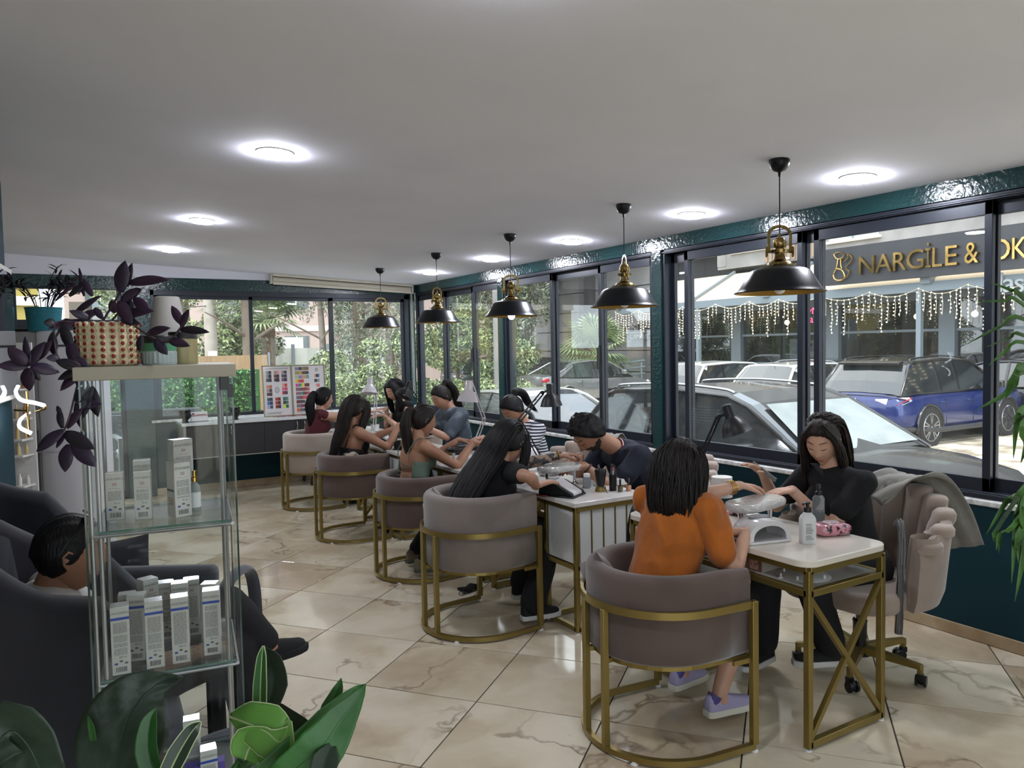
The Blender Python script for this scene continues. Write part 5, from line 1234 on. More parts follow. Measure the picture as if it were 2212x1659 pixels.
def hand_elems(w, d, nrm, side, curl=.35, s=1.0, spread=.12, fist=False):
    """w wrist, d pointing to the fingers, nrm out of the back of the hand, side +1/-1 = side of the thumb along cross(d,nrm)"""
    w, d, nrm = V(w), V(d).normalized(), V(nrm); nrm = (nrm-d*nrm.dot(d)).normalized(); lat = d.cross(nrm)*side; E = []
    if fist: curl = 1.25
    for k in range(4):
        o = (1.5-k)*.0195*s; kn = w+d*(.083-.004*abs(k-1.2))*s+lat*o; E.append(('c', w+lat*o*.55+d*.008, .0145*s, kn, .0115*s))
        L = (.078, .086, .080, .062)[k]*s; p = kn; a = spread*(1.5-k)*.5; cd = (d*math.cos(a)+lat*math.sin(a)).normalized(); an = 0
        for j, (f_, r0, r1) in enumerate(((.46, .0098, .0088), (.30, .0088, .0078), (.24, .0078, .0064))):
            an += curl*(.7 if j == 0 else 1.0); q = p+(cd*math.cos(an)-nrm*math.sin(an))*L*f_; E.append(('c', p, r0*s, q, r1*s)); p = q
    tb = w+lat*.022*s+d*.02*s; t1 = tb+(lat*.75+d*.75-nrm*.3).normalized()*.038*s; t2 = t1+(lat*.35+d*1.0-nrm*(.25+curl*.5)).normalized()*.030*s; t3 = t2+(lat*.1+d*1.0-nrm*(.25+curl*.6)).normalized()*.024*s
    E += [('c', w+lat*.010*s, .016*s, tb, .0155*s), ('c', tb, .0145*s, t1, .0115*s), ('c', t1, .0108*s, t2, .0095*s), ('c', t2, .0095*s, t3, .0075*s)]
    return E
def ik(S, Wt, a, b, pole):
    S, Wt = V(S), V(Wt); d = Wt-S; L = min(d.length, (a+b)*.999); u = d.normalized(); x = (a*a-b*b+L*L)/(2*L); h = math.sqrt(max(a*a-x*x, 0)); p = V(pole); p = (p-u*p.dot(u)).normalized(); return S+u*x+p*h
def person(label, hip, chest, tyaw, head, hyaw, hpitch, hands, poles, knees, ankles, fyaw, skin='mid', hair='black', male=False, top=None, pants=None, shoes=None, s=1.0, hairstyle=None, eyes='down', voxel=.008, sleeve=None, hroll=0, handdir=None, extra=None, hand_n=None, fists=(False, False), neckline=None, cat='person'):
    hip, chest, head = V(hip), V(chest), V(head); base = V((hip.x, hip.y, 0)); sk = SKINS[skin]; t = thing('person', label[:200], cat, base)
    fwd = V((math.cos(tyaw), math.sin(tyaw), 0)); left = V((-fwd.y, fwd.x, 0)); up = (chest-hip).normalized()
    fw2 = left.cross(up).normalized(); TB = Matrix((fw2, left, up)).transposed()
    sw = (.185 if male else .158)*s; hw = (.095)*s; sh = {}; el = {}; wr = {}
    for k, sd in enumerate((1, -1)):                      # 0 = left, 1 = right
        sh[k] = chest+left*sw*sd-up*.035*s; wr[k] = V(hands[k]); a, b = .285*s, .25*s
        d = wr[k]-sh[k]
        if d.length > (a+b)*.995: wr[k] = sh[k]+d.normalized()*(a+b)*.995
        el[k] = ik(sh[k], wr[k], a, b, poles[k])
    m_ = 1.18 if male else 1.0
    E = [('e', hip+up*.02, (.105*s, .165*s, .105*s), TB), ('e', hip.lerp(chest, .33), (.088*s*m_, .125*s*m_, .13*s), TB), ('e', hip.lerp(chest, .68), (.105*s*m_, .142*s*m_, .16*s), TB), ('e', chest-up*.05, (.085*s*m_, .150*s*m_, .085*s), TB)]
    if not male:
        for sd in (1, -1): E.append(('e', hip.lerp(chest, .70)+fw2*.075*s+left*.062*sd*s, (.055*s, .058*s, .06*s), TB))
    nb = chest+up*.0; hd = (head-nb); NR = Matrix.Rotation(hyaw, 3, 'Z') @ Matrix.Rotation(hpitch, 3, 'Y'); ne_ = head+NR @ V((-.028, 0, -.035)); E.append(('c', nb-up*.03, .056*s*m_, ne_, .046*s*(1.1 if male else 1)))
    E.append(('c', nb-up*.02+left*.04, .045*s, sh[0]+up*.008, .047*s*m_)); E.append(('c', nb-up*.02-left*.04, .045*s, sh[1]+up*.008, .047*s*m_))
    for k in (0, 1):
        E += [('c', sh[k], .050*s*m_, sh[k].lerp(el[k], .35), .044*s*m_), ('c', sh[k].lerp(el[k], .3), .044*s*m_, el[k], .034*s*m_), ('c', el[k], .035*s*m_, el[k].lerp(wr[k], .3), .038*s*m_), ('c', el[k].lerp(wr[k], .3), .037*s*m_, wr[k], .0235*s*m_)]
    hipj = {0: hip+left*hw-up*.02, 1: hip-left*hw-up*.02}
    for k in (0, 1):
        kn, an = V(knees[k]), V(ankles[k])
        E += [('c', hipj[k], .092*s, hipj[k].lerp(kn, .5), .078*s), ('c', hipj[k].lerp(kn, .5), .078*s, kn, .055*s), ('c', kn, .054*s, kn.lerp(an, .35), .055*s), ('c', kn.lerp(an, .35), .054*s, an, .034*s)]
        fd = V((math.cos(fyaw[k]), math.sin(fyaw[k]), 0)); E.append(('c', an-V((0, 0, .03)), .033*s, V((an.x, an.y, max(an.z-.055, .035)))+fd*.13, .022*s))
    ms = [blob_mesh(E, voxel, 3)]
    for k in (0, 1):
        d = (wr[k]-el[k]).normalized() if not handdir or not handdir[k] else V(handdir[k]).normalized()
        nr = V((0, 0, 1)) if not hand_n or not hand_n[k] else V(hand_n[k])
        HE = hand_elems(wr[k]-d*.01, d, nr, 1 if k == 0 else -1, .28 if not fists[k] else 1.2, s*(1.12 if male else 1), fist=fists[k])
        HE.append(('c', wr[k]-(wr[k]-el[k]).normalized()*.05, .026*s*m_, wr[k]+d*.01, .0215*s*m_)); ms.append(blob_mesh(HE, .0038, 2))
    # head
    HB = (Matrix.Rotation(hyaw, 3, 'Z') @ Matrix.Rotation(hpitch, 3, 'Y') @ Matrix.Rotation(hroll, 3, 'X')); hs = s*(1.04 if male else 1.0)
    HX = lambda p: head+HB @ (V(p)*hs)
    hp = HPM if male else HP; Bm = np.array(HB)*hs; hv = hp @ Bm.T+np.array(head); ms.append((hv, HF))
    ear = MB()
    for sd in (1, -1):
        ear.ball(HX((-.004, sd*.0735, -.004)), (.018*hs, .007*hs, .031*hs), 12, 8, None, HB @ Matrix.Rotation(sd*R(-18), 3, 'Z') @ Matrix.Rotation(R(-12), 3, 'Y'))
        ear.tube([HX(p) for p in ((.008, sd*.077, .016), (-.006, sd*.084, .026), (-.020, sd*.084, .012), (-.018, sd*.081, -.012), (-.006, sd*.078, -.030))], .0042, 6)
    ms.append((ear.v, ear.f))
    mesh_obj('body', join_meshes(ms), sk, t, base)
    b = MB()
    for sd in (1, -1): b.tube([HX((sx_(.031+.018*u, .038+.004*(1-u*u)), sd*(.031+.018*u), .038+.004*(1-u*u))) for u in (-1, -.5, 0, .5, 1)], [.0012, .0028, .003, .0026, .001] if male else [.001, .002, .0022, .002, .001], 6)
    b.M = None; o = b.build('eyebrows', BROW, t, smooth=60); o.data.transform(Matrix.Translation(-base))
    b = MB()
    for sd in (1, -1):
        if eyes == 'open': b.ball(HX((sx_(.031, .015)-.0085, sd*.031, .015)), .0105*hs, 10, 8)
        else: b.tube([HX((sx_(.031+.014*u, .009-.004*(1-u*u), .0006), sd*(.031+.014*u), .009-.004*(1-u*u))) for u in (-1, -.5, 0, .5, 1)], [.0008, .0017, .002, .0018, .0008], 5)
    o = b.build('eyes' if eyes == 'open' else 'eyelashes', WHTE if eyes == 'open' else BROW, t, smooth=60); o.data.transform(Matrix.Translation(-base))
    if eyes == 'open':
        b = MB()
        for sd in (1, -1): b.ball(HX((sx_(.031, .015)-.0020, sd*.031, .015)), (.0052*hs,)*3, 8, 6)
        o = b.build('irises', BROW, t, smooth=60); o.data.transform(Matrix.Translation(-base))
    b = MB(); b.tube([HX((sx_(.021*u, -.058, -.0008), .021*u, -.058)) for u in (-1, -.6, -.2, .2, .6, 1)], [.0012, .0034, .0042, .0042, .0034, .0012], 8); b.tube([HX((sx_(.018*u, -.0695, -.001), .018*u, -.0695)) for u in (-1, -.5, 0, .5, 1)], [.0012, .0042, .005, .0042, .0012], 8)
    o = b.build('lips', LIPM, t, smooth=60); o.data.transform(Matrix.Translation(-base))
    # hair cap
    hm = HAIRS[hair]; th = (.010 if male else .013); zt = np.array([-.12, -.075, -.07, -.04, 0, .04, .07, .08, .2]); xt = np.array([-.2, -.2, -.055, -.015, .022, .052, .070, .2, .3]); st = hairstyle or {}
    hl = hp.copy(); msk = np.clip((np.interp(hl[:, 2], zt, xt)+st.get('fringe', 0)*(hl[:, 2] > 0)-hl[:, 0])/.02, -1, 1); nrm_ = hl/np.linalg.norm(hl, axis=1)[:, None]
    rs = np.random.RandomState(int(abs(head.y*1000)) % 9999); n56 = 56; gro = .0016*np.sin(np.arctan2(hl[:, 1], hl[:, 2]+.05)*34)
    if st.get('curly'): gro = np.array([.012*mnoise.noise(V(p)*55)+.006*mnoise.noise(V(p)*110) for p in hl]); th = .026; 
    th += st.get('vol', 0); off = np.where(msk > 0, (th+gro)*np.minimum(msk*1.6, 1)*(1+.5*np.clip(hl[:, 2]/.1, 0, 1)), -.012)
    hc = hl+nrm_*off[:, None]; hv = hc @ Bm.T+np.array(head); mesh_obj('hair', join_meshes([(hv, HF)]), hm, t, base)
    def locks(spine, width, n, r0, seed, flat=1.0, fall=None, name='long_hair', core=True, wav=.006):
        """a fall of hair: spine = list of (point, half width, half depth); locks of hair run along it"""
        rr = random.Random(seed); pts = catmull([q[0] for q in spine], 4); ws = []; k = len(spine)
        for i in range(len(pts)):
            u = i/(len(pts)-1)*(k-1); a = min(int(u), k-2); f = u-a; ws.append((spine[a][1]*(1-f)+spine[a+1][1]*f, spine[a][2]*(1-f)+spine[a+1][2]*f))
        lat0 = V(width).normalized(); b = MB(); rings = []
        def fr(i):
            d = (pts[min(i+1, len(pts)-1)]-pts[max(i-1, 0)]).normalized(); l = (lat0-d*lat0.dot(d)).normalized(); return l, d.cross(l)
        if core:
            for i, p in enumerate(pts): l, dp = fr(i); rings.append([p+l*ws[i][0]*.93*math.cos(a)+dp*ws[i][1]*.93*math.sin(a) for a in [2*PI*j/20 for j in range(20)]])
            b.loft(rings)
        for q in range(n):
            a = rr.uniform(0, 2*PI); rad = rr.uniform(.86, 1.04); e = len(pts)-1-rr.randrange(0, max(2, len(pts)//6)); ph = rr.uniform(0, 6); st_ = rr.randrange(0, 3); ll = []
            for i in range(st_, e+1):
                l, dp = fr(i); u = i/(len(pts)-1); ll.append(pts[i]+l*ws[i][0]*rad*math.cos(a+.12*math.sin(ph+u*5))+dp*ws[i][1]*rad*math.sin(a+.12*math.sin(ph+u*5))+l*wav*math.sin(ph+u*9)*u)
            if len(ll) < 3: continue
            tail = (ll[-1]-ll[-2]); ll.append(ll[-1]+tail*rr.uniform(.2, 1.6)); kk = len(ll); b.tube(ll, [r0*rr.uniform(.8, 1.3)*min(1, .5+2*i/kk)*(1-.93*(i/(kk-1))**4) for i in range(kk)], 5, cap=False)
        o = b.build(name, hm, t, smooth=80); o.data.transform(Matrix.Translation(-base)); return o
    ctx = dict(t=t, base=base, HX=HX, sh=sh, el=el, wr=wr, hip=hip, chest=chest, up=up, left=left, fw2=fw2, TB=TB, hipj=hipj, locks=locks, s=s, head=head, HB=HB, knees=knees, ankles=ankles, fyaw=fyaw, m_=m_, nb=nb, hm=hm)
    if top: top(ctx)
    if pants: pants(ctx)
    if shoes: shoes(ctx)
    if extra: extra(ctx)
    return t, ctx
def shirt(m, infl=.012, sl=.5, noise=(.008, 9), low=0.0, voxel=.008, name='shirt', hem_out=0, sm=6):
    def f(c):
        s, m_, up, left, TB = c['s'], c['m_'], c['up'], c['left'], c['TB']; hip, chest = c['hip'], c['chest']; i = infl
        E = [('e', hip+up*(.03+low), (.108*s+i+hem_out, .160*s+i+hem_out, .10*s+i*.5), TB), ('e', hip.lerp(chest, .33), (.092*s*m_+i+hem_out*.7, .130*s*m_+i+hem_out*.7, .14*s), TB), ('e', hip.lerp(chest, .68), (.107*s*m_+i, .145*s*m_+i, .16*s), TB), ('e', chest-up*.05, (.087*s*m_+i, .152*s*m_+i, .082*s+i*.5), TB)]
        if m_ == 1.0:
            for sd in (1, -1): E.append(('e', hip.lerp(chest, .70)+c['fw2']*.075*s+left*.062*sd*s, (.055*s+i*.8, .058*s+i*.8, .06*s+i*.5), TB))
        for k, sd in ((0, 1), (1, -1)):
            E.append(('c', chest-up*.025+left*.05*sd, .047*s+i*.4, c['sh'][k]+up*.008, .050*s*m_+i*.6))
            if sl > 0:
                e = c['sh'][k].lerp(c['el'][k], min(sl, 1)); E.append(('c', c['sh'][k], .052*s*m_+i, e, (.041+.010*(1-sl if sl < 1 else 0))*s*m_+i*1.25))
                if sl > 1: E.append(('c', c['el'][k], .037*s*m_+i, c['el'][k].lerp(c['wr'][k], sl-1), .03*s*m_+i))
        if m_ == 1.0: E.append(('l', [[hip.lerp(chest, u)+c['fw2']*(a_*s+i*.8)*math.cos(t_)+left*(b_*s+i*.8)*math.sin(t_) for t_ in [2*PI*k_/20 for k_ in range(20)]] for u, a_, b_ in ((-.02, .112, .158), (.2, .106, .150), (.4, .104, .146), (.6, .108, .150), (.8, .10, .152))]))
        return mesh_obj(name, blob_mesh(E, voxel, sm, noise, 3), m, c['t'], c['base'])
    return f
def trousers(m, infl=.010, ank=.9, flare=0, voxel=.009, noise=(.006, 8), name='trousers'):
    def f(c):
        s = c['s']; E = [('e', c['hip']+c['up']*.0, (.112*s+infl, .168*s+infl, .10*s), c['TB'])]
        for k in (0, 1):
            kn, an = V(c['knees'][k]), V(c['ankles'][k]); h = c['hipj'][k]; e = kn.lerp(an, ank)
            E += [('c', h, .094*s+infl, h.lerp(kn, .5), .080*s+infl), ('c', h.lerp(kn, .5), .080*s+infl, kn, .057*s+infl), ('c', kn, .056*s+infl, kn.lerp(an, .35*ank), .056*s+infl), ('c', kn.lerp(an, .35*ank), .055*s+infl, e, .040*s+infl+flare)]
        return mesh_obj(name, blob_mesh(E, voxel, 3, noise, 5), m, c['t'], c['base'])
    return f
def shoe_pair(upper, sole, accents=None, high=False):
    def f(c):
        for k in (0, 1):
            an = V(c['ankles'][k]); y = c['fyaw'][k]; z0 = max(an.z-.085, 0); M_ = Matrix.Translation(an-V((0, 0, 0))-c['base']) @ Matrix.Rotation(y, 4, 'Z'); zb = z0-an.z
            def sec(x, w, h, z=0, n=14, flat=.35): return [V((x, w*math.cos(a), zb+z+max(h*math.sin(a), 0 if math.sin(a) > 0 else -.0))) for a in [2*PI*j/n for j in range(n)]]
            b = MB(); ol = [(-.075, .022), (-.06, .033), (-.02, .038), (.04, .041), (.09, .047), (.13, .046), (.165, .036), (.185, .018)]
            poly = [(x, -w) for x, w in ol]+[(x, w) for x, w in ol[::-1]]; b.prism(poly, zb, zb+.028, M_); so = b.build('shoe', sole, c['t'], smooth=40, bevel=.004)
            b = MB(); secs = [(-.070, .018, .062, .03), (-.058, .029, .070, .028), (-.02, .033, .068, .026), (.03, .035, .060, .026), (.08, .040, .046, .026), (.12, .040, .034, .026), (.155, .031, .026, .026), (.172, .014, .016, .026)]
            b.loft([[V((x, w*math.cos(a), zb+z+(h*math.sin(a) if math.sin(a) > 0 else 0))) for a in [2*PI*j/16 for j in range(16)]] for x, w, h, z in secs], M=M_); b.build('shoe_upper', upper, so, smooth=60)
            b = MB(); b.tube([(-.045, 0, zb+.05), (-.022, 0, zb+.088)], [.026, .033], 14, M=M_, cap=True); b.build('shoe_collar', accents or upper, so, smooth=50)
            b = MB()
            for q in range(4): b.tube([M_ @ V((.02+.022*q, w, zb+.088-.012*q)) for w in (-.018, 0, .018)], .003, 5)
            b.build('laces', sole, so)
    return f
BLKC = mat('black_cotton', '#0e0e11', .9, bump=.1, bscale=200); ORNG = mat('orange_cotton', '#a85a10', .85, var='#96500c', vscale=12, bump=.12, bscale=180, sheen=.2)
BLKD = mat('black_denim', '#131317', .9, bump=.1, bscale=200)
def AT(x, y, Y): return py(x, y, Y)

# --- woman in orange ---
heel = pz(1560, 1548, 0); 
def ex_orange(c):
    H = c['HX']; L_ = c['locks']
    L_([(H((-.03, 0, .09)), .05, .05), (H((-.085, .0, .04)), .105, .05), (H((-.095, 0, -.06)), .115, .055), (H((-.09, 0, -.15)), .11, .05), (H((-.08, 0, -.215)), .095, .035)], c['HB'] @ V((0, 1, 0)), 260, .0055, 1, wav=.008)
    for sd in (1, -1): L_([(H((.03, sd*.06, .09)), .03, .02), (H((.02, sd*.088, .02)), .04, .022), (H((-.005, sd*.092, -.07)), .042, .024), (H((-.02, sd*.085, -.17)), .032, .02)], c['HB'] @ V((1, 0, 0)), 70, .005, 2+sd, wav=.008)
    w = c['wr'][0]; d = (w-c['el'][0]).normalized(); x, y, z = frame_of(d); G = mat('polished_gold', '#c9973a', .2, 1)
    for k in range(3): MB().tube([w-d*(.035+.011*k)+(x*math.cos(a)+y*math.sin(a))*(.031+.001*k)-c['base'] for a in [2*PI*j/24 for j in range(24)]], .0022, 6, closed=True).build('bangle', G, c['t'], smooth=60)
person('woman in an orange T-shirt with shoulder-length black hair, seen from behind', (2.20, 2.47, .555), (2.30, 2.46, .995), R(12), (2.335, 2.475, 1.115), R(30), R(12),
    [(2.80, 2.56, .975), (2.56, 2.31, .835)], [(0, .3, -1), (-.2, -.4, -1)], [(2.66, 2.62, .50), (2.66, 2.40, .50)], [(2.50, 2.66, .11), (2.45, 2.37, .11)], [R(8), R(-6)],
    skin='fair', hair='soft', top=shirt(ORNG, .017, .66, (.012, 11), 0, .0075, hem_out=.008, sm=14), pants=trousers(BLKC, .003, .72, -.004), shoes=shoe_pair(mat('lilac_leather', '#9b93b4', .5), mat('cream_rubber', '#c9c6b8', .6), mat('violet_collar', '#4b4380', .6)),
    handdir=[(1, .0, -.12), (.25, .9, -.1)], fists=(False, True), extra=ex_orange, voxel=.007)

# --- long-haired woman in black, tattooed left arm ---
TATT = mat('tattooed_skin', '#8f7663', .5, var='#2d2f31', vscale=26, vlo=.47, vhi=.53)
def ex_long(c):
    H = c['HX']; L_ = c['locks']; lat = c['left']
    L_([(H((.0, 0, .10)), .055, .05), (H((-.08, 0, .08)), .09, .055), (H((-.13, -.0, -.02)), .115, .055), (V((2.20, 3.98, 1.0)), .135, .055), (V((2.085, 3.98, .87)), .15, .05), (V((1.99, 3.975, .74)), .15, .045), (V((1.955, 3.97, .655)), .13, .035)], (0, 1, 0), 420, .0055, 5, wav=.004)
    for sd in (1, -1): L_([(H((.04, sd*.055, .085)), .03, .02), (H((.05, sd*.085, .0)), .035, .02), (H((.06, sd*.085, -.09)), .03, .02), (H((.08, sd*.075, -.19)), .02, .014)], c['HB'] @ V((1, 0, 0)), 60, .0045, 6+sd)
    s, e, w = c['sh'][0], c['el'][0], c['wr'][0]
    mesh_obj('tattooed_sleeve', blob_mesh([('c', s.lerp(e, .6), .0405, e, .0365), ('c', e, .0375, e.lerp(w, .3), .0405), ('c', e.lerp(w, .3), .0395, w, .026)], .006, 2), TATT, c['t'], c['base'])
    d = (w-e).normalized(); x, y, z = frame_of(d); MB().tube([w-d*.01+(x*math.cos(a)+y*math.sin(a))*.029-c['base'] for a in [2*PI*j/24 for j in range(24)]], .004, 6, closed=True).build('gold_watch', mat('polished_gold', '#c9973a', .2, 1), c['t'], smooth=60)
    w = c['wr'][1]; d = (w-c['el'][1]).normalized(); x, y, z = frame_of(d); MB().tube([w-d*.015+(x*math.cos(a)+y*math.sin(a))*.027-c['base'] for a in [2*PI*j/24 for j in range(24)]], .0018, 6, closed=True).build('bracelet', mat('polished_gold', '#c9973a', .2, 1), c['t'], smooth=60)
person('woman in a black T-shirt with very long straight black hair down her back', (2.10, 4.0, .56), (2.28, 4.0, .95), R(5), (2.375, 4.0, 1.06), R(22), R(30),
    [(2.80, 4.06, .955), tuple(AT(1158, 1050, 3.74))], [(0, .3, -1), (0, -1, -.05)], [(2.62, 4.12, .52), (2.62, 3.90, .52)], [tuple(pz(1128, 1262, .12)), tuple(pz(1150, 1306, .12))], [R(-5), R(-8)],
    skin='mid', hair='black', top=shirt(BLKC, .012, .42, (.006, 9)), pants=trousers(BLKD, .012, .95, .03), shoes=shoe_pair(mat('black_canvas', '#121214', .8), mat('white_rubber', '#c4c4c2', .6)), handdir=[(1, .0, .02), (1, -.1, .25)], extra=ex_long, voxel=.008)

# --- woman in green strappy top ---
GRN = mat('sage_green_fabric', '#5f6f60', .8, bump=.15, bscale=80)
def top_strappy(c):
    s, TB, hip, chest, up, left, fw = c['s'], c['TB'], c['hip'], c['chest'], c['up'], c['left'], c['fw2']; q = hip.lerp(chest, .55); E = []
    rings = []
    for u in np.linspace(.36, .66, 7):
        ce = hip.lerp(chest, u); a_, b_ = (.100+.010*math.sin((u-.36)*10))*s, (.138)*s; rings.append([ce+fw*a_*math.cos(t)*1.04+left*b_*math.sin(t)*1.03 for t in [R(-128+256*k/24) for k in range(25)]])
    b = MB(); b.loft(rings, closed=False, cap=False)
    for sd in (1, -1): b.ball(hip.lerp(chest, .66)+fw*.078*s+left*.062*sd, (.062, .066, .066), 14, 10, None, TB)
    o = b.build('strappy_top', GRN, c['t'], smooth=60, solid=.006); o.data.transform(Matrix.Translation(-c['base']))
    b = MB()
    for sd in (1, -1): b.tube(catmull([hip.lerp(chest, .62)-fw*.088+left*.085*sd, hip.lerp(chest, .84)-fw*.098+left*.088*sd, chest+up*.028+left*.085*sd-fw*.02, chest-up*.04+left*.08*sd+fw*.085], 5), .0035, 5)
    for u, dz in ((.60, .02), (.52, -.01), (.44, .015), (.38, -.01)):
        ce = hip.lerp(chest, u); b.tube([ce+up*dz*k-fw*(.103-.02*abs(k)**2)*1.02+left*.10*k for k in np.linspace(-1, 1, 9)], .0022, 5)
    o = b.build('straps', GRN, c['t'], smooth=60); o.data.transform(Matrix.Translation(-c['base']))
def ex_pony(seed, end, w0=.032, length=None, hi=.07, rad=.05, n=110, tie=True):
    def f(c):
        H = c['HX']; tp = H((-.085, 0, hi)); e = V(end); mid = tp.lerp(e, .25)+(H((-.16, 0, hi))-H((-.085, 0, hi)))*.8
        c['locks']([(H((-.06, 0, hi-.005)), .03, .03), (tp, .022, .022), (H((-.125, 0, hi+.005)), w0, w0*.9), (mid, rad, rad*.8), (tp.lerp(e, .6)+(mid-tp.lerp(e, .25))*.35, rad*1.05, rad*.7), (e, rad*.5, rad*.3)], c['left'], n, .0048, seed, name='ponytail')
        if tie: b = MB(); b.ball(H((-.088, 0, hi)), .026, 10, 8); o = b.build('hair_tie', BLKC, c['t'], smooth=60); o.data.transform(Matrix.Translation(-c['base']))
    return f
def jeans_low(m): return trousers(m, .008, .95, .01)
person('woman in a sage green strappy open-back top with a dark ponytail', (2.22, 5.22, .56), (2.28, 5.22, .975), R(3), (2.34, 5.23, 1.115), R(2), R(8),
    [(2.72, 5.40, .93), tuple(AT(1022, 955, 5.12))], [(0, .4, -1), (-.1, -.35, -1)], [(2.62, 5.34, .50), (2.62, 5.10, .50)], [(2.30, 5.36, .11), (2.24, 5.05, .12)], [R(10), R(-20)],
    skin='tan', hair='brown', top=top_strappy, pants=jeans_low(BLKD), shoes=shoe_pair(mat('khaki_suede', '#6b6350', .9), mat('dull_green_rubber', '#4f5346', .8)), handdir=[(1, 0, -.1), (1, .05, -.1)], extra=ex_pony(11, tuple(AT(884, 1012, 5.17)), .03, rad=.045, hi=.06), voxel=.009)

# --- woman with long brown hair, backless black top ---
def top_tube(m, u0=.0, u1=.56, name='black_top'):
    def f(c):
        s, hip, chest, left, fw = c['s'], c['hip'], c['chest'], c['left'], c['fw2']; rings = []
        for u in np.linspace(u0, u1, 8): ce = hip.lerp(chest, u); a_, b_ = (.118 if u < .2 else .104)*s, (.172 if u < .15 else .148 if u > .4 else .140)*s; rings.append([ce+fw*a_*math.cos(t)+left*b_*math.sin(t) for t in [2*PI*k/28 for k in range(28)]])
        b = MB(); b.loft(rings, cap=False)
        for sd in (1, -1): b.ball(hip.lerp(chest, .64)+fw*.078*s+left*.062*sd, (.060, .064, .064), 14, 10, None, c['TB'])
        for sd in (1, -1): b.tube(catmull([hip.lerp(chest, .54)-fw*.1+left*.09*sd, chest+c['up']*.03+left*.08*sd-fw*.02, hip.lerp(chest, .75)+left*.08*sd+fw*.12], 5), .005, 5)
        o = b.build(name, m, c['t'], smooth=60, solid=.005); o.data.transform(Matrix.Translation(-c['base']))
    return f
def ex_longb(c):
    H = c['HX']
    c['locks']([(H((.0, 0, .10)), .055, .05), (H((-.08, 0, .07)), .09, .05), (H((-.11, 0, -.04)), .105, .05), (H((-.12, 0, -.17)), .10, .045), (H((-.15, 0, -.30)), .085, .035), (H((-.17, 0, -.44)), .05, .02)], (0, 1, 0), 200, .0052, 15, wav=.008)
    for sd in (1, -1): c['locks']([(H((.05, sd*.05, .09)), .03, .02), (H((.055, sd*.08, .0)), .035, .02), (H((.03, sd*.09, -.10)), .035, .022), (H((-.0, sd*.09, -.24)), .03, .02), (H((-.02, sd*.09, -.38)), .02, .01)], c['HB'] @ V((1, 0, 0)), 60, .005, 16+sd, wav=.008)
person('woman in a backless black top with long dark brown hair and a fringe', (2.20, 6.58, .56), (2.26, 6.56, .965), R(2), (2.30, 6.57, 1.115), R(8), R(12),
    [(2.75, 6.70, .93), tuple(AT(862, 917, 6.45))], [(0, .4, -1), (-.1, -.35, -1)], [(2.60, 6.70, .50), (2.60, 6.45, .50)], [(2.55, 6.70, .1), (2.55, 6.42, .1)], [R(5), R(-5)],
    skin='tan', hair='brown', top=top_tube(BLKC), pants=jeans_low(mat('beige_cotton', '#9c8b78', .9)), shoes=shoe_pair(BLKC, BLKC), handdir=[(1, 0, -.1), (1, .05, .0)], extra=ex_longb, voxel=.011, hairstyle=dict(fringe=.012))
MAR = mat('maroon_fabric', '#4a141d', .8, bump=.1, bscale=100)
person('woman in a maroon sleeveless top with a high black ponytail, farthest of the customers', (2.30, 8.05, .56), (2.40, 8.05, 1.005), R(2), (2.45, 8.06, 1.135), R(12), R(0),
    [(2.90, 8.20, .95), tuple(AT(822, 886, 7.95))], [(0, .4, -1), (-.1, -.35, -1)], [(2.72, 8.2, .50), (2.72, 7.95, .50)], [(2.66, 8.2, .1), (2.66, 7.92, .1)], [R(5), R(-5)],
    skin='fair', hair='black', top=shirt(MAR, .008, 0, (.003, 9), voxel=.011, name='maroon_top'), pants=jeans_low(BLKD), shoes=shoe_pair(BLKC, BLKC), handdir=[(1, 0, 0), (1, .1, 0)], extra=ex_pony(12, (2.28, 8.0, .76), .035, rad=.055, hi=.055), voxel=.012)

# --- technicians ---
def ex_young(c):
    H = c['HX']; L_ = c['locks']
    L_([(H((.0, 0, .10)), .055, .05), (H((-.075, 0, .07)), .09, .05), (H((-.10, 0, -.04)), .105, .05), (H((-.09, 0, -.16)), .11, .05), (H((-.07, .0, -.28)), .10, .045), (H((-.05, 0, -.40)), .06, .02)], c['HB'] @ V((0, 1, 0)), 220, .005, 21, wav=.01)
    for sd in (1, -1): L_([(H((.035, sd*.02, .112)), .02, .015), (H((.048, sd*.066, .065)), .018, .012), (H((.030, sd*.086, .0)), .026, .014), (H((.020, sd*.092, -.10)), .030, .018), (H((.03, sd*.095, -.24)), .032, .018), (H((.02, sd*.10, -.38)), .018, .01)], c['HB'] @ V((1, 0, 0)), 75, .0046, 22+sd, wav=.012)
person('young woman in black with long dark hair, facing the woman in the orange T-shirt', (3.42, 2.40, .56), (3.36, 2.46, 1.0), R(180), (3.31, 2.49, 1.15), R(200), R(24),
    [tuple(AT(1712, 1058, 2.50)), tuple(AT(1648, 1022, 2.78))], [(.3, -.5, -1), (.3, .6, -1)], [(3.05, 2.36, .52), (3.02, 2.60, .50)], [(3.12, 2.30, .20), (3.02, 2.62, .12)], [R(150), R(185)],
    skin='fair', hair='brown', top=shirt(BLKC, .012, .60, (.006, 9)), pants=trousers(BLKD, .020, .92, .012), shoes=shoe_pair(mat('black_canvas', '#121214', .8), mat('white_rubber', '#c4c4c2', .6)), handdir=[(-1, .35, -.05), (-.8, .1, .55)], extra=ex_young, voxel=.007)
NAVY = mat('navy_pique', '#151b2a', .85, bump=.15, bscale=220)
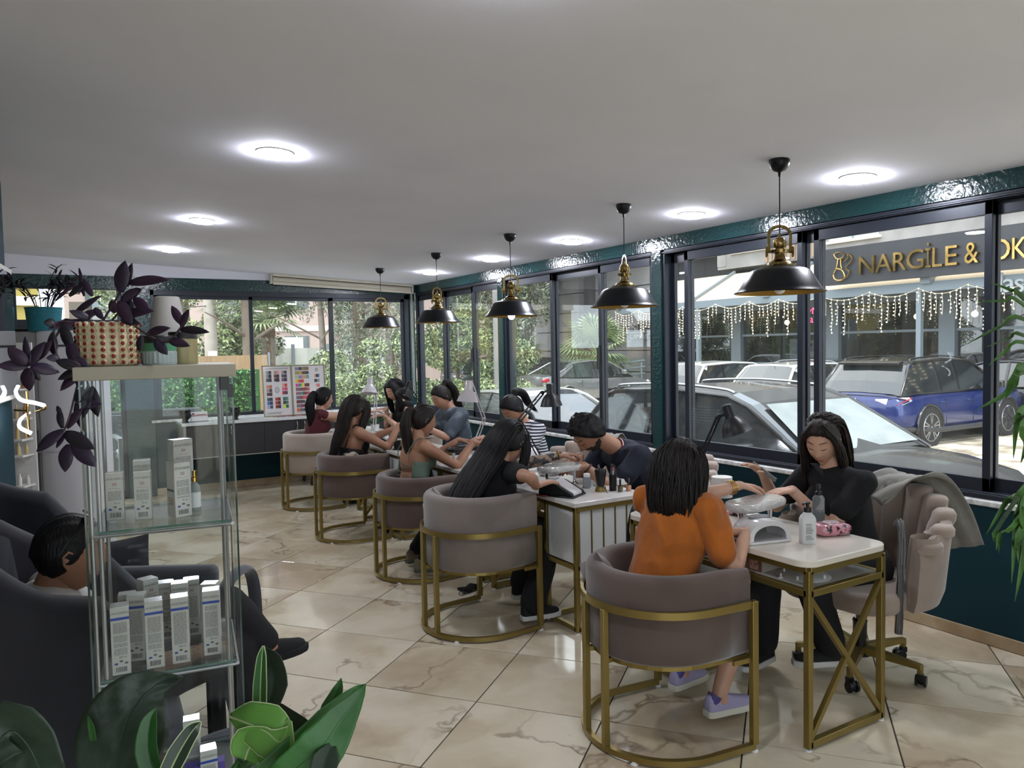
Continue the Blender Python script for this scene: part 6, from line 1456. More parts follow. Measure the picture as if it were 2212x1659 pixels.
def ex_polo(c):
    n = c['nb']; d = (c['head']-n).normalized(); x = c['left']; y = d.cross(x)
    for q, (m_, dz, r_) in enumerate(((NAVY, .012, .071), (PLW, .024, .068), (mat('red_rib', '#8e1f2c', .7), .030, .0665))):
        b = MB(); b.tube([n+d*dz+(x*math.cos(a)+y*math.sin(a)*.92)*r_ for a in [2*PI*j/28 for j in range(28)]], .010 if q == 0 else .0035, 6, closed=True); o = b.build('collar' if q == 0 else 'collar_stripe', m_, c['t'], smooth=60); o.data.transform(Matrix.Translation(-c['base']))
    p = HPM; k = (p[:, 2] < -.036-.25*np.abs(p[:, 1])*(p[:, 0] < .06)+.02*(p[:, 0] < .03)) & (p[:, 0] > -.012) & ~((p[:, 2] > -.080) & (np.abs(p[:, 1]) < .024) & (p[:, 2] < -.052)) & (p[:, 2] > -.113)
    hc = p+p/np.linalg.norm(p, axis=1)[:, None]*np.where(k, .0045, -.012)[:, None]; mesh_obj('beard', join_meshes([(hc @ (np.array(c['HB'])*1.04).T+np.array(c['head']), HF)]), mat('short_beard', '#1a1412', .95, bump=.6, bscale=300), c['t'], c['base'])
    w = c['wr'][0]; d = (w-c['el'][0]).normalized(); x, y, z = frame_of(d); MB().tube([w-d*.03+(x*math.cos(a)+y*math.sin(a))*.033-c['base'] for a in [2*PI*j/24 for j in range(24)]], .007, 6, closed=True).build('leather_wristband', mat('brown_leather', '#3b271f', .6), c['t'], smooth=60)
person('bearded man in a navy polo shirt with striped collar, bent over a hand', (3.50, 3.98, .56), (3.20, 3.98, .97), R(180), (2.985, 4.03, 1.075), R(178), R(48),
    [tuple(AT(1262, 1006, 3.95)), tuple(AT(1252, 985, 4.12))], [(.4, -.5, -1), (.4, .6, -1)], [(3.06, 3.85, .52), (3.06, 4.12, .52)], [(3.15, 3.85, .1), (3.15, 4.12, .1)], [R(180), R(180)],
    skin='tan', hair='black', male=True, s=1.0, hairstyle=dict(curly=1), top=shirt(NAVY, .013, .55, (.008, 9), voxel=.008, name='polo_shirt'), pants=jeans_low(BLKD), shoes=shoe_pair(BLKC, BLKC), handdir=[(-1, .25, -.1), (-1, -.1, -.25)], extra=ex_polo, voxel=.008)
def stripes():
    m = bpy.data.materials.new('navy_white_striped_jersey'); m.use_nodes = True; nt = m.node_tree; b = nt.nodes['Principled BSDF']; tc = nt.nodes.new('ShaderNodeTexCoord'); sp = nt.nodes.new('ShaderNodeSeparateXYZ'); ml = nt.nodes.new('ShaderNodeMath'); ml.operation = 'MULTIPLY'; ml.inputs[1].default_value = 42
    fr = nt.nodes.new('ShaderNodeMath'); fr.operation = 'FRACT'; gt = nt.nodes.new('ShaderNodeMath'); gt.operation = 'GREATER_THAN'; gt.inputs[1].default_value = .5; mx = nt.nodes.new('ShaderNodeMix'); mx.data_type = 'RGBA'; mx.inputs[6].default_value = (*C('#c8cace'), 1); mx.inputs[7].default_value = (*C('#161a2c'), 1)
    l = nt.links; l.new(tc.outputs['Object'], sp.inputs[0]); l.new(sp.outputs['Z'], ml.inputs[0]); l.new(ml.outputs[0], fr.inputs[0]); l.new(fr.outputs[0], gt.inputs[0]); l.new(gt.outputs[0], mx.inputs[0]); l.new(mx.outputs[2], b.inputs['Base Color']); b.inputs['Roughness'].default_value = .85; return m
def no_extra(c): pass
person('woman in a navy and white striped T-shirt with a short black ponytail, head bowed', (3.42, 5.32, .56), (3.30, 5.32, 1.02), R(185), (3.19, 5.34, 1.145), R(190), R(38),
    [(2.98, 5.20, .93), (2.95, 5.42, .93)], [(.4, -.5, -1), (.4, .6, -1)], [(3.02, 5.2, .52), (3.02, 5.44, .52)], [(3.1, 5.2, .1), (3.1, 5.44, .1)], [R(180), R(180)],
    skin='tan', hair='black', top=shirt(stripes(), .013, .50, (.006, 9), voxel=.010, name='striped_shirt'), pants=jeans_low(BLKD), shoes=shoe_pair(BLKC, BLKC), handdir=[(-1, .2, -.1), (-1, -.1, -.1)], extra=ex_pony(13, (3.42, 5.36, 1.13), .03, rad=.035, hi=.085), voxel=.010)
TIE = mat('grey_tie_dye', '#3c454f', .9, var='#7d868e', vscale=7, vlo=.5, vhi=.75, vdetail=6)
person('woman in a grey tie-dye shirt with a long brown ponytail, leaning over a desk', (3.42, 6.72, .57), (3.33, 6.72, 1.05), R(183), (3.22, 6.74, 1.175), R(188), R(28),
    [(2.95, 6.60, .93), (2.95, 6.85, .93)], [(.4, -.5, -1), (.4, .6, -1)], [(3.02, 6.6, .52), (3.02, 6.84, .52)], [(3.1, 6.6, .1), (3.1, 6.84, .1)], [R(180), R(180)],
    skin='mid', hair='brown', top=shirt(TIE, .022, .75, (.008, 9), voxel=.011, name='tie_dye_shirt'), pants=jeans_low(BLKD), shoes=shoe_pair(BLKC, BLKC), handdir=[(-1, .2, -.1), (-1, -.1, -.1)], extra=ex_pony(14, tuple(AT(1003, 900, 6.72)), .03, rad=.045, hi=.10), voxel=.011)
def ex_bob(c):
    H = c['HX']
    c['locks']([(H((.0, 0, .10)), .055, .05), (H((-.07, 0, .06)), .09, .05), (H((-.09, 0, -.04)), .10, .05), (H((-.07, 0, -.15)), .095, .045), (H((-.04, 0, -.25)), .06, .03)], c['HB'] @ V((0, 1, 0)), 120, .0055, 25, wav=.006)
    for sd in (1, -1): c['locks']([(H((.03, sd*.03, .11)), .025, .015), (H((.04, sd*.075, .04)), .03, .018), (H((.04, sd*.09, -.06)), .035, .02), (H((.06, sd*.09, -.18)), .035, .02), (H((.07, sd*.08, -.25)), .015, .01)], c['HB'] @ V((1, 0, 0)), 50, .005, 26+sd, wav=.006)
person('woman in a black sleeveless top with shoulder-length black hair, farthest technician', (3.45, 8.10, .57), (3.38, 8.08, 1.05), R(180), (3.27, 8.08, 1.19), R(195), R(25),
    [tuple(AT(828, 897, 8.0)), tuple(AT(835, 882, 8.15))], [(.4, -.5, -1), (.4, .6, -1)], [(3.05, 8.0, .52), (3.05, 8.25, .52)], [(3.15, 8.0, .1), (3.15, 8.25, .1)], [R(180), R(180)],
    skin='fair', hair='black', top=shirt(BLKC, .009, 0, (.003, 9), voxel=.012, name='sleeveless_top'), pants=jeans_low(BLKD), shoes=shoe_pair(BLKC, BLKC), handdir=[(-1, .1, 0), (-1, -.1, 0)], extra=ex_bob, voxel=.012)

# --- seated man waiting behind the glass cabinet ---
def ex_man(c):
    H = c['HX']; b = MB()
    for sd in (1, -1): b.tube([H(p) for p in ((.045, sd*.066, .105), (-.005, sd*.086, .06), (-.03, sd*.086, .018), (-.036, sd*.083, .0))], .0024, 6)
    o = b.build('glasses_arms', BLKP, c['t']); o.data.transform(Matrix.Translation(-c['base']))
    b = MB()
    for sd in (1, -1): b.ball(H((.052, sd*.034, .118)), (.006, .028, .019), 14, 8, None, c['HB'] @ Matrix.Rotation(R(-55), 3, 'Y'))
    b.tube([H((.056, -.01, .122)), H((.056, .01, .122))], .002, 5); o = b.build('sunglasses', mat('dark_lens', '#1c1e22', .08), c['t'], smooth=60); o.data.transform(Matrix.Translation(-c['base']))
    b = MB(); b.tube([H((.094-.01*u*u, .024*u, -.048)) for u in (-1, -.5, 0, .5, 1)], .004, 6); b.ball(H((.088, 0, -.088)), (.014, .018, .014), 10, 8); o = b.build('moustache', mat('stubble', '#3a2d27', .9), c['t'], smooth=60); o.data.transform(Matrix.Translation(-c['base']))
mh = dep(150, 1198, 2.55)
ty = R(-2); f_ = V((math.cos(ty), math.sin(ty), 0)); l_ = V((-f_.y, f_.x, 0)); B0 = V((mh.x, mh.y, 0))-f_*.04
kn1 = dep(490, 1305, 2.95); kn2 = B0+f_*.58+l_*.12; an1 = dep(575, 1385, 3.0)
person('man with sunglasses on his dark hair, sitting in an armchair behind the glass cabinet', tuple(B0-f_*.12+V((0, 0, .42))), tuple(B0-f_*.02+V((0, 0, .87))), ty, tuple(mh), R(2), R(2),
    [tuple(B0+f_*.42+l_*.16+V((0, 0, .60))), tuple(B0+f_*.40-l_*.06+V((0, 0, .60)))], [(0, .3, -1), (0, -.3, -1)], [tuple(kn2+V((0, 0, .52))), tuple(kn1)], [tuple(B0+f_*.62+l_*.15+V((0, 0, .1))), tuple(an1)], [ty, R(20)],
    skin='tan', hair='black', male=True, top=shirt(mat('white_tshirt', '#b5b3b0', .9), .014, .5, (.006, 9)), pants=trousers(BLKD, .012, .95), shoes=shoe_pair(mat('black_suede', '#0c0c0e', .9), BLKC), eyes='open', s=1.05, extra=ex_man, voxel=.009, hairstyle=dict(vol=-.003))
# =====================================================================
# THE NEAR LEFT: glass cabinet, armchairs, plants
# =====================================================================
AR = mat('charcoal_velvet_armchair', '#1d1d24', .85, var='#25252d', vscale=4, sheen=.25)
ARS = mat('slate_seat_velvet', '#34353e', .85, sheen=.3)
# --- cabinet ---
CA = V((.045, 2.165, 0)); CYW = R(-7.9); CW, CD_ = .355, .385; CH = 1.63
MC = Matrix.Translation(CA) @ Matrix.Rotation(CYW, 4, 'Z')
t = thing('glass_display_cabinet', 'tall glass display cabinet of skin-care boxes at the front left', 'cabinet', tuple(CA), CYW)
CTOP = mat('beige_laminate', '#8f8a7b', .5); ALU = mat('satin_aluminium', '#a8abae', .3, .9); EDGEG = mat('glass_edge_green', '#1e3b34', .1, coat=.5)
CG = glass('cabinet_glass', (.965, .98, .975), .006, top=.25); SG = glass('shelf_glass', (.86, .90, .885), .10)
MB().box(-.012, -.012, CH-.034, CW+.012, CD_+.012, CH).build('cabinet_top', CTOP, t, bevel=.002)
MB().box(-.012, -.012, 0, CW+.012, CD_+.012, .07).build('cabinet_base', CTOP, t, bevel=.002)
zs, ze = .07, CH-.034
MB().box(.004, .001, zs, CW-.03, .005, ze).build('front_pane', CG, t); MB().box(.004, CD_-.005, zs, CW-.004, CD_-.001, ze).build('back_pane', CG, t)
MB().box(0, .004, zs, .004, CD_-.004, ze).build('side_pane', CG, t); MB().box(CW-.004, .004, zs, CW, CD_-.004, ze).build('side_pane', CG, t)
for (x, y) in ((.012, .012), (.030, .020), (CW-.014, CD_-.014), (.014, CD_-.014), (CW-.032, .016)):
    MB().tube([(x, y, zs), (x, y, ze)], .0055, 8).build('upright_tube', ALU, t, smooth=40)
for (x, y) in ((.001, .001), (CW+.0015, .001), (CW+.001, CD_)): MB().box(x-.0022, y-.0022, zs, x+.0022, y+.0022, ze).build('pane_edge', EDGEG, t)
SH = [1.213, .83, .452]
for z in SH:
    so = MB().box(.012, .012, z-.006, CW-.012, CD_-.012, z).build('shelf', SG, t)
    b = MB(); b.box(.012, .0105, z-.006, CW-.012, .0125, z); b.box(CW-.0125, .012, z-.006, CW-.011, CD_-.012, z); b.build('shelf_edge', mat('shelf_edge_green', '#4c6a62', .15), so)
    MB().tube([(.014, .010, z-.012), (CW-.014, .010, z-.012)], .005, 8).build('shelf_rail', ALU, t, smooth=40); MB().tube([(CW-.010, .014, z-.012), (CW-.010, CD_-.014, z-.012)], .005, 8).build('shelf_rail', ALU, t, smooth=40); MB().tube([(.014, CD_-.010, z-.012), (CW-.014, CD_-.010, z-.012)], .005, 8).build('shelf_rail', ALU, t, smooth=40)
MB().box(CW-.028, -.004, ze-.035, CW-.006, .012, ze-.0).build('lock_block', BLKP, t); MB().box(CW-.012, -.006, ze-.055, CW+.004, .004, ze-.02).build('hinge', BLKP, t)
# --- boxed products ---
BOXW = mat('white_carton', '#b9b8b4', .45); FOIL = mat('silver_foil_carton', '#c3c3c1', .22, .9); PRT = mat('printed_text_grey', '#5b5b5b', .6); BLU = mat('blue_print_band', '#23449a', .5); RDP = mat('red_brown_print', '#8b3428', .6); TEAP = mat('dark_green_print', '#21424a', .5)
def carton(lx, ly, z, w, d, h, rz, kind, label, wide=None):
    p = MC @ V((lx, ly, z)); wide = wide or w; t = thing('product_box', label, 'box', (p.x, p.y, z+.0003), CYW+rz, 'skin-care boxes in the glass cabinet')
    MB().box(-wide/2, -d/2, 0, wide/2, d/2, h).build('carton', BOXW, t, bevel=.0012, seg=1)
    MB().box(-wide/2+.0006, -d/2+.0006, h, wide/2-.0006, d/2-.0006, h+.0006).build('foil_top', FOIL, t)
    rr = random.Random(int(lx*1e4)+int(h*1e3)); y = -d/2-.0004; b = MB(); hw = wide/2-.006
    text_obj('brand_print', 'LANDSBERG', .0085*wide/.045, PRT, t, basis((1, 0, 0), (0, 0, 1), (0, -1, 0), (0, y, h-.016)), ext=.0001)
    lo = .052 if kind != 'plain' else .02; top = h-.042
    if kind == 'blue': MB().box(-wide/2, y-.0002, h-.034, wide/2, y+.0003, h-.027).build('blue_band', BLU, t)
    else:
        text_obj('number_print', '50', .012, RDP, t, basis((1, 0, 0), (0, 0, 1), (0, -1, 0), (0, y, h-.031)), ext=.0001); MB().box(-.014, y-.0002, h-.042, .014, y+.0002, h-.0414).build('red_rule', RDP, t); top = h-.05
    z_ = top
    while z_ > lo:
        if rr.random() < .93:
            a = -hw
            while a < hw: L = rr.uniform(.003, .012); e = min(a+L, hw); b.quad((a, y, z_), (e, y, z_), (e, y, z_+.0011), (a, y, z_+.0011)); a = e+.0012
        z_ -= .0026
    b.build('small_print', PRT, t)
    text_obj('volume_print', '200 ml' if kind == 'blue' else '75 ml', .0065, BLKP, t, basis((1, 0, 0), (0, 0, 1), (0, -1, 0), (.004, y, .046)), ext=.0001)
    b = MB(); a = -hw*.8
    while a < hw*.8: q = rr.uniform(.0004, .0013); b.quad((a, y, .008), (a+q, y, .008), (a+q, y, .021), (a, y, .021)); a += q+rr.uniform(.0005, .0012)
    b.build('barcode', BLKP, t)
    for k, xx in enumerate((-.012, 0, .012)):
        M_ = basis((1, 0, 0), (0, 0, 1), (0, -1, 0), (xx*wide/.045, y, .030 if k != 1 else .036)); MB().prism([(.0045*math.cos(2*PI*j/12), .0028*math.sin(2*PI*j/12)) for j in range(12)], 0, .0002, M_).build('symbol', BLU if k == 0 else PRT, t)
    if kind == 'wide':   # left face of the big box: dark band and large 50
        x = -wide/2-.0004; MB().box(x-.0002, -d/2+.003, h*.47, x+.0002, d/2-.003, h*.51).build('dark_band', TEAP, t); text_obj('number_print', '50', .03, RDP, t, basis((0, -1, 0), (0, 0, 1), (-1, 0, 0), (x, .0, h*.28)), ext=.0001)
    return t
z = SH[0]
carton(.055, .16, z, .044, .036, .128, R(2), '50', 'narrow sun-cream box at the left end of the upper cabinet shelf')
carton(.125, .135, z, .042, .036, .130, R(-2), '50', 'narrow sun-cream box, middle of the upper cabinet shelf, in front')
carton(.120, .22, z, .044, .036, .150, R(1), '50', 'sun-cream box just behind the middle one on the upper cabinet shelf')
carton(.215, .125, z, .046, .050, .150, R(24), 'wide', 'tall sun-cream box turned to show a big red 50, upper cabinet shelf')
carton(.220, .235, z, .056, .040, .200, R(24), '50', 'tallest box at the back of the upper cabinet shelf, silver top')
p = MC @ V((.255, .17, z)); t = thing('serum_bottle', 'small glass bottle with a gold cap beside the red 50 box', 'bottle', (p.x, p.y, z+.0005)); MB().lathe([(0, 0), (.014, 0), (.015, .004), (.015, .07), (.007, .08), (.007, .086), (0, .086)], 16).build('glass_body', mat('clear_bottle', '#b8c2c2', .1, trans=.6), t, smooth=40); MB().lathe([(0, .084), (.009, .084), (.009, .096), (.006, .098), (.006, .115), (0, .115)], 14).build('gold_cap', BR, t, smooth=40); MB().lathe([(.0153, .012), (.0153, .055)], 16, cap=False).build('label', PLW, t)
z = SH[1]
names = ['front left', 'second from the left', 'third from the left', 'fourth from the left', 'at the right end']
for k, (lx, ly, rz) in enumerate(((.062, .055, 4), (.098, .135, -8), (.142, .062, 3), (.205, .068, 1), (.285, .09, -3))):
    carton(lx, ly, z, .044, .044, .178, R(rz), 'blue', 'tall white box with blue band on the middle cabinet shelf, %s' % names[k])
for k, (lx, ly, rz, h, lb) in enumerate(((.070, .20, 0, .165, 'white box behind the front left one on the middle cabinet shelf'), (.120, .245, 30, .188, 'silver-topped box turned sideways at the back of the middle cabinet shelf'), (.165, .27, 0, .165, 'low box at the back centre of the middle cabinet shelf'), (.205, .20, -2, .178, 'box with blue band right behind the fourth front box, middle shelf'), (.235, .27, 0, .165, 'white box at the back right of the middle cabinet shelf'), (.285, .20, -20, .165, 'box turned away behind the right end one, middle cabinet shelf'))):
    carton(lx, ly, z, .044, .040, h, R(rz), 'blue' if k in (3,) else '50', lb)
z = SH[2]
carton(.165, .07, z, .040, .038, .09, R(3), '50', 'box on the lower cabinet shelf, half hidden at the left')
carton(.222, .15, z, .044, .042, .178, R(0), 'blue', 'tall box with blue band on the lower cabinet shelf')
carton(.262, .075, z, .044, .042, .120, R(4), 'blue', 'shorter box with blue band at the front of the lower cabinet shelf')
VIO = mat('violet_carton', '#5a4a97', .5)
for k, (lx, ly, w_, h) in enumerate(((.222, .085, .040, .075), (.285, .115, .04, .06))):
    p = MC @ V((lx, ly, z)); o = MB().box(-w_/2, -.018, 0, w_/2, .018, h).build('violet_box', VIO, bevel=.001); o.location = (p.x, p.y, z+.0004); o.rotation_euler = (0, 0, CYW); tag(o, 'violet box on the lower cabinet shelf, %s' % ['taller one in the middle', 'smaller one at the right'][k], 'box', 'violet boxes on the lower shelf')

# --- things on top of the cabinet ---
def top_pt(x, y, lx=None): return None
ztop = CH+.0006
pp = MC @ V((.11, .16, 0))
# dotted pot
POTC = mat('cream_glazed_pot', '#c9bea0', .3, var='#b0a483', vscale=12, bump=.2, bscale=60); DOT = mat('red_glazed_dot', '#86221f', .3, var='#6d1916', vscale=30)
q = dep(237, 790, 2.02)
t = thing('dotted_pot', 'cream plant pot covered in rows of raised red dots on the cabinet', 'plant pot', (q.x, q.y, ztop)); PR, PH = .073, .113
MB().lathe([(0, 0), (PR*.93, 0), (PR, .006), (PR*1.0, PH*.5), (PR*.97, PH-.004), (PR*.95, PH), (PR*.88, PH), (PR*.86, PH-.01), (0, PH-.015)], 40).build('pot_wall', POTC, t, smooth=50)
dm = None
for r_ in range(7):
    for k in range(21):
        a = 2*PI*k/21+(0 if r_ % 2 else 0); zz_ = .010+r_*.0163
        b = MB(); B_ = Matrix.Rotation(a, 3, 'Z'); b.ball((0, 0, 0), (.0075, .0082, .0082), 8, 6, None, B_)
        if True:
            o = bpy.data.objects.new('raised_bump', b.build('x', POTC).data); bpy.data.objects.remove(bpy.data.objects['x']) if 'x' in bpy.data.objects else None; COL.objects.link(o); o.parent = t; o.location = (PR*.985*math.cos(a), PR*.985*math.sin(a), zz_); o.data.polygons.foreach_set('use_smooth', [True]*len(o.data.polygons))
            b2 = MB(); b2.ball((0, 0, 0), (.0035, .0054, .0054), 8, 6, None, B_); o2 = b2.build('red_dot', DOT, t, smooth=80); o2.location = (PR*1.062*math.cos(a), PR*1.062*math.sin(a), zz_)
potq = V((q.x, q.y, ztop+PH))
# trailing purple plant
PUR = [mat('purple_leaf', '#241c2e', .45, var='#35263f', vscale=8), mat('dark_purple_leaf', '#17131d', .5), mat('plum_leaf', '#2c1a30', .45)]; PST = mat('purple_stem', '#3a2a30', .6)
def leaf(b, o, d, up, L, w, n=7, curl=.25, fold=.25):
    d = V(d).normalized(); s = d.cross(V(up)).normalized(); u = s.cross(d).normalized(); vs = []; o = V(o)
    for i in range(n+1):
        t_ = i/n; ww = w*math.sin(PI*min(t_*.92+.08, 1))**.8*(1 if t_ < .98 else .05); c = o+d*L*t_+u*(-curl*L*t_*t_)
        vs += [c-s*ww+u*fold*ww, c, c+s*ww+u*fold*ww]
    fs = []
    for i in range(n): fs += [(i*3, i*3+1, i*3+4, i*3+3), (i*3+1, i*3+2, i*3+5, i*3+4)]
    b.add(vs, fs)
def screen_leaf(t, base, x0, y0, x1, y1, d0, d1, w, up=(0, 0, 1), curl=.12, m=None):
    a, c = dep(x0, y0, d0), dep(x1, y1, d1); b = MB(); leaf(b, a-base, c-a, up, (c-a).length, w, 8, curl); return b.build('leaf', m or PUR[int(x0+y0) % 3], t, smooth=80, solid=.0012)
VD = -(_fw)   # towards the viewer
t = thing('trailing_plant', 'purple-leaved trailing plant growing out of the red-dotted pot', 'plant', tuple(potq)); base = potq
def stem(pts, r=.0028):
    P = [dep(*p)-base for p in pts]; MB().tube(catmull(P, 5), r, 6).build('stem', PST, t, smooth=60)
stem([(215, 705, 2.0), (235, 672, 1.99), (260, 630, 1.97), (280, 590, 1.96)]); stem([(232, 705, 2.02), (252, 680, 2.0), (272, 655, 1.98), (290, 640, 1.97)]); stem([(292, 705, 2.0), (330, 730, 1.95), (362, 738, 1.93), (385, 715, 1.92), (396, 700, 1.92)])
stem([(190, 702, 2.0), (150, 695, 1.97), (120, 700, 1.95), (118, 740, 1.93), (130, 780, 1.92), (170, 795, 1.9), (190, 830, 1.9), (195, 860, 1.9)])
stem([(180, 702, 2.0), (140, 690, 1.98), (125, 720, 1.95), (100, 760, 1.92), (80, 780, 1.9), (60, 790, 1.88)])
stem([(178, 792, 1.93), (165, 840, 1.9), (150, 900, 1.88), (138, 930, 1.88)]); stem([(175, 700, 2.0), (158, 760, 1.95), (172, 790, 1.92)], .004)
LV = [ # x0 y0 x1 y1 d0 d1 halfwidth
 (262,632,266,562,1.96,1.95,.020),(275,620,282,566,1.97,1.97,.010),(278,612,358,599,1.96,1.92,.014),(285,640,302,624,1.96,1.94,.013),(262,650,300,622,1.96,1.94,.013),(250,676,238,646,1.99,2.0,.012),(290,645,322,672,1.97,1.95,.014),(258,650,282,700,1.97,1.95,.017),(285,700,275,640,1.98,1.97,.015),(270,680,325,668,1.98,1.94,.013),(262,690,300,698,1.97,1.95,.011),
 (395,702,368,658,1.92,1.93,.011),(392,708,405,668,1.92,1.9,.010),(390,712,446,714,1.92,1.88,.011),(365,735,406,745,1.93,1.9,.012),(335,733,360,765,1.94,1.93,.014),(318,722,362,706,1.95,1.92,.012),(305,725,300,760,1.96,1.95,.010),
 (200,640,178,600,2.05,2.05,.010),(182,640,170,582,2.06,2.06,.007),(150,640,190,604,2.05,2.05,.010),(120,650,165,605,2.06,2.06,.006),(195,690,150,670,2.0,1.97,.011),(190,694,105,705,2.0,1.93,.012),(170,690,215,668,2.0,2.0,.012),(160,680,212,636,2.02,2.0,.010),(205,665,222,690,2.0,1.99,.009),(120,700,95,695,1.95,1.93,.012),
 (60,788,15,750,1.88,1.86,.017),(60,792,-8,788,1.88,1.85,.014),(62,795,60,845,1.88,1.88,.018),(65,790,92,737,1.88,1.88,.015),(66,792,128,803,1.88,1.9,.015),(64,788,50,725,1.88,1.88,.009),(70,798,85,822,1.88,1.88,.009),(85,775,108,735,1.9,1.9,.014),(118,765,110,715,1.93,1.93,.013),(128,775,100,772,1.92,1.9,.010),
 (175,795,118,778,1.92,1.9,.014),(178,798,122,818,1.92,1.9,.012),(180,800,126,842,1.92,1.9,.014),(182,805,165,835,1.91,1.9,.015),(190,800,152,770,1.92,1.93,.016),(150,735,168,798,1.95,1.93,.016),(135,700,155,760,1.95,1.94,.014),
 (195,835,160,870,1.9,1.88,.017),(198,835,208,900,1.9,1.89,.016),(195,850,172,905,1.9,1.88,.015),(170,880,214,870,1.9,1.88,.012),(165,870,180,935,1.9,1.9,.012),
 (138,930,74,974,1.88,1.86,.016),(140,935,200,968,1.88,1.86,.018),(150,960,136,1020,1.88,1.87,.019),(158,955,204,1008,1.88,1.87,.019),(135,925,125,880,1.88,1.88,.009),(142,938,118,968,1.88,1.88,.007),(145,925,175,880,1.88,1.88,.012),(150,940,162,960,1.88,1.88,.010),(132,895,122,876,1.88,1.88,.006)]
for q in LV: screen_leaf(t, base, q[0], q[1], q[2], q[3], q[4], q[5], q[6], up=tuple(VD+V((0, 0, .3))))
# pot of the second plant (turquoise) on the air conditioner
q = dep(96, 706, 5.3); zt0 = 1.83+.018
t = thing('turquoise_pot', 'turquoise plant pot on top of the white air conditioner', 'plant pot', (q.x, q.y, 1.8305)); TQ = mat('turquoise_ceramic', '#1c6673', .6, bump=.4, bscale=60)
MB().lathe([(0, 0), (.095, 0), (.10, .01), (.112, .15), (.118, .165), (.108, .165), (.104, .15), (0, .14)], 36).build('pot_wall', TQ, t, smooth=40)
b0 = V((q.x, q.y, 1.8305+.15)); t = thing('wispy_plant', 'thin-leaved dark plant growing in the turquoise pot', 'plant', tuple(b0)); rr = random.Random(8)
for k in range(16):
    a = rr.uniform(0, 2*PI); e = rr.uniform(.08, .28); L = V((math.cos(a)*e*1.1, math.sin(a)*e*.6, rr.uniform(.05, .30))); P = [V((0, 0, 0))+V((math.cos(a)*.04, math.sin(a)*.04, 0)), L*.5+V((0, 0, .05)), L]; st_ = MB().tube(catmull(P, 4), .003, 5).build('stem', PST, t)
    for j in range(9):
        u = rr.uniform(.3, 1); o = P[0].lerp(P[2], u)+V((0, 0, .05*math.sin(PI*u))); d = V((rr.uniform(-1, 1), rr.uniform(-1, 1), rr.uniform(-.2, 1))); b = MB(); leaf(b, o, d, (.1, .2, 1), rr.uniform(.05, .10), .009, 5, .3); b.build('leaf', PUR[1], t, smooth=80)
# lamp-like white cone, two jars
q = dep(370, 790, 2.16); t = thing('white_cone_vase', 'plain white tapered vase upside down behind the plant', 'vase', (q.x, q.y+.04, ztop)); MB().lathe([(0, .0), (.058, 0), (.054, .06), (.040, .15), (.034, .19), (.030, .192), (0, .192)], 32).build('vase_wall', mat('matt_white_ceramic', '#a5a2a0', .6), t, smooth=50)
MB().lathe([(.06, .01), (.045, .10), (.0358, .17)], 4).build('x', BLKP, t) if False else None
q = dep(345, 790, 2.06); t = thing('wax_jar', 'ribbed grey jar with green label and black lid', 'jar', (q.x, q.y, ztop))
b = MB(); n = 48
b.loft([[V(((.043+(.0012 if j % 2 else 0)*(1 if .004 < z < .034 else 0))*math.cos(2*PI*j/n), (.043+(.0012 if j % 2 else 0)*(1 if .004 < z < .034 else 0))*math.sin(2*PI*j/n), z)) for j in range(n)] for z in (0, .003, .005, .033, .035, .058)]); b.build('jar_body', mat('pale_grey_jar', '#8d9a98', .4), t)
MB().lathe([(.0436, .037), (.0436, .060)], 40, cap=False).build('green_label', mat('green_label', '#3f7d5c', .4), t, smooth=60); MB().lathe([(0, .058), (.045, .058), (.0455, .062), (.0455, .076), (.044, .078), (0, .078)], 40).build('lid', BLKP, t, smooth=40)
vw = V((-q.x, -q.y, 0)).normalized(); sx = V((-vw.y, vw.x, 0))
text_obj('label_text', 'S', .011, BLKP, t, basis(sx, (0, 0, 1), vw, vw*.0442+V((0, 0, .054))), ext=.0002); text_obj('label_text', 'NEP', .0125, BLKP, t, basis(sx, (0, 0, 1), vw, vw*.0442+V((0, 0, .043))), ext=.0002)
q = dep(398, 789, 2.14); t = thing('cream_jar', 'cream-coloured jar with black lid at the right of the cabinet top', 'jar', (q.x, q.y, ztop)); MB().lathe([(0, 0), (.036, 0), (.037, .004), (.037, .072), (0, .072)], 32).build('jar_body', mat('cream_filling', '#958d68', .35, var='#857c55', vscale=9, stretch=(6, 6, .6)), t, smooth=40); MB().lathe([(0, .070), (.0385, .070), (.0385, .087), (.037, .089), (0, .089)], 32).build('lid', BLKP, t, smooth=40)

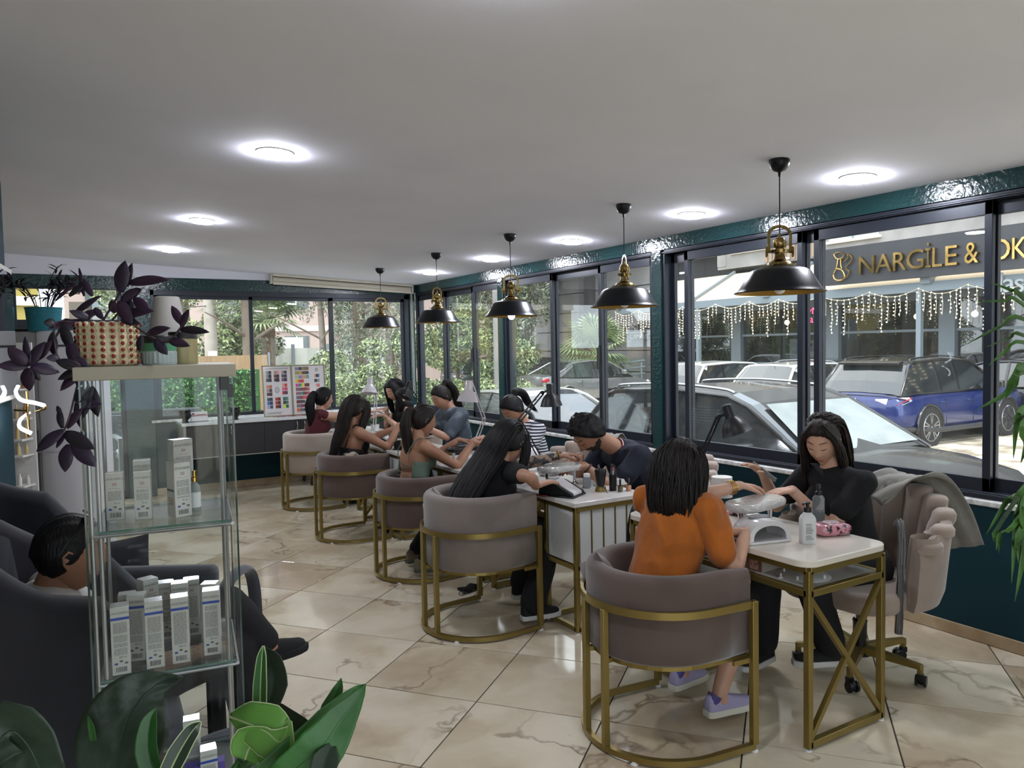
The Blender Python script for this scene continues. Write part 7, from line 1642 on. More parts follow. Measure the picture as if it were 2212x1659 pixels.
# --- waiting armchairs (winged) ---
def wing_chair(x, y, rz, label, hb=1.20, hw_=1.04, group='dark winged armchairs', r=.37, L=.26):
    t = thing('wing_armchair', label, 'armchair', (x, y, 0), rz, group)
    path = upath(r, L, 26); k = len(path); rings = []
    for i, p in enumerate(path):
        a = path[max(i-1, 0)]; c = path[min(i+1, k-1)]; d = (c-a).normalized(); nx = V((d.y, -d.x, 0)); u = max(0, min(1, (-p.x+.02)/(r*.9))); fr_ = max(0, (p.x-.05)/L) if p.x > .05 else 0
        h = hw_+(hb-hw_)*u**1.3-.30*fr_**2.2; th = .10; ring = []
        prof = [(-.04, .24), (.05, .24), (.055, .5), (.06, h-.07)]+[(.008+.052*math.cos(PI*q/6), h-.05+.05*math.sin(PI*q/6)) for q in range(7)]+[(-.045, h-.1), (-.05, .6), (-.045, .4)]
        for w_, z in prof: ring.append(p+nx*(w_+.05*(z-.6))+V((0, 0, z)))
        rings.append(ring)
    b = MB(); b.loft(rings); b.build('winged_back', AR, t, smooth=60)
    for q_ in range(5):
        a = R(180+(q_-2)*26); b = MB(); rings = []
        for z, e in ((.44, .8), (.5, 1), (.8, 1), (hb-.17, 1), (hb-.11, .6)): ring = [V(((r-.075+.05*(z-.6)+.035*math.cos(w)*e)*math.cos(a)-.075*math.sin(w)*e*math.sin(a), (r-.075+.05*(z-.6)+.035*math.cos(w)*e)*math.sin(a)+.075*math.sin(w)*e*math.cos(a), z)) for w in [2*PI*j/12 for j in range(12)]]; rings.append(ring)
        b.loft(rings); b.build('back_channel', ARS, t, smooth=70)
    MB().prism(rrect(.62, .60, .14, 6, .06, 0), .24, .42).build('seat_cushion', ARS, t, smooth=50, bevel=.05, seg=4)
    for a in (45, 135, 225, 315): MB().tube([(.24*math.cos(R(a)), .24*math.sin(R(a)), .25), (.3*math.cos(R(a)), .3*math.sin(R(a)), 0)], [.02, .012], 8).build('leg', BLKP, t, smooth=40)
    return t
cc_ = B0+f_*.0
wing_chair(cc_.x, cc_.y, ty, 'dark winged armchair in which the man waits behind the cabinet', 1.19, .955, L=.26)
q = dep(-30, 1300, 3.6); wing_chair(q.x, q.y, R(-25), 'dark winged armchair at the left edge, behind the waiting man', 1.14, .98)
q = dep(510, 1500, 2.4); 
t = thing('footstool', 'rounded dark grey velvet footstool behind the plant leaves', 'footstool', (q.x+.02, q.y, 0)); MB().prism(rrect(.46, .46, .2, 8), .10, .40).build('cushion', ARS, t, smooth=60, bevel=.07, seg=5); 
for a in (45, 135, 225, 315): MB().tube([(.14*math.cos(R(a)), .14*math.sin(R(a)), .12), (.16*math.cos(R(a)), .16*math.sin(R(a)), 0)], .012, 8).build('leg', BLKP, t)
# bag and dark cushion beyond the man
q = pz(275, 1225, .62)
t = thing('low_table', 'round dark low table with a pale glass top beyond the waiting man', 'table', (dep(265, 1270, 3.6).x, dep(265, 1270, 3.6).y, 0)); MB().lathe([(0, .40), (.26, .40), (.265, .41), (.26, .42), (0, .42)], 32).build('glass_top', mat('pale_green_glass_top', '#9fc2bd', .08, coat=.5), t, smooth=40); MB().tube([(0, 0, 0), (0, 0, .4)], .03, 12).build('column', BLKP, t); MB().lathe([(0, 0), (.18, 0), (.17, .02), (0, .03)], 24).build('foot', BLKP, t, smooth=40)
w_ = dep(262, 1170, 3.7); bg = thing('shoulder_bag', 'grey shoulder bag with pale strap lying against the dark cushion', 'bag', (w_.x, w_.y, .425)); b = MB(); b.loft([[V((x*.19, .05*math.cos(a)*(1-x*x*.5), .07*(1-x*x*.6)+.07*math.sin(a)*(1-x*x*.5))) for a in [2*PI*k/14 for k in range(14)]] for x in (-1, -.8, -.4, 0, .4, .8, 1)]); b.build('bag_body', mat('grey_green_cloth', '#3d4644', .8, bump=.3), bg, smooth=60); b = MB(); b.tube(catmull([(-.17, 0, .08), (-.05, -.04, .22), (.1, -.06, .14), (.2, -.07, .02)], 6), .012, 6, flat=.3); b.build('strap', mat('pale_green_strap', '#6d8f88', .7), bg, smooth=60)
pillow('dark_cushion', (w_.x-.02, w_.y+.16, .56), .34, R(72), R(-8), R(-25), AR, 'dark square cushion standing behind the grey bag', .3)
q = dep(385, 1290, 3.3); t = thing('curved_chair', 'dark chair with a curved cut-out arm beyond the cabinet', 'chair', (q.x, q.y, 0), R(60)); b = MB(); b.tube(catmull([(-.22, -.24, .1), (-.24, -.25, .45), (-.16, -.25, .66), (.05, -.25, .70), (.2, -.25, .64), (.25, -.25, .45), (.24, -.24, .1)], 5), .03, 8, flat=.6); b.build('arm_frame', ARS, t, smooth=60); b = MB(); b.tube(catmull([(-.22, .24, .1), (-.24, .25, .45), (-.16, .25, .66), (.05, .25, .70), (.2, .25, .64), (.25, .25, .45), (.24, .24, .1)], 5), .03, 8, flat=.6); b.build('arm_frame', ARS, t, smooth=60); MB().prism(rrect(.5, .5, .1, 5), .34, .44).build('seat', ARS, t, bevel=.04, seg=3, smooth=60); MB().prism(rrect(.08, .5, .03, 4, -.2, 0), .4, .8).build('backrest', ARS, t, bevel=.03, seg=3, smooth=60)
for a in (1, -1):
    for b_ in (1, -1): MB().tube([(.2*a, .2*b_, 0), (.2*a, .2*b_, .36)], .015, 8).build('leg', BLKP, t)

# --- foreground plant with big leaves, bottom left ---
def leaf_mat(name, a, b_, c):
    m = mat(name, a, .5, var=b_, vscale=9, coat=.06, bump=.25, bscale=30, stretch=(1, 1, 1)); return m
LDK = leaf_mat('dark_leaf', '#1b2a1a', '#26382a', 0); LMD = leaf_mat('mid_green_leaf', '#1f4a1c', '#2d6428', 0); LBR = leaf_mat('bright_leaf', '#4d8434', '#6a9c48', 0)
LEDGE = mat('pale_leaf_edge', '#a8b98a', .5)
fp0 = dep(520, 1640, 1.3)
t = thing('foreground_plant', 'leafy green plant in the foreground at the lower left', 'plant', (fp0.x, fp0.y, 0)); fb = V((fp0.x, fp0.y, 0))
MB().lathe([(0, 0), (.13, 0), (.16, .30), (.165, .32), (.15, .32), (.145, .29), (0, .28)], 28).build('pot', BLKP, t, smooth=40)
def big_leaf(spine, widths, m, edge=False, fold=.2, side=None, veins=0, cup=0, ribs=0):
    """spine: (x,y,depth) picture points laid at real depths; widths: half widths in metres"""
    P = catmull([dep(*p) for p in spine], 4); k = len(P); W_ = [np.interp(i/(k-1), np.linspace(0, 1, len(widths)), widths) for i in range(k)]; b = MB(); vs = []; e1, e2 = [], []; sd = V(side).normalized() if side else None; nc = 8
    for i, p in enumerate(P):
        d = (P[min(i+1, k-1)]-P[max(i-1, 0)]).normalized(); s = (d.cross(VD)).normalized() if sd is None else (sd-d*sd.dot(d)).normalized(); u = s.cross(d)
        for j in range(-nc, nc+1):
            v = j/nc; ww = W_[i]; rib = ribs*.0022*math.cos((i/(k-1)*ribs*9-abs(v)*3.2)*2.0)*(1-abs(v)**4)*(0 if j == 0 else 1); vs.append(p+s*ww*v+u*(fold*ww*abs(v)+cup*ww*v*v+rib))
        e1.append(vs[-1]); e2.append(vs[-(2*nc+1)])
    n = 2*nc+1
    b.add([v-fb for v in vs], [(i*n+j, i*n+j+1, (i+1)*n+j+1, (i+1)*n+j) for i in range(k-1) for j in range(n-1)]); o = b.build('leaf', m, t, smooth=80, solid=.0009)
    MB().tube([p-fb for p in P], [.0022*(1-.7*i/(k-1)) for i in range(k)], 5).build('midrib', LEDGE if edge else m, o, smooth=60)
    if edge:
        for e in (e1, e2): MB().tube([p-fb for p in e], .0011, 4).build('leaf_margin', LEDGE, o, smooth=60)
    return o
def stalk(pts, r=.005, m=None): MB().tube(catmull([dep(*p)-fb for p in pts], 5), r, 8).build('stalk', m or LMD, t, smooth=60)
big_leaf([(255, 1700, 1.30), (262, 1610, 1.32), (290, 1530, 1.34), (335, 1480, 1.36), (396, 1462, 1.37)], [.050, .078, .078, .055, .022, .001], LDK, ribs=1.6, fold=.10)
big_leaf([(345, 1700, 1.25), (322, 1620, 1.26), (325, 1560, 1.27), (336, 1530, 1.28)], [.018, .020, .014, .001], LMD, fold=.5)
big_leaf([(352, 1700, 1.2), (385, 1630, 1.22), (415, 1580, 1.24), (434, 1560, 1.26)], [.014, .016, .012, .001], LDK, True, fold=.4)
big_leaf([(575, 1560, 1.34), (592, 1480, 1.36), (588, 1430, 1.38), (569, 1397, 1.40)], [.010, .026, .020, .001], LDK, fold=.2)
big_leaf([(562, 1560, 1.33), (563, 1480, 1.35), (566, 1420, 1.37), (569, 1395, 1.38)], [.012, .012, .008, .001], LMD, True, fold=.3)
big_leaf([(497, 1548, 1.24), (530, 1560, 1.20), (575, 1580, 1.18), (607, 1603, 1.17), (627, 1556, 1.17)], [.006, .030, .040, .030, .003], LBR, True, side=(.2, .2, 1), fold=-.1, cup=.25)
big_leaf([(530, 1640, 1.2), (545, 1610, 1.2), (600, 1600, 1.18), (628, 1570, 1.17)], [.02, .034, .028, .002], LBR, True, fold=.2)
big_leaf([(560, 1700, 1.15), (640, 1640, 1.17), (715, 1570, 1.2), (770, 1500, 1.24), (790, 1478, 1.25)], [.030, .036, .034, .014, .001], LMD, fold=.35, ribs=.8)
big_leaf([(600, 1690, 1.12), (690, 1620, 1.13), (740, 1550, 1.15), (788, 1482, 1.17)], [.026, .036, .024, .001], LMD, fold=.1)
big_leaf([(690, 1580, 1.24), (712, 1530, 1.26), (730, 1490, 1.27), (737, 1465, 1.28)], [.010, .014, .009, .001], LMD, fold=.4)
big_leaf([(620, 1640, 1.2), (660, 1590, 1.22), (610, 1540, 1.26), (600, 1525, 1.28)], [.016, .024, .016, .002], LDK, fold=.3)
big_leaf([(-30, 1640, 1.15), (20, 1580, 1.17), (60, 1610, 1.18), (95, 1680, 1.18)], [.02, .05, .05, .04], LDK, fold=.1, ribs=.8)
big_leaf([(690, 1700, 1.1), (705, 1640, 1.12), (722, 1600, 1.14)], [.018, .02, .001], LDK, fold=.3)
big_leaf([(202, 1600, 1.3), (197, 1570, 1.3), (190, 1548, 1.3)], [.006, .006, .001], LMD)
for s_ in ([(520, 1640, 1.3), (420, 1760, 1.3), (290, 1740, 1.3), (258, 1680, 1.3)], [(520, 1640, 1.3), (545, 1650, 1.25), (562, 1600, 1.3)], [(520, 1660, 1.3), (540, 1640, 1.22), (560, 1600, 1.2)], [(520, 1680, 1.3), (560, 1700, 1.2), (610, 1680, 1.15)], [(520, 1700, 1.3), (340, 1760, 1.25), (345, 1690, 1.25)], [(520, 1760, 1.3), (250, 1900, 1.25), (0, 1750, 1.15), (-30, 1650, 1.15)]): stalk(s_)
# --- palm-like plant at the right edge ---
rp = px(2290, 1080, 3.9); t = thing('arching_plant', 'long-leaved plant arching in from the right edge by the windows', 'plant', (3.75, 1.45, 0)); fb = V((3.75, 1.45, 0))
MB().lathe([(0, 0), (.14, 0), (.17, .34), (.175, .36), (.16, .36), (0, .33)], 28).build('pot', mat('grey_planter', '#55585b', .6), t, smooth=40); MB().tube([(0, 0, .3), (.02, .02, 1.5)], .022, 10).build('trunk', BARK, t, smooth=50)
cr = V((3.77, 1.47, 1.5)); LRG = leaf_mat('arching_leaf', '#2f4f22', '#4b7a33', 0); c_px = None
def arch_leaf(pts, w_, m=LRG):
    P = [cr-fb]+[dep(*p)-fb for p in pts]; P = catmull(P, 4); b = MB(); k = len(P); vs = []
    for i, p in enumerate(P):
        d = (P[min(i+1, k-1)]-P[max(i-1, 0)]).normalized(); s = d.cross(VD).normalized(); u = s.cross(d); q = i/(k-1); ww = w_*min(1, q*4+.4)*(1-q**3)+.0006; vs += [p-s*ww+u*ww*.5, p, p+s*ww+u*ww*.5]
    b.add(vs, [f for i in range(k-1) for f in ((i*3, i*3+1, i*3+4, i*3+3), (i*3+1, i*3+2, i*3+5, i*3+4))]); b.build('leaf', m, t, smooth=80, solid=.0008)
for pts, w_ in (([(2205, 640, 3.1), (2185, 628, 3.1), (2140, 610, 3.1)], .010), ([(2205, 655, 3.0), (2170, 650, 3.0), (2112, 652, 3.0)], .007), ([(2212, 690, 2.9), (2160, 705, 2.9), (2085, 745, 2.9)], .008), ([(2212, 725, 2.9), (2180, 730, 2.9), (2130, 750, 2.85)], .007), ([(2215, 740, 2.8), (2170, 760, 2.8), (2135, 790, 2.8)], .007),
    ([(2212, 800, 2.7), (2170, 850, 2.7), (2110, 885, 2.7)], .012), ([(2215, 790, 2.7), (2190, 830, 2.7), (2172, 860, 2.7)], .016), ([(2216, 880, 2.6), (2195, 910, 2.6), (2189, 990, 2.6)], .016), ([(2220, 900, 2.6), (2215, 960, 2.6), (2205, 1000, 2.6)], .014),
    ([(2222, 1040, 2.4), (2178, 1075, 2.4), (2130, 1155, 2.4)], .013), ([(2222, 1060, 2.4), (2195, 1110, 2.4), (2185, 1260, 2.4)], .017), ([(2212, 1100, 2.4), (2160, 1150, 2.4), (2152, 1190, 2.4)], .009), ([(2215, 1120, 2.4), (2200, 1180, 2.4), (2204, 1230, 2.4)], .014), ([(2225, 1050, 2.4), (2215, 1160, 2.4), (2192, 1300, 2.4)], .018), ([(2165, 1120, 2.45), (2160, 1160, 2.45), (2157, 1195, 2.45)], .008)):
    arch_leaf(pts, w_)
# =====================================================================
# THINGS ON THE DESKS AND COUNTER
# =====================================================================
CHR = mat('chrome', '#cfcfd2', .12, 1); PEARL = mat('pearl_white_plastic', '#c9c7c8', .12, coat=.6); GREYP = mat('grey_plastic', '#77787a', .4)
WRAP = mat('clear_film_wrap', '#b9b6b4', .12, bump=1.0, bscale=55, coat=.8)
ZA, ZB, ZT2 = .7825, .7685, .7685
# arm rests: padded top on two chrome legs
def arm_rest(x, y, z, rz, label, L=.36, Wd=.14, h=.135, wrap=True, m=None):
    t = thing('arm_rest', label, 'arm rest', (x, y, z), rz, 'padded manicure arm rests'); m = m or (WRAP if wrap else BLKP)
    b = MB(); b.prism(rrect(L, Wd, Wd*.48, 8), h-.035, h+.005); b.build('pad', m, t, smooth=60, bevel=.016, seg=4)
    for s in (-1, 1): 
        lg = MB().lathe([(.022, 0), (.022, .004), (.010, .014), (.008, .03), (.012, .06), (.016, h-.035), (0, h-.035)], 14, T(s*L*.33, 0, 0)); lg.build('leg', CHR, t, smooth=50)
    return t
q = pz(1655, 1140, ZA); arm_rest(2.80, 2.47, ZA, R(8), 'cream arm rest wrapped in clear film under the woman in orange\'s hand', .36, .17, .135)
q = pz(1205, 1000, .90); arm_rest(2.74, 4.0, ZB, R(5), 'cream arm rest wrapped in clear film beneath the tattooed arm', .34, .17, .13)
q = pz(1023, 962, .88); arm_rest(2.74, 5.36, ZB, R(12), 'black arm rest on chrome legs under the hand of the woman in green', .30, .13, .11, False)
arm_rest(2.76, 6.62, ZB, R(8), 'black arm rest on chrome legs under the hand of the woman with the fringe', .30, .13, .11, False)
# curing lamps
def dome_lamp(x, y, z, rz, label, body, base_m, w=.20, d=.19, h=.098):
    t = thing('nail_lamp', label, 'nail lamp', (x, y, z), rz, 'nail curing lamps'); n = 16
    def prof(r): return [((w/2-r)*math.cos(PI*k/n), max(0, (h-r)*math.sin(PI*k/n)**.75)) for k in range(n+1)]
    o_, i_ = prof(0), prof(.022); b = MB(); rings = []
    for y_, e in ((-d/2, .97), (-d/2+.006, 1), (0, 1.0), (d/2-.03, .95), (d/2, .72)): rings.append([V((px_*e, y_, .012+pz_*e)) for px_, pz_ in o_]+[V((px_*e, y_, .012+pz_*e)) for px_, pz_ in i_[::-1]])
    b.loft(rings); b.build('dome', body, t, smooth=50)
    MB().prism(rrect(w+.016, d+.02, .03, 5), 0, .012).build('base_plate', base_m, t, bevel=.003)
    MB().loft([[V((px_*.97, d/2-.03, .012+pz_*.97)) for px_, pz_ in i_]]*1+[[V((px_*.9, d/2-.025, .012+pz_*.9)) for px_, pz_ in i_]]).build('inner_wall', mat('grey_inside', '#6b6866', .5), t)
    MB().prism([(.052*math.cos(2*PI*k/20), .032*math.sin(2*PI*k/20)) for k in range(20)], h+.005, h+.016).build('control_panel', GREYP, t, bevel=.003)
    for k in (-1, 0, 1): MB().prism([(k*.022+.007*math.cos(2*PI*j/10), -.012+.007*math.sin(2*PI*j/10)) for j in range(10)], h+.015, h+.018).build('button', CHR, t)
    return t
q = pz(1672, 1172, ZA); dome_lamp(q.x+.0, q.y+.085, ZA, R(-14), 'white dome nail lamp with its opening towards the camera, on the nearest desk', PEARL, PEARL, .215, .17, .088)
def wedge_lamp(x, y, z, rz, label, s=1.0):
    t = thing('nail_lamp', label, 'nail lamp', (x, y, z), rz, 'nail curing lamps')
    pr_ = [(-.11, 0), (-.11, .055), (-.10, .075), (-.06, .088), (-.01, .082), (.05, .050), (.11, .018), (.115, 0)]
    for nm_, y0, y1, m_ in (('black_side', -.085, -.055, BLKP), ('white_shell', -.055, .055, PEARL), ('black_side', .055, .085, BLKP)):
        b = MB(); b.loft([[V((x_*s, yy*s, (zz_*(1 if nm_[0] == 'w' else .90)+.008)*s)) for x_, zz_ in pr_] for yy in (y0, y1)]); b.build(nm_, m_, t, bevel=.006, seg=3, smooth=50)
    MB().prism(rrect(.25*s, .19*s, .02, 4), 0, .009).build('base_plate', BLKP, t, bevel=.002)
    MB().prism(rrect(.05*s, .06*s, .01, 4, -.05*s, 0), .092*s, .098*s).build('display', GREYP, t); return t
q = pz(1227, 1072, ZB); wedge_lamp(q.x, q.y+.07, ZB, R(-62), 'black and white wedge-shaped nail lamp on the second desk, beside its front edge')
q = pz(885, 972, ZB); wedge_lamp(q.x+.02, q.y+.05, ZB, R(-60), 'black and white nail lamp on the fourth desk, at its corner')
q = pz(827, 955, ZB); wedge_lamp(q.x+.02, q.y+.05, ZB, R(-60), 'black and white nail lamp behind the one at the corner of the fourth desk')
q = pz(1140, 1010, ZB); o = MB().ball((0, 0, .06), (.07, .075, .07), 20, 12).build('round_lamp', PEARL, smooth=70); o.location = (q.x+.12, q.y+.15, ZB); tag(o, 'white round-backed nail lamp behind the black-haired woman, second desk', 'nail lamp')
# bottles, pots and packs
def put(o, x, y, z, rz=0): o.location = (x, y, z); o.rotation_euler = (0, 0, rz); return o
q = pz(1757, 1176, ZA)
t = thing('pump_bottle', 'white pump bottle with black pump head at the front of the nearest desk', 'bottle', (q.x, q.y+.03, ZA), R(-30))
MB().loft([[V((x, y, z)) for x, y in rrect(.066*s_, .05*s_, .014*s_, 4)] for z, s_ in ((0, .94), (.004, 1), (.105, 1), (.118, .86), (.132, .5), (.138, .42))]).build('bottle_body', mat('matt_white_bottle', '#c4c4c4', .4), t, smooth=50)
MB().lathe([(0, .137), (.0165, .137), (.0165, .158), (.007, .160), (.007, .172), (.012, .173), (.012, .180), (0, .182)], 18).tube([(0, 0, .177), (-.02, -.012, .177), (-.026, -.016, .172)], .0055, 8).build('pump_head', BLKP, t, smooth=40)
b = MB(); rr = random.Random(4)
for k in range(20):
    if k in (3, 13): continue
    L = rr.uniform(.024, .034); b.quad((-.017, -.0255, .088-.0036*k), (-.017+L, -.0255, .088-.0036*k), (-.017+L, -.0255, .0895-.0036*k), (-.017, -.0255, .0895-.0036*k))
b.build('small_print', PRT, t); text_obj('label_text', 'hydra·care', .0065, BLKP, t, basis((1, 0, 0), (0, 0, 1), (0, -1, 0), (0, -.0255, .097)), ext=.0001) if False else None
CLB = mat('clear_plastic_bottle', '#b4bdc2', .08, trans=.75, ior=1.3); CYAN = mat('blue_liquid', '#3a93b5', .1, coat=.5)
def spray(x, y, z, label, h=.135, liq=.55, m=None):
    t = thing('spray_bottle', label, 'bottle', (x, y, z)); MB().lathe([(0, 0), (.026, 0), (.028, .004), (.028, h), (.018, h+.012), (.012, h+.016), (0, h+.016)], 22).build('bottle_body', CLB, t, smooth=50)
    MB().lathe([(0, .004), (.0272, .004), (.0272, h*liq), (0, h*liq)], 22).build('liquid', m or CYAN, t, smooth=50)
    MB().lathe([(0, h+.014), (.015, h+.014), (.015, h+.03), (.009, h+.034), (.009, h+.044), (.012, h+.046), (.012, h+.056), (.008, h+.066), (0, h+.067)], 16).build('nozzle', BLKP, t, smooth=40)
    b = MB(); b.quad((-.012, -.0287, h*.25), (.012, -.0287, h*.25), (.012, -.0287, h*.8), (-.012, -.0287, h*.8)); return t
q = pz(1776, 1138, ZA); spray(q.x, q.y+.02, ZA, 'clear bottle of blue liquid with a black nozzle, behind the white pump bottle')
q = pz(1328, 1035, ZB); spray(q.x, q.y, ZB, 'clear bottle of blue liquid with a black nozzle on the second desk', .13)
spray(2.74, 6.30, ZB, 'clear bottle of blue liquid before the tie-dye shirt', .12, .7)
PNK = mat('pink_patterned_pack', '#b87a86', .25, var='#2c1a20', vscale=42, vlo=.54, vhi=.58, coat=.7, bump=.7, bscale=35)
def pack(x, y, z, rz, label, w=.17, d=.10, h=.055):
    b = MB(); n = 16; rings = []
    for i in range(9):
        u = i/8*2-1; e = (1-abs(u)**5*.4); rings.append([V((u*w/2, d/2*e*math.copysign(abs(math.cos(a))**.4, math.cos(a)), h/2+h/2*e*math.copysign(abs(math.sin(a))**.5, math.sin(a)))) for a in [2*PI*k/n for k in range(n)]])
    b.loft(rings); o = b.build('wipes_pack', PNK, smooth=70); t = thing('wipes_packet', label, 'wipes', (x, y, z), rz); o.parent = t; o.name = 'wrapper'
    MB().prism(rrect(w*.42, d*.5, .02, 5), h-.001, h+.004).build('flap', mat('clear_flap', '#c9b7ba', .1, coat=.6), t, bevel=.001); return t
q = pz(1820, 1160, ZA); pack(q.x, q.y+.06, ZA, R(-18), 'pink patterned packet of wipes at the outer corner of the nearest desk')
q = pz(1603, 1112, ZA); pack(q.x, q.y+.03, ZA, R(30), 'pink patterned packet of wipes behind the elbow of the woman in orange', .13, .09, .05)
q = pz(1635, 1092, ZA); t = thing('paper_roll', 'roll of white paper towel standing beyond the hands on the nearest desk', 'paper roll', (q.x+.03, q.y+.28, ZA)); MB().lathe([(.02, 0), (.058, 0), (.058, .115), (.02, .115)], 30).build('paper', mat('white_paper', '#cfccc8', .9), t, smooth=40); MB().lathe([(.0205, 0), (.0205, .114), (.017, .114), (.017, 0)], 20, cap=False).build('cardboard_core', mat('cardboard', '#6d5a48', .9), t, smooth=40)
# nail file in the hand
w_ = AT(1648, 1012, 2.78); a_, b_ = AT(1626, 1000, 2.80), AT(1676, 1038, 2.66); o = MB().bar((0, 0, 0), b_-a_, .005, .024, up=(0, -1, .4)).build('nail_file', mat('grey_abrasive', '#6f706e', .9)); o.location = a_; tag(o, 'grey nail file held by the young woman in black', 'nail file')
# drill handpiece with hose, small black stand
q = pz(1535, 1085, ZA); t = thing('nail_drill', 'blue and black nail drill on a stand with a curved steel hose', 'nail drill', (2.66, 2.94, ZA)); b = MB(); b.tube([(0, 0, .03), (.045, .0, .125)], [.012, .014], 12); b.build('handpiece', mat('indigo_plastic', '#2c3570', .3), t, smooth=40); MB().tube([(.045, 0, .125), (.055, 0, .145)], [.012, .006], 12).build('tip', CHR, t, smooth=40); MB().tube(catmull([(.055, 0, .145), (.075, .0, .150), (.09, 0, .10), (.095, 0, .01)], 6), .006, 8).build('steel_hose', CHR, t, smooth=60); MB().prism(rrect(.07, .05, .01, 3), 0, .05).build('stand', BLKP, t, bevel=.004); MB().bar((-.02, 0, .05), (-.03, 0, .12), .02, .03).build('holder_clip', BLKP, t)
# second desk: tumblers, polish, remover, phone
q = pz(1302, 1062, ZB); t = thing('black_tumbler', 'tall black flared holder on a gold base, at the corner of the second desk', 'holder', (q.x, q.y+.02, ZB)); MB().lathe([(0, 0), (.036, 0), (.036, .004), (.030, .028), (0, .028)], 28).build('gold_base', mat('matt_gold', '#8d7a45', .4, .6), t, smooth=40); MB().lathe([(0, .028), (.020, .028), (.026, .05), (.034, .10), (.037, .128), (.034, .135), (.03, .128), (.0, .06)], 28).build('cup', BLKP, t, smooth=60)
for k in range(4): MB().tube([(-.01+.005*k, .0, .10), (-.025+.006*k, -.008+.004*k, .165)], .0022, 6).build('tool', CHR, t)
MB().tube(catmull([(-.04, .02, .035), (-.015, -.05, .03), (.0, -.075, -.02), (.015, -.085, -.12), (.03, -.09, -.22), (.07, -.09, -.33)], 5), .0022, 6).build('cable', BLKP, t)
q = pz(1325, 1060, ZB); t = thing('brush_cup', 'smaller black cylindrical cup with a white and pink stick, second desk', 'cup', (q.x+.005, q.y+.01, ZB)); MB().lathe([(0, 0), (.021, 0), (.023, .004), (.024, .100), (.022, .100), (.020, .01), (0, .01)], 24).build('cup_wall', BLKP, t, smooth=40); MB().tube([(0, 0, .05), (.004, 0, .122)], .003, 8).build('stick', WHITEP, t); MB().tube([(.004, 0, .122), (.0048, 0, .14)], .005, 8).build('pink_tip', NE if False else mat('pink_plastic', '#c2577a', .4), t)
q = pz(1272, 1055, ZB); t = thing('pump_dispenser', 'clear remover bottle with white press top on the second desk', 'bottle', (q.x, q.y+.02, ZB)); MB().lathe([(0, 0), (.024, 0), (.026, .004), (.026, .055), (.020, .066), (.020, .07), (0, .07)], 22).build('bottle_body', CLB, t, smooth=50); MB().lathe([(0, .07), (.02, .07), (.021, .088), (.016, .092), (0, .092)], 20).build('press_top', WHITEP, t, smooth=40)
def polish(x, y, z, label, col, cap): t = thing('polish_bottle', label, 'nail polish', (x, y, z)); MB().prism(rrect(.028, .028, .008, 4), 0, .034).build('bottle_body', col, t, bevel=.003); MB().lathe([(0, .034), (.0065, .034), (.0065, .075), (.005, .077), (0, .077)], 14).build('cap', cap, t, smooth=40)
q = pz(1358, 1060, ZB); polish(q.x, q.y, ZB, 'peach nail polish bottle with bronze cap near the desk corner', mat('peach_polish', '#b98a6c', .15, coat=.6), mat('bronze_cap', '#6d5c48', .25, 1))
q = pz(1340, 1062, ZB); polish(q.x, q.y, ZB, 'clear bottle with dark oil beside the peach nail polish', mat('olive_oil', '#4d452b', .1, coat=.8), BLKP)
q = pz(1350, 1050, ZB); t = thing('white_tub', 'low white plastic tub behind the peach nail polish', 'tub', (q.x+.02, q.y+.06, ZB)); MB().prism(rrect(.09, .06, .012, 4), 0, .04).build('tub_wall', WHITEP, t, bevel=.004)
q = AT(1180, 1052, 3.80); t = thing('mobile_phone', 'mobile phone in a red-edged case by the hand of the long-haired woman', 'phone', (q.x+.02, q.y, ZB), R(12)); MB().prism(rrect(.16, .078, .01, 4), 0, .009).build('case', mat('red_case', '#7a2a20', .4), t, bevel=.003); MB().prism(rrect(.152, .070, .008, 4), .009, .0105).build('screen', mat('dark_screen', '#16181b', .06, coat=.6), t)
q = pz(1215, 1030, ZB); t = thing('film_pile', 'crumpled clear plastic film by the wedge lamp on the second desk', 'film', (q.x-.02, q.y+.12, ZB)); me = MB().ball((0, 0, .03), (.10, .06, .045), 24, 14).build('crumple', WRAP, t, smooth=70)
q = AT(807, 584, 3.8); 
q = AT(1130, 985, 3.9); t = thing('blue_dropper', 'small blue bottle with a pointed cap beside the striped shirt', 'bottle', (AT(1167, 972, 4.15).x, 4.35, ZB)); MB().lathe([(0, 0), (.016, 0), (.017, .03), (.012, .04), (0, .042)], 16).lathe([(0, .04), (.006, .042), (.003, .07), (0, .071)], 12).build('bottle_body', mat('cobalt_bottle', '#1d3270', .2, coat=.5), t, smooth=50)
# things on the shelf of the nearest desk
zs_ = .651
q = pz(1625, 1215, zs_); t = thing('patterned_box', 'black-topped box with small photographs on its pinkish side, on the desk shelf', 'box', (2.68, 2.42, zs_+.001), R(4)); MB().box(-.10, -.16, 0, .10, .12, .075).build('carton', mat('dusty_pink_carton', '#6d5148', .6), t, bevel=.002); MB().box(-.101, -.161, .068, .101, .121, .077).build('lid', BLKP, t)
for k in range(4): MB().box(-.1015, -.14+.06*k, .015, -.1, -.095+.06*k, .055).build('photo_patch', mat('brown_photo_%d' % (k % 2), ('#8a5a48', '#5b3c34')[k % 2], .5, var='#c9a08c', vscale=60), t)
MB().box(-.101, -.1615, .005, .10, -.1601, .066).build('end_panel', mat('cream_card', '#a49a8c', .6), t)
q = pz(1716, 1262, zs_); t = thing('white_disc', 'round white plate with four short pegs on the desk shelf', 'plate', (2.71, 2.13, zs_+.001)); MB().lathe([(0, 0), (.108, 0), (.112, .003), (.112, .007), (.108, .009), (0, .009)], 48).build('disc', WHITEP, t, smooth=40)
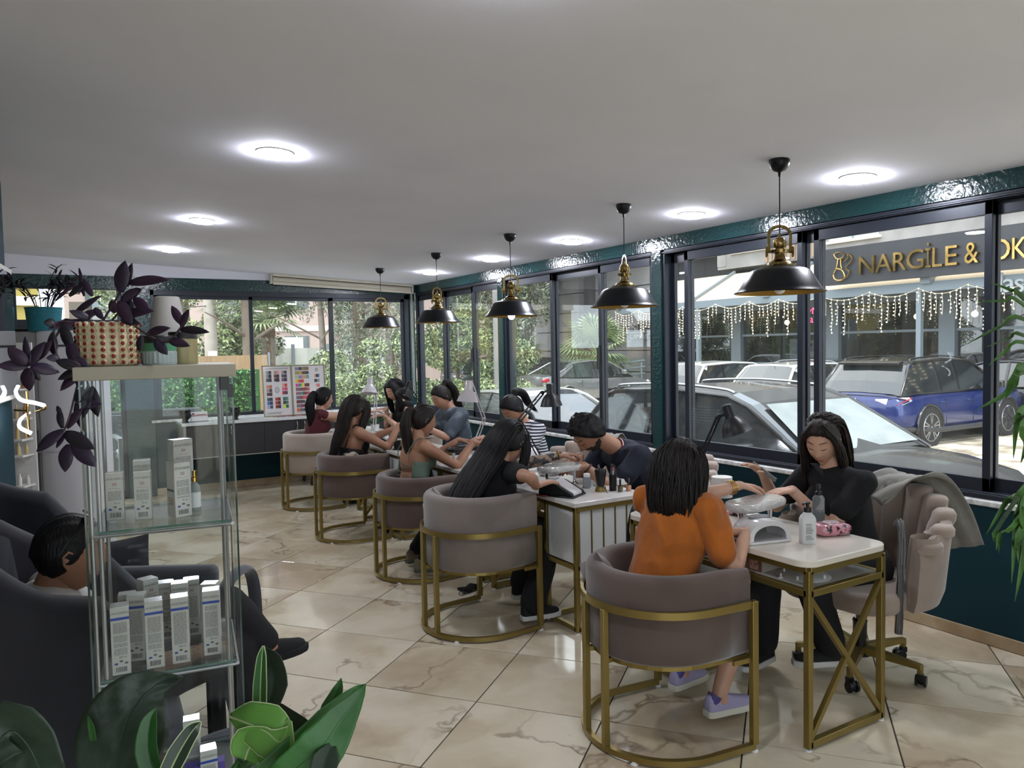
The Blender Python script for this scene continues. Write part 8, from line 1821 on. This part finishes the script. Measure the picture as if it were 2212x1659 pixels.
for a in (20, 110, 200, 290): MB().tube([(.085*math.cos(R(a)), .085*math.sin(R(a)), .008), (.085*math.cos(R(a)), .085*math.sin(R(a)), .024)], .005, 8).build('peg', WHITEP, t)
t = thing('clear_tray_box', 'clear plastic box with white and pinkish pieces on the desk shelf', 'box', (2.90, 2.20, zs_+.001), R(8)); MB().box(-.10, -.06, 0, .10, .06, .032).build('box_wall', mat('milky_plastic', '#a5a3a0', .2, trans=.3), t, bevel=.002); MB().tube(catmull([(-.05, 0, .034), (.03, -.03, .05), (.10, .0, .055), (.08, .05, .05), (0, .04, .04), (-.04, .02, .036)], 6), .003, 6).build('white_cable', WHITEP, t, smooth=60)
t = thing('black_tool', 'black handheld tool with a green end on the desk shelf', 'tool', (2.78, 2.30, zs_+.001), R(20)); MB().tube([(-.07, 0, .022), (.02, 0, .024), (.06, 0, .02)], [.018, .022, .016], 14).build('grip', BLKP, t, smooth=50); MB().tube([(.06, 0, .02), (.085, 0, .02)], .014, 12).build('green_end', mat('dull_green_plastic', '#3d5a3c', .5), t); MB().box(-.05, -.02, 0, .03, .02, .01).build('rest', BLKP, t)
t = thing('small_plug', 'small clear plug with metal pin at the front of the desk shelf', 'plug', (2.60, 2.16, zs_+.001)); MB().lathe([(0, 0), (.012, 0), (.010, .010), (.004, .014), (.004, .028), (0, .029)], 14).build('plug_body', WHITEP, t, smooth=40)
# black cables hanging behind the second desk
t = thing('black_cables', 'bundle of black cables hanging at the far end of the nearest desk', 'cable', (2.60, 3.12, 0)); 
for k in range(3): MB().tube(catmull([(.25-.05*k, .03, .84-.02*k), (.08, .02, .83-.03*k), (.0-.01*k, .015, .78-.03*k), (-.03+.012*k, .02, .60), (.0+.02*k, .03, .45), (.03+.02*k, .03, .3)], 6), .006, 6).build('cable', BLKP, t, smooth=60)

# ---------------- desk lamps ----------------
def desk_lamp(label, m, base, joints, head, hdir, lit=False, two=True, s=1.0, grp='swing-arm desk lamps'):
    t = thing('desk_lamp', label, 'lamp', tuple(base), 0, grp); o = V(base); J = [V(p)-o for p in joints]; hp = V(head)-o; d = V(hdir).normalized()
    MB().box(-.03, -.02, -.03, .03, .02, .012).build('clamp', m, t, bevel=.003); MB().tube([(0, 0, 0), J[0]], .008, 10).build('post', m, t, smooth=40)
    for a, b_ in zip(J[:-1], J[1:]):
        x, y, z = frame_of(b_-a)
        for q in (-1, 1): MB().bar(a+y*.012*q, b_+y*.012*q, .008).build('arm_rod', m, t)
        MB().ball(b_, .014, 10, 8).build('joint', m, t, smooth=60)
        MB().bar(a+(b_-a)*.2+y*.018, a+(b_-a)*.75+y*.004, .004).build('spring', CHR, t)
    x, y, z = frame_of(d); B_ = Matrix((x, y, z)).transposed(); MM = Matrix.Translation(hp) @ B_.to_4x4()
    MB().bar(J[-1], hp-d*.01, .012).build('head_bracket', m, t)
    MB().lathe([(0, -.055*s), (.022*s, -.055*s), (.027*s, -.048*s), (.028*s, .010*s), (.034*s, .018*s), (.05*s, .034*s), (.066*s, .062*s), (.078*s, .098*s), (.080*s, .1*s), (.076*s, .098*s), (.062*s, .062*s), (.046*s, .036*s), (.02*s, .02*s), (0, .02*s)], 28, MM, cap=False).build('shade', m, t, smooth=60)
    MB().ball(MM @ V((0, 0, .062*s)), .024*s, 12, 8).build('bulb', mat('bright_bulb', '#ffffff', .3, emit=14) if lit else mat('frosted_bulb', '#eeeeee', .3), t, smooth=60)
WL = mat('white_lamp_enamel', '#b9b3b6', .3, coat=.4)
desk_lamp('black swing-arm lamp on the nearest desk, head pointing down to the right', BLKP, (2.98, 3.05, ZA), [(2.98, 3.05, ZA+.06), tuple(AT(1515, 985, 3.05)), tuple(AT(1552, 900, 2.95))], tuple(AT(1577, 896, 2.9)), (.25, -.25, -1), s=1.05)
desk_lamp('lit black swing-arm lamp above the long-haired woman in black', BLKP, (2.93, 4.5, ZB), [(2.93, 4.5, ZB+.06), tuple(AT(1122, 908, 4.5)), tuple(AT(1172, 848, 4.5))], tuple(AT(1189, 846, 4.45)), (.06, .0, -1), True, s=1.0)
desk_lamp('white swing-arm lamp between the woman in stripes and the tie-dye shirt', WL, (2.96, 5.6, ZB), [(2.96, 5.6, ZB+.06), tuple(AT(1046, 905, 5.6)), tuple(AT(1018, 828, 5.6))], tuple(AT(1012, 838, 5.6)), (-.10, .0, -1), s=1.15)
desk_lamp('black swing-arm lamp beside the farthest technician', BLKP, (2.95, 7.02, ZB), [(2.95, 7.02, ZB+.06), tuple(AT(905, 872, 7.0)), tuple(AT(886, 838, 7.0))], tuple(AT(881, 836, 7.0)), (-.55, -.1, -.9), s=1.1)
desk_lamp('white swing-arm lamp at the far window, bent sharply', WL, (2.86, 7.65, ZB), [(2.86, 7.65, ZB+.06), tuple(AT(812, 855, 7.7)), tuple(AT(800, 822, 7.75))], tuple(AT(799, 828, 7.75)), (-.15, -.2, -1), s=1.1)

# ---------------- cloths on the chairs ----------------
def drape(name, label, pts, w, m, cat='jacket', seed=1, thick=.006):
    """a strip of cloth laid along a path, rippled"""
    P = catmull(pts, 6); b = MB(); k = len(P); n = 12; vs = []; o = V(pts[0])
    for i, p in enumerate(P):
        d = (P[min(i+1, k-1)]-P[max(i-1, 0)]).normalized(); s = V(w[0]); s = (s-d*s.dot(d)).normalized(); u = s.cross(d); ww = w[1]+(w[2]-w[1])*i/(k-1)
        for j in range(n+1): v = j/n*2-1; f = .012*math.sin(v*7+i*.35+seed)+.006*math.sin(v*15+i*.8); vs.append(p-o+s*ww*v+u*f)
    b.add(vs, [(i*(n+1)+j, i*(n+1)+j+1, (i+1)*(n+1)+j+1, (i+1)*(n+1)+j) for i in range(k-1) for j in range(n)]); ob = b.build(name, m, smooth=80, solid=thick); ob.location = o; tag(ob, label, cat); return ob
GJ = mat('grey_jacket_cloth', '#75726c', .85, var='#85827b', vscale=6, bump=.15, bscale=120)
drape('grey_coat', 'grey coat thrown over the back of the young technician\'s chair', [(3.56, 2.40, .86), (3.64, 2.36, .93), (3.73, 2.30, .955), (3.82, 2.23, .92), (3.87, 2.17, .78), (3.89, 2.12, .60)], ((-.3, 1, 0), .09, .11), GJ, 'coat')
drape('coat_belt', 'narrow grey strap hanging down from the chair arm to near the floor', [tuple(AT(1936, 1130, 2.14)), tuple(AT(1946, 1134, 2.08)), tuple(AT(1945, 1240, 2.06)), tuple(AT(1942, 1370, 2.06))], ((1, -.5, 0), .014, .013), mat('grey_strap', '#6b6b6a', .7), 'belt', thick=.003)
drape('coat_sleeve', 'end of the grey coat hanging behind the chair', [(3.82, 2.36, .62), (3.86, 2.30, .5), (3.84, 2.26, .38), (3.86, 2.24, .30)], ((0, 1, 0), .05, .03), GJ, 'coat')
drape('grey_cloth', 'grey cloth thrown over the chair beside the woman in stripes', [(3.58, 4.72, .86), (3.66, 4.74, .93), (3.76, 4.78, .95), (3.86, 4.82, .86), (3.88, 4.84, .62)], ((0, 1, 0), .13, .12), GJ, 'cloth')
drape('bag_paper', 'crumpled beige paper bag in the lap of the woman with the fringe', [tuple(AT(745, 985, 6.45)), tuple(AT(765, 975, 6.45)), tuple(AT(780, 990, 6.45))], ((.3, .8, .3), .05, .04), mat('beige_paper', '#a59a8a', .8), 'bag')
# folded black mask on the floor
q = pz(1015, 1277, 0); t = thing('face_mask', 'folded black face mask lying on the floor between two chairs', 'mask', (q.x, q.y, .002), R(15)); b = MB(); b.loft([[V((x, .035*math.cos(a), .022+.020*math.sin(a)*(1-.3*abs(x)/.08)+.008*math.sin(x*60))) for a in [2*PI*k/12 for k in range(12)]] for x in (-.085, -.06, -.02, .02, .06, .085)]); b.build('mask_cloth', BLKC, t, smooth=50); MB().tube(catmull([(-.08, 0, .02), (-.11, -.01, .006), (-.10, -.04, .003), (-.07, -.03, .006)], 5), .0022, 5).build('ear_loop', BLKC, t)

# ---------------- counter: colour charts, busts, calendar ----------------
PAPER = mat('white_chart_board', '#c8c4c4', .35, coat=.3); CHF = mat('gold_chart_frame', '#8c8468', .5); PC = paint('printed_colours', .4)
def hexl(h): return C(h)
def chart(name, label, x0, x1, z0, z1, y, lean, tiles, extra=None, rz=0):
    w, h = x1-x0, z1-z0; t = thing(name, label, 'colour chart', (x0, y, z0), rz, 'nail colour charts'); t.rotation_euler = (R(-lean), 0, rz)
    MB().box(0, 0, 0, w, .012, h).build('board', PAPER, t)
    b = MB(); f = .012; b.box(-f*.4, -.006, -f*.4, w+f*.4, .014, f*.8); b.box(-f*.4, -.006, h-f*.6, w+f*.4, .014, h+f*.4); b.box(-f*.4, -.006, 0, f*.5, .014, h); b.box(w-f*.5, -.006, 0, w+f*.4, .014, h); b.build('chart_frame', CHF, t)
    rr = random.Random(len(label))
    for (u0, u1, v, cols, n) in tiles:
        b = MB(); k = n
        for i in range(k):
            u = u0+(u1-u0)*i/k; du = (u1-u0)/k*.9; c = cols[min(int(i/k*len(cols)), len(cols)-1)]; c = hexl(c); c = tuple(min(1, max(0, q*rr.uniform(.7, 1.25))) for q in c); b.col = c; hh = .017*h/.5*rr.uniform(.85, 1.1); z = h*(1-v)
            b.quad((u*w, -.0015, z-hh), ((u+du)*w, -.0015, z-hh), ((u+du)*w, -.0015, z+hh), (u*w, -.0015, z+hh))
        b.build('colour_strip', PC, t)
    if extra: extra(t, w, h)
def rings_(t, w, h, cx_, cz, r):
    for q, (rx, rz_) in enumerate(((r, r*1.55), (r*.82, r*1.33))): MB().tube([(cx_*w+rx*math.cos(2*PI*k/32), -.002, cz*h+rz_*math.sin(2*PI*k/32)) for k in range(32)], .0012, 4, closed=True).build('oval_emblem', mat('grey_print', '#7c7872', .6), t)
    text_obj('emblem_letters', 'N', r*1.0, mat('gold_print', '#8f7d4a', .5), t, basis((1, 0, 0), (0, 0, 1), (0, -1, 0), (cx_*w, -.002, cz*h+r*.4)), ext=.0003); text_obj('emblem_letters', 'B', r*1.0, mat('gold_print', '#8f7d4a', .5), t, basis((1, 0, 0), (0, 0, 1), (0, -1, 0), (cx_*w, -.002, cz*h-r*.5)), ext=.0003)
def lines_(t, w, h, v0, v1, u0=.1, u1=.9, n=3):
    b = MB()
    for k in range(n): z = h*(1-v0-(v1-v0)*k/max(1, n-1)); b.box(u0*w, -.0018, z-.0014, u1*w, -.001, z+.0014)
    b.build('text_lines', mat('grey_print', '#7c7872', .6), t)
yc = 9.40; ZC = .8725
xa = AT(570, 850, yc).x; xb = AT(632, 850, yc).x; xc = AT(633.5, 850, yc).x; xd = AT(704, 850, yc).x; zh_ = AT(600, 790, yc).z
G9 = ['#3a3f3e', '#1a1c1e']; sets = [['#8f9294', '#2f3133'], ['#b58a78', '#c99a8c'], ['#9d8a8e', '#2a2629'], ['#8e8c84', '#15181a'], ['#6f3a36', '#2a2320'], ['#4e4656', '#2b2837'], ['#4a4f4e', '#1f2a2c'], ['#4c3a33', '#1d1512'], ['#7c3f6b', '#3c1f3e']]
tl = []
for r_ in range(3):
    for c_i in range(3): tl.append((.12+.27*c_i, .31+.27*c_i, .13+.075*r_, sets[r_*3+c_i], 8))
for r_, (a, b_) in enumerate(((['#c98f72', '#b0644c'], ['#d98b8a', '#d24c4c']), (['#b98a80', '#3f3a39'], ['#d06b8a', '#cf2f5e']), (['#5d1f1e', '#2b3a36'], ['#a3163e', '#3c2740']))): tl.append((.12, .31, .41+.075*r_, a, 8)); tl.append((.66, .85, .39+.075*r_, b_, 8))
for r_, (a, b_, c_) in enumerate(((['#2c5a50', '#12282f'], ['#c0392f', '#7c1f1f'], ['#2f6a58', '#5b7d6c']), (['#3a6fb0', '#101b4a'], ['#b01528', '#5c0c18'], ['#22402f', '#3d6a4a']), (['#9aa3b8', '#3a3d55'], ['#8c1023', '#2e0a10'], ['#b6d23a', '#1d5a26']))): tl.append((.12, .31, .66+.075*r_, a, 8)); tl.append((.40, .59, .66+.075*r_, b_, 8)); tl.append((.67, .86, .66+.075*r_, c_, 8))
chart('colour_chart', 'left nail colour chart with a round gold emblem in its middle', xa, xb, ZC, zh_, yc, 5, tl, lambda t, w, h: (rings_(t, w, h, .48, .52, .024), lines_(t, w, h, .045, .065), lines_(t, w, h, .92, .95, .1, .6)))
wide = [['#7d7f86', '#2b2f3f', '#8a7a52', '#8f5a4a'], ['#9c8a5c', '#c2a13a', '#4a3a26', '#1c1512'], ['#b5c27a', '#7c8fc9', '#dd8a6a', '#4aa08c'], ['#d9c23a', '#e07a2a', '#c43a2f', '#d05a4a'], ['#d93a9a', '#2a8a7a', '#d6d23a', '#7c1f1f', '#3a0f14'], ['#7d5a50', '#5a3f3c', '#8a2f2a', '#b04a3a'], ['#8c5a5a', '#2a8a7a', '#6a1f2a', '#a03a3a'], ['#6a5a7a', '#7c3a2a', '#d04a4a', '#2f4a44'], ['#6a1a20', '#2f3a3c'], ['#7a6a70', '#8a2a5a', '#7c1030', '#3a0f1a'], ['#d05a2a', '#3f6a6a', '#1f2a5a', '#3a4a7a']]
tl2 = [(.10, .10+.42*(1 if k not in (3, 8) else .62), .07+.083*k, cl, 14) for k, cl in enumerate(wide)]+[(.68, .84, .22, ['#d9a06a', '#3a0f14', '#2a5a8a'], 6), (.68, .84, .32, ['#1a1f3a', '#8a8a90'], 6), (.72, .84, .42, ['#d98a80', '#c96a6a'], 4), (.72, .84, .52, ['#d98a80', '#b02a3a'], 4)]
chart('colour_chart', 'right nail colour chart with long rows of shades, beside the emblem chart', xc, xd, ZC, AT(670, 788, yc).z, yc, 5, tl2, lambda t, w, h: (rings_(t, w, h, .76, .90, .014), lines_(t, w, h, .93, .96, .1, .5, 2)))
q = AT(560, 800, yc)
# loose colour sticks below the charts
rr = random.Random(9); bx0 = AT(592, 905, 9.30).x; bx1 = AT(690, 895, 9.30).x
for k in range(26):
    c = rr.choice(['#5c1020', '#a8283a', '#1c1c1e', '#c98a8a', '#3a5a3a', '#b8a48c', '#7a2a4a', '#d9c9b8', '#8a2a2a']); u = k/26
    o = MB().prism(rrect(.075, .012, .005, 3), 0, .003).build('nail_swatch', mat('swatch_'+c[1:], c, .2, coat=.5)); o.location = (bx0+(bx1-bx0)*u+rr.uniform(-.01, .01), 9.28+rr.uniform(0, .05), .8725+.004*(k % 3)); o.rotation_euler = (0, 0, rr.uniform(-.9, .9)); tag(o, 'loose nail colour sample stick lying below the colour charts', 'nail swatch', 'loose nail colour samples on the counter')
def bust(x, y, label):
    t = thing('head_planter', label, 'planter', (x, y, .8725)); BKC = mat('matt_black_ceramic', '#0d0d0e', .55)
    me = MB(); hv = [(p[0]*.62, p[1]*.66, p[2]*.55+.085) for p in HP]; me.add(hv, HF); me.tube([(0, 0, .0), (-.005, 0, .06)], [.034, .028], 14); me.lathe([(0, 0), (.04, 0), (.038, .008), (.03, .012), (0, .012)], 18); me.build('head', BKC, t, smooth=70)
    b = MB()
    for k in range(14): a = 2*PI*k/14; b.ball((-.004+.048*math.cos(a), .044*math.sin(a), .128+.008*math.sin(k*3)), (.016, .014, .014), 8, 6)
    b.lathe([(.04, .12), (.045, .138), (.038, .14), (.034, .12)], 18, cap=False); b.build('curled_rim', BKC, t, smooth=60)
q = AT(400, 898, 9.28); bust(q.x, 9.28, 'black head-shaped planter at the left end of the counter')
q = AT(508, 893, 9.30); bust(q.x, 9.30, 'black head-shaped planter in the middle of the counter')
q = AT(430, 895, 9.32); t = thing('desk_calendar', 'white and red desk calendar between the two head planters', 'calendar', (q.x, 9.32, .8725), R(4)); t.rotation_euler = (0, 0, R(4)); MB().add([(-.09, -.03, .0), (.09, -.03, 0), (.09, .0, .115), (-.09, .0, .115), (-.09, .03, 0), (.09, .03, 0)], [(0, 1, 2, 3), (4, 3, 2, 5), (0, 3, 4), (1, 5, 2), (0, 4, 5, 1)]).build('stand', PAPER, t)
b = MB(); b.box(-.085, -.0175, .07, .085, -.0145, .076); b.box(-.08, -.012, .085, -.05, -.008, .10); b.box(-.03, -.012, .08, .07, -.009, .086); b.build('red_print', mat('dark_red_print', '#8a2530', .5), t)
for k in range(7): MB().tube([(-.075+.025*k, .0, .110), (-.075+.025*k, -.004, .121), (-.075+.025*k, .004, .118)], .0015, 5).build('wire_ring', CHR, t)
MB().box(-.095, -.04, 0, .095, .035, .012).build('base', GREYP, t)
# white cylinder flower pot with plant on the farthest desk
q = AT(845, 915, 7.6); t = thing('desk_plant', 'small green leafy plant on the farthest desk', 'plant', (2.98, 7.95, ZB)); MB().lathe([(0, 0), (.04, 0), (.05, .07), (.046, .07), (0, .06)], 18).build('pot', WHITEP, t, smooth=40)
rr = random.Random(2)
for k in range(22): a = rr.uniform(0, 6.28); b = MB(); leaf(b, (0, 0, .06), (math.cos(a), math.sin(a), rr.uniform(.3, 1.6)), (0, 0, 1), rr.uniform(.12, .2), .014, 6, .5); b.build('leaf', LMD, t, smooth=80)
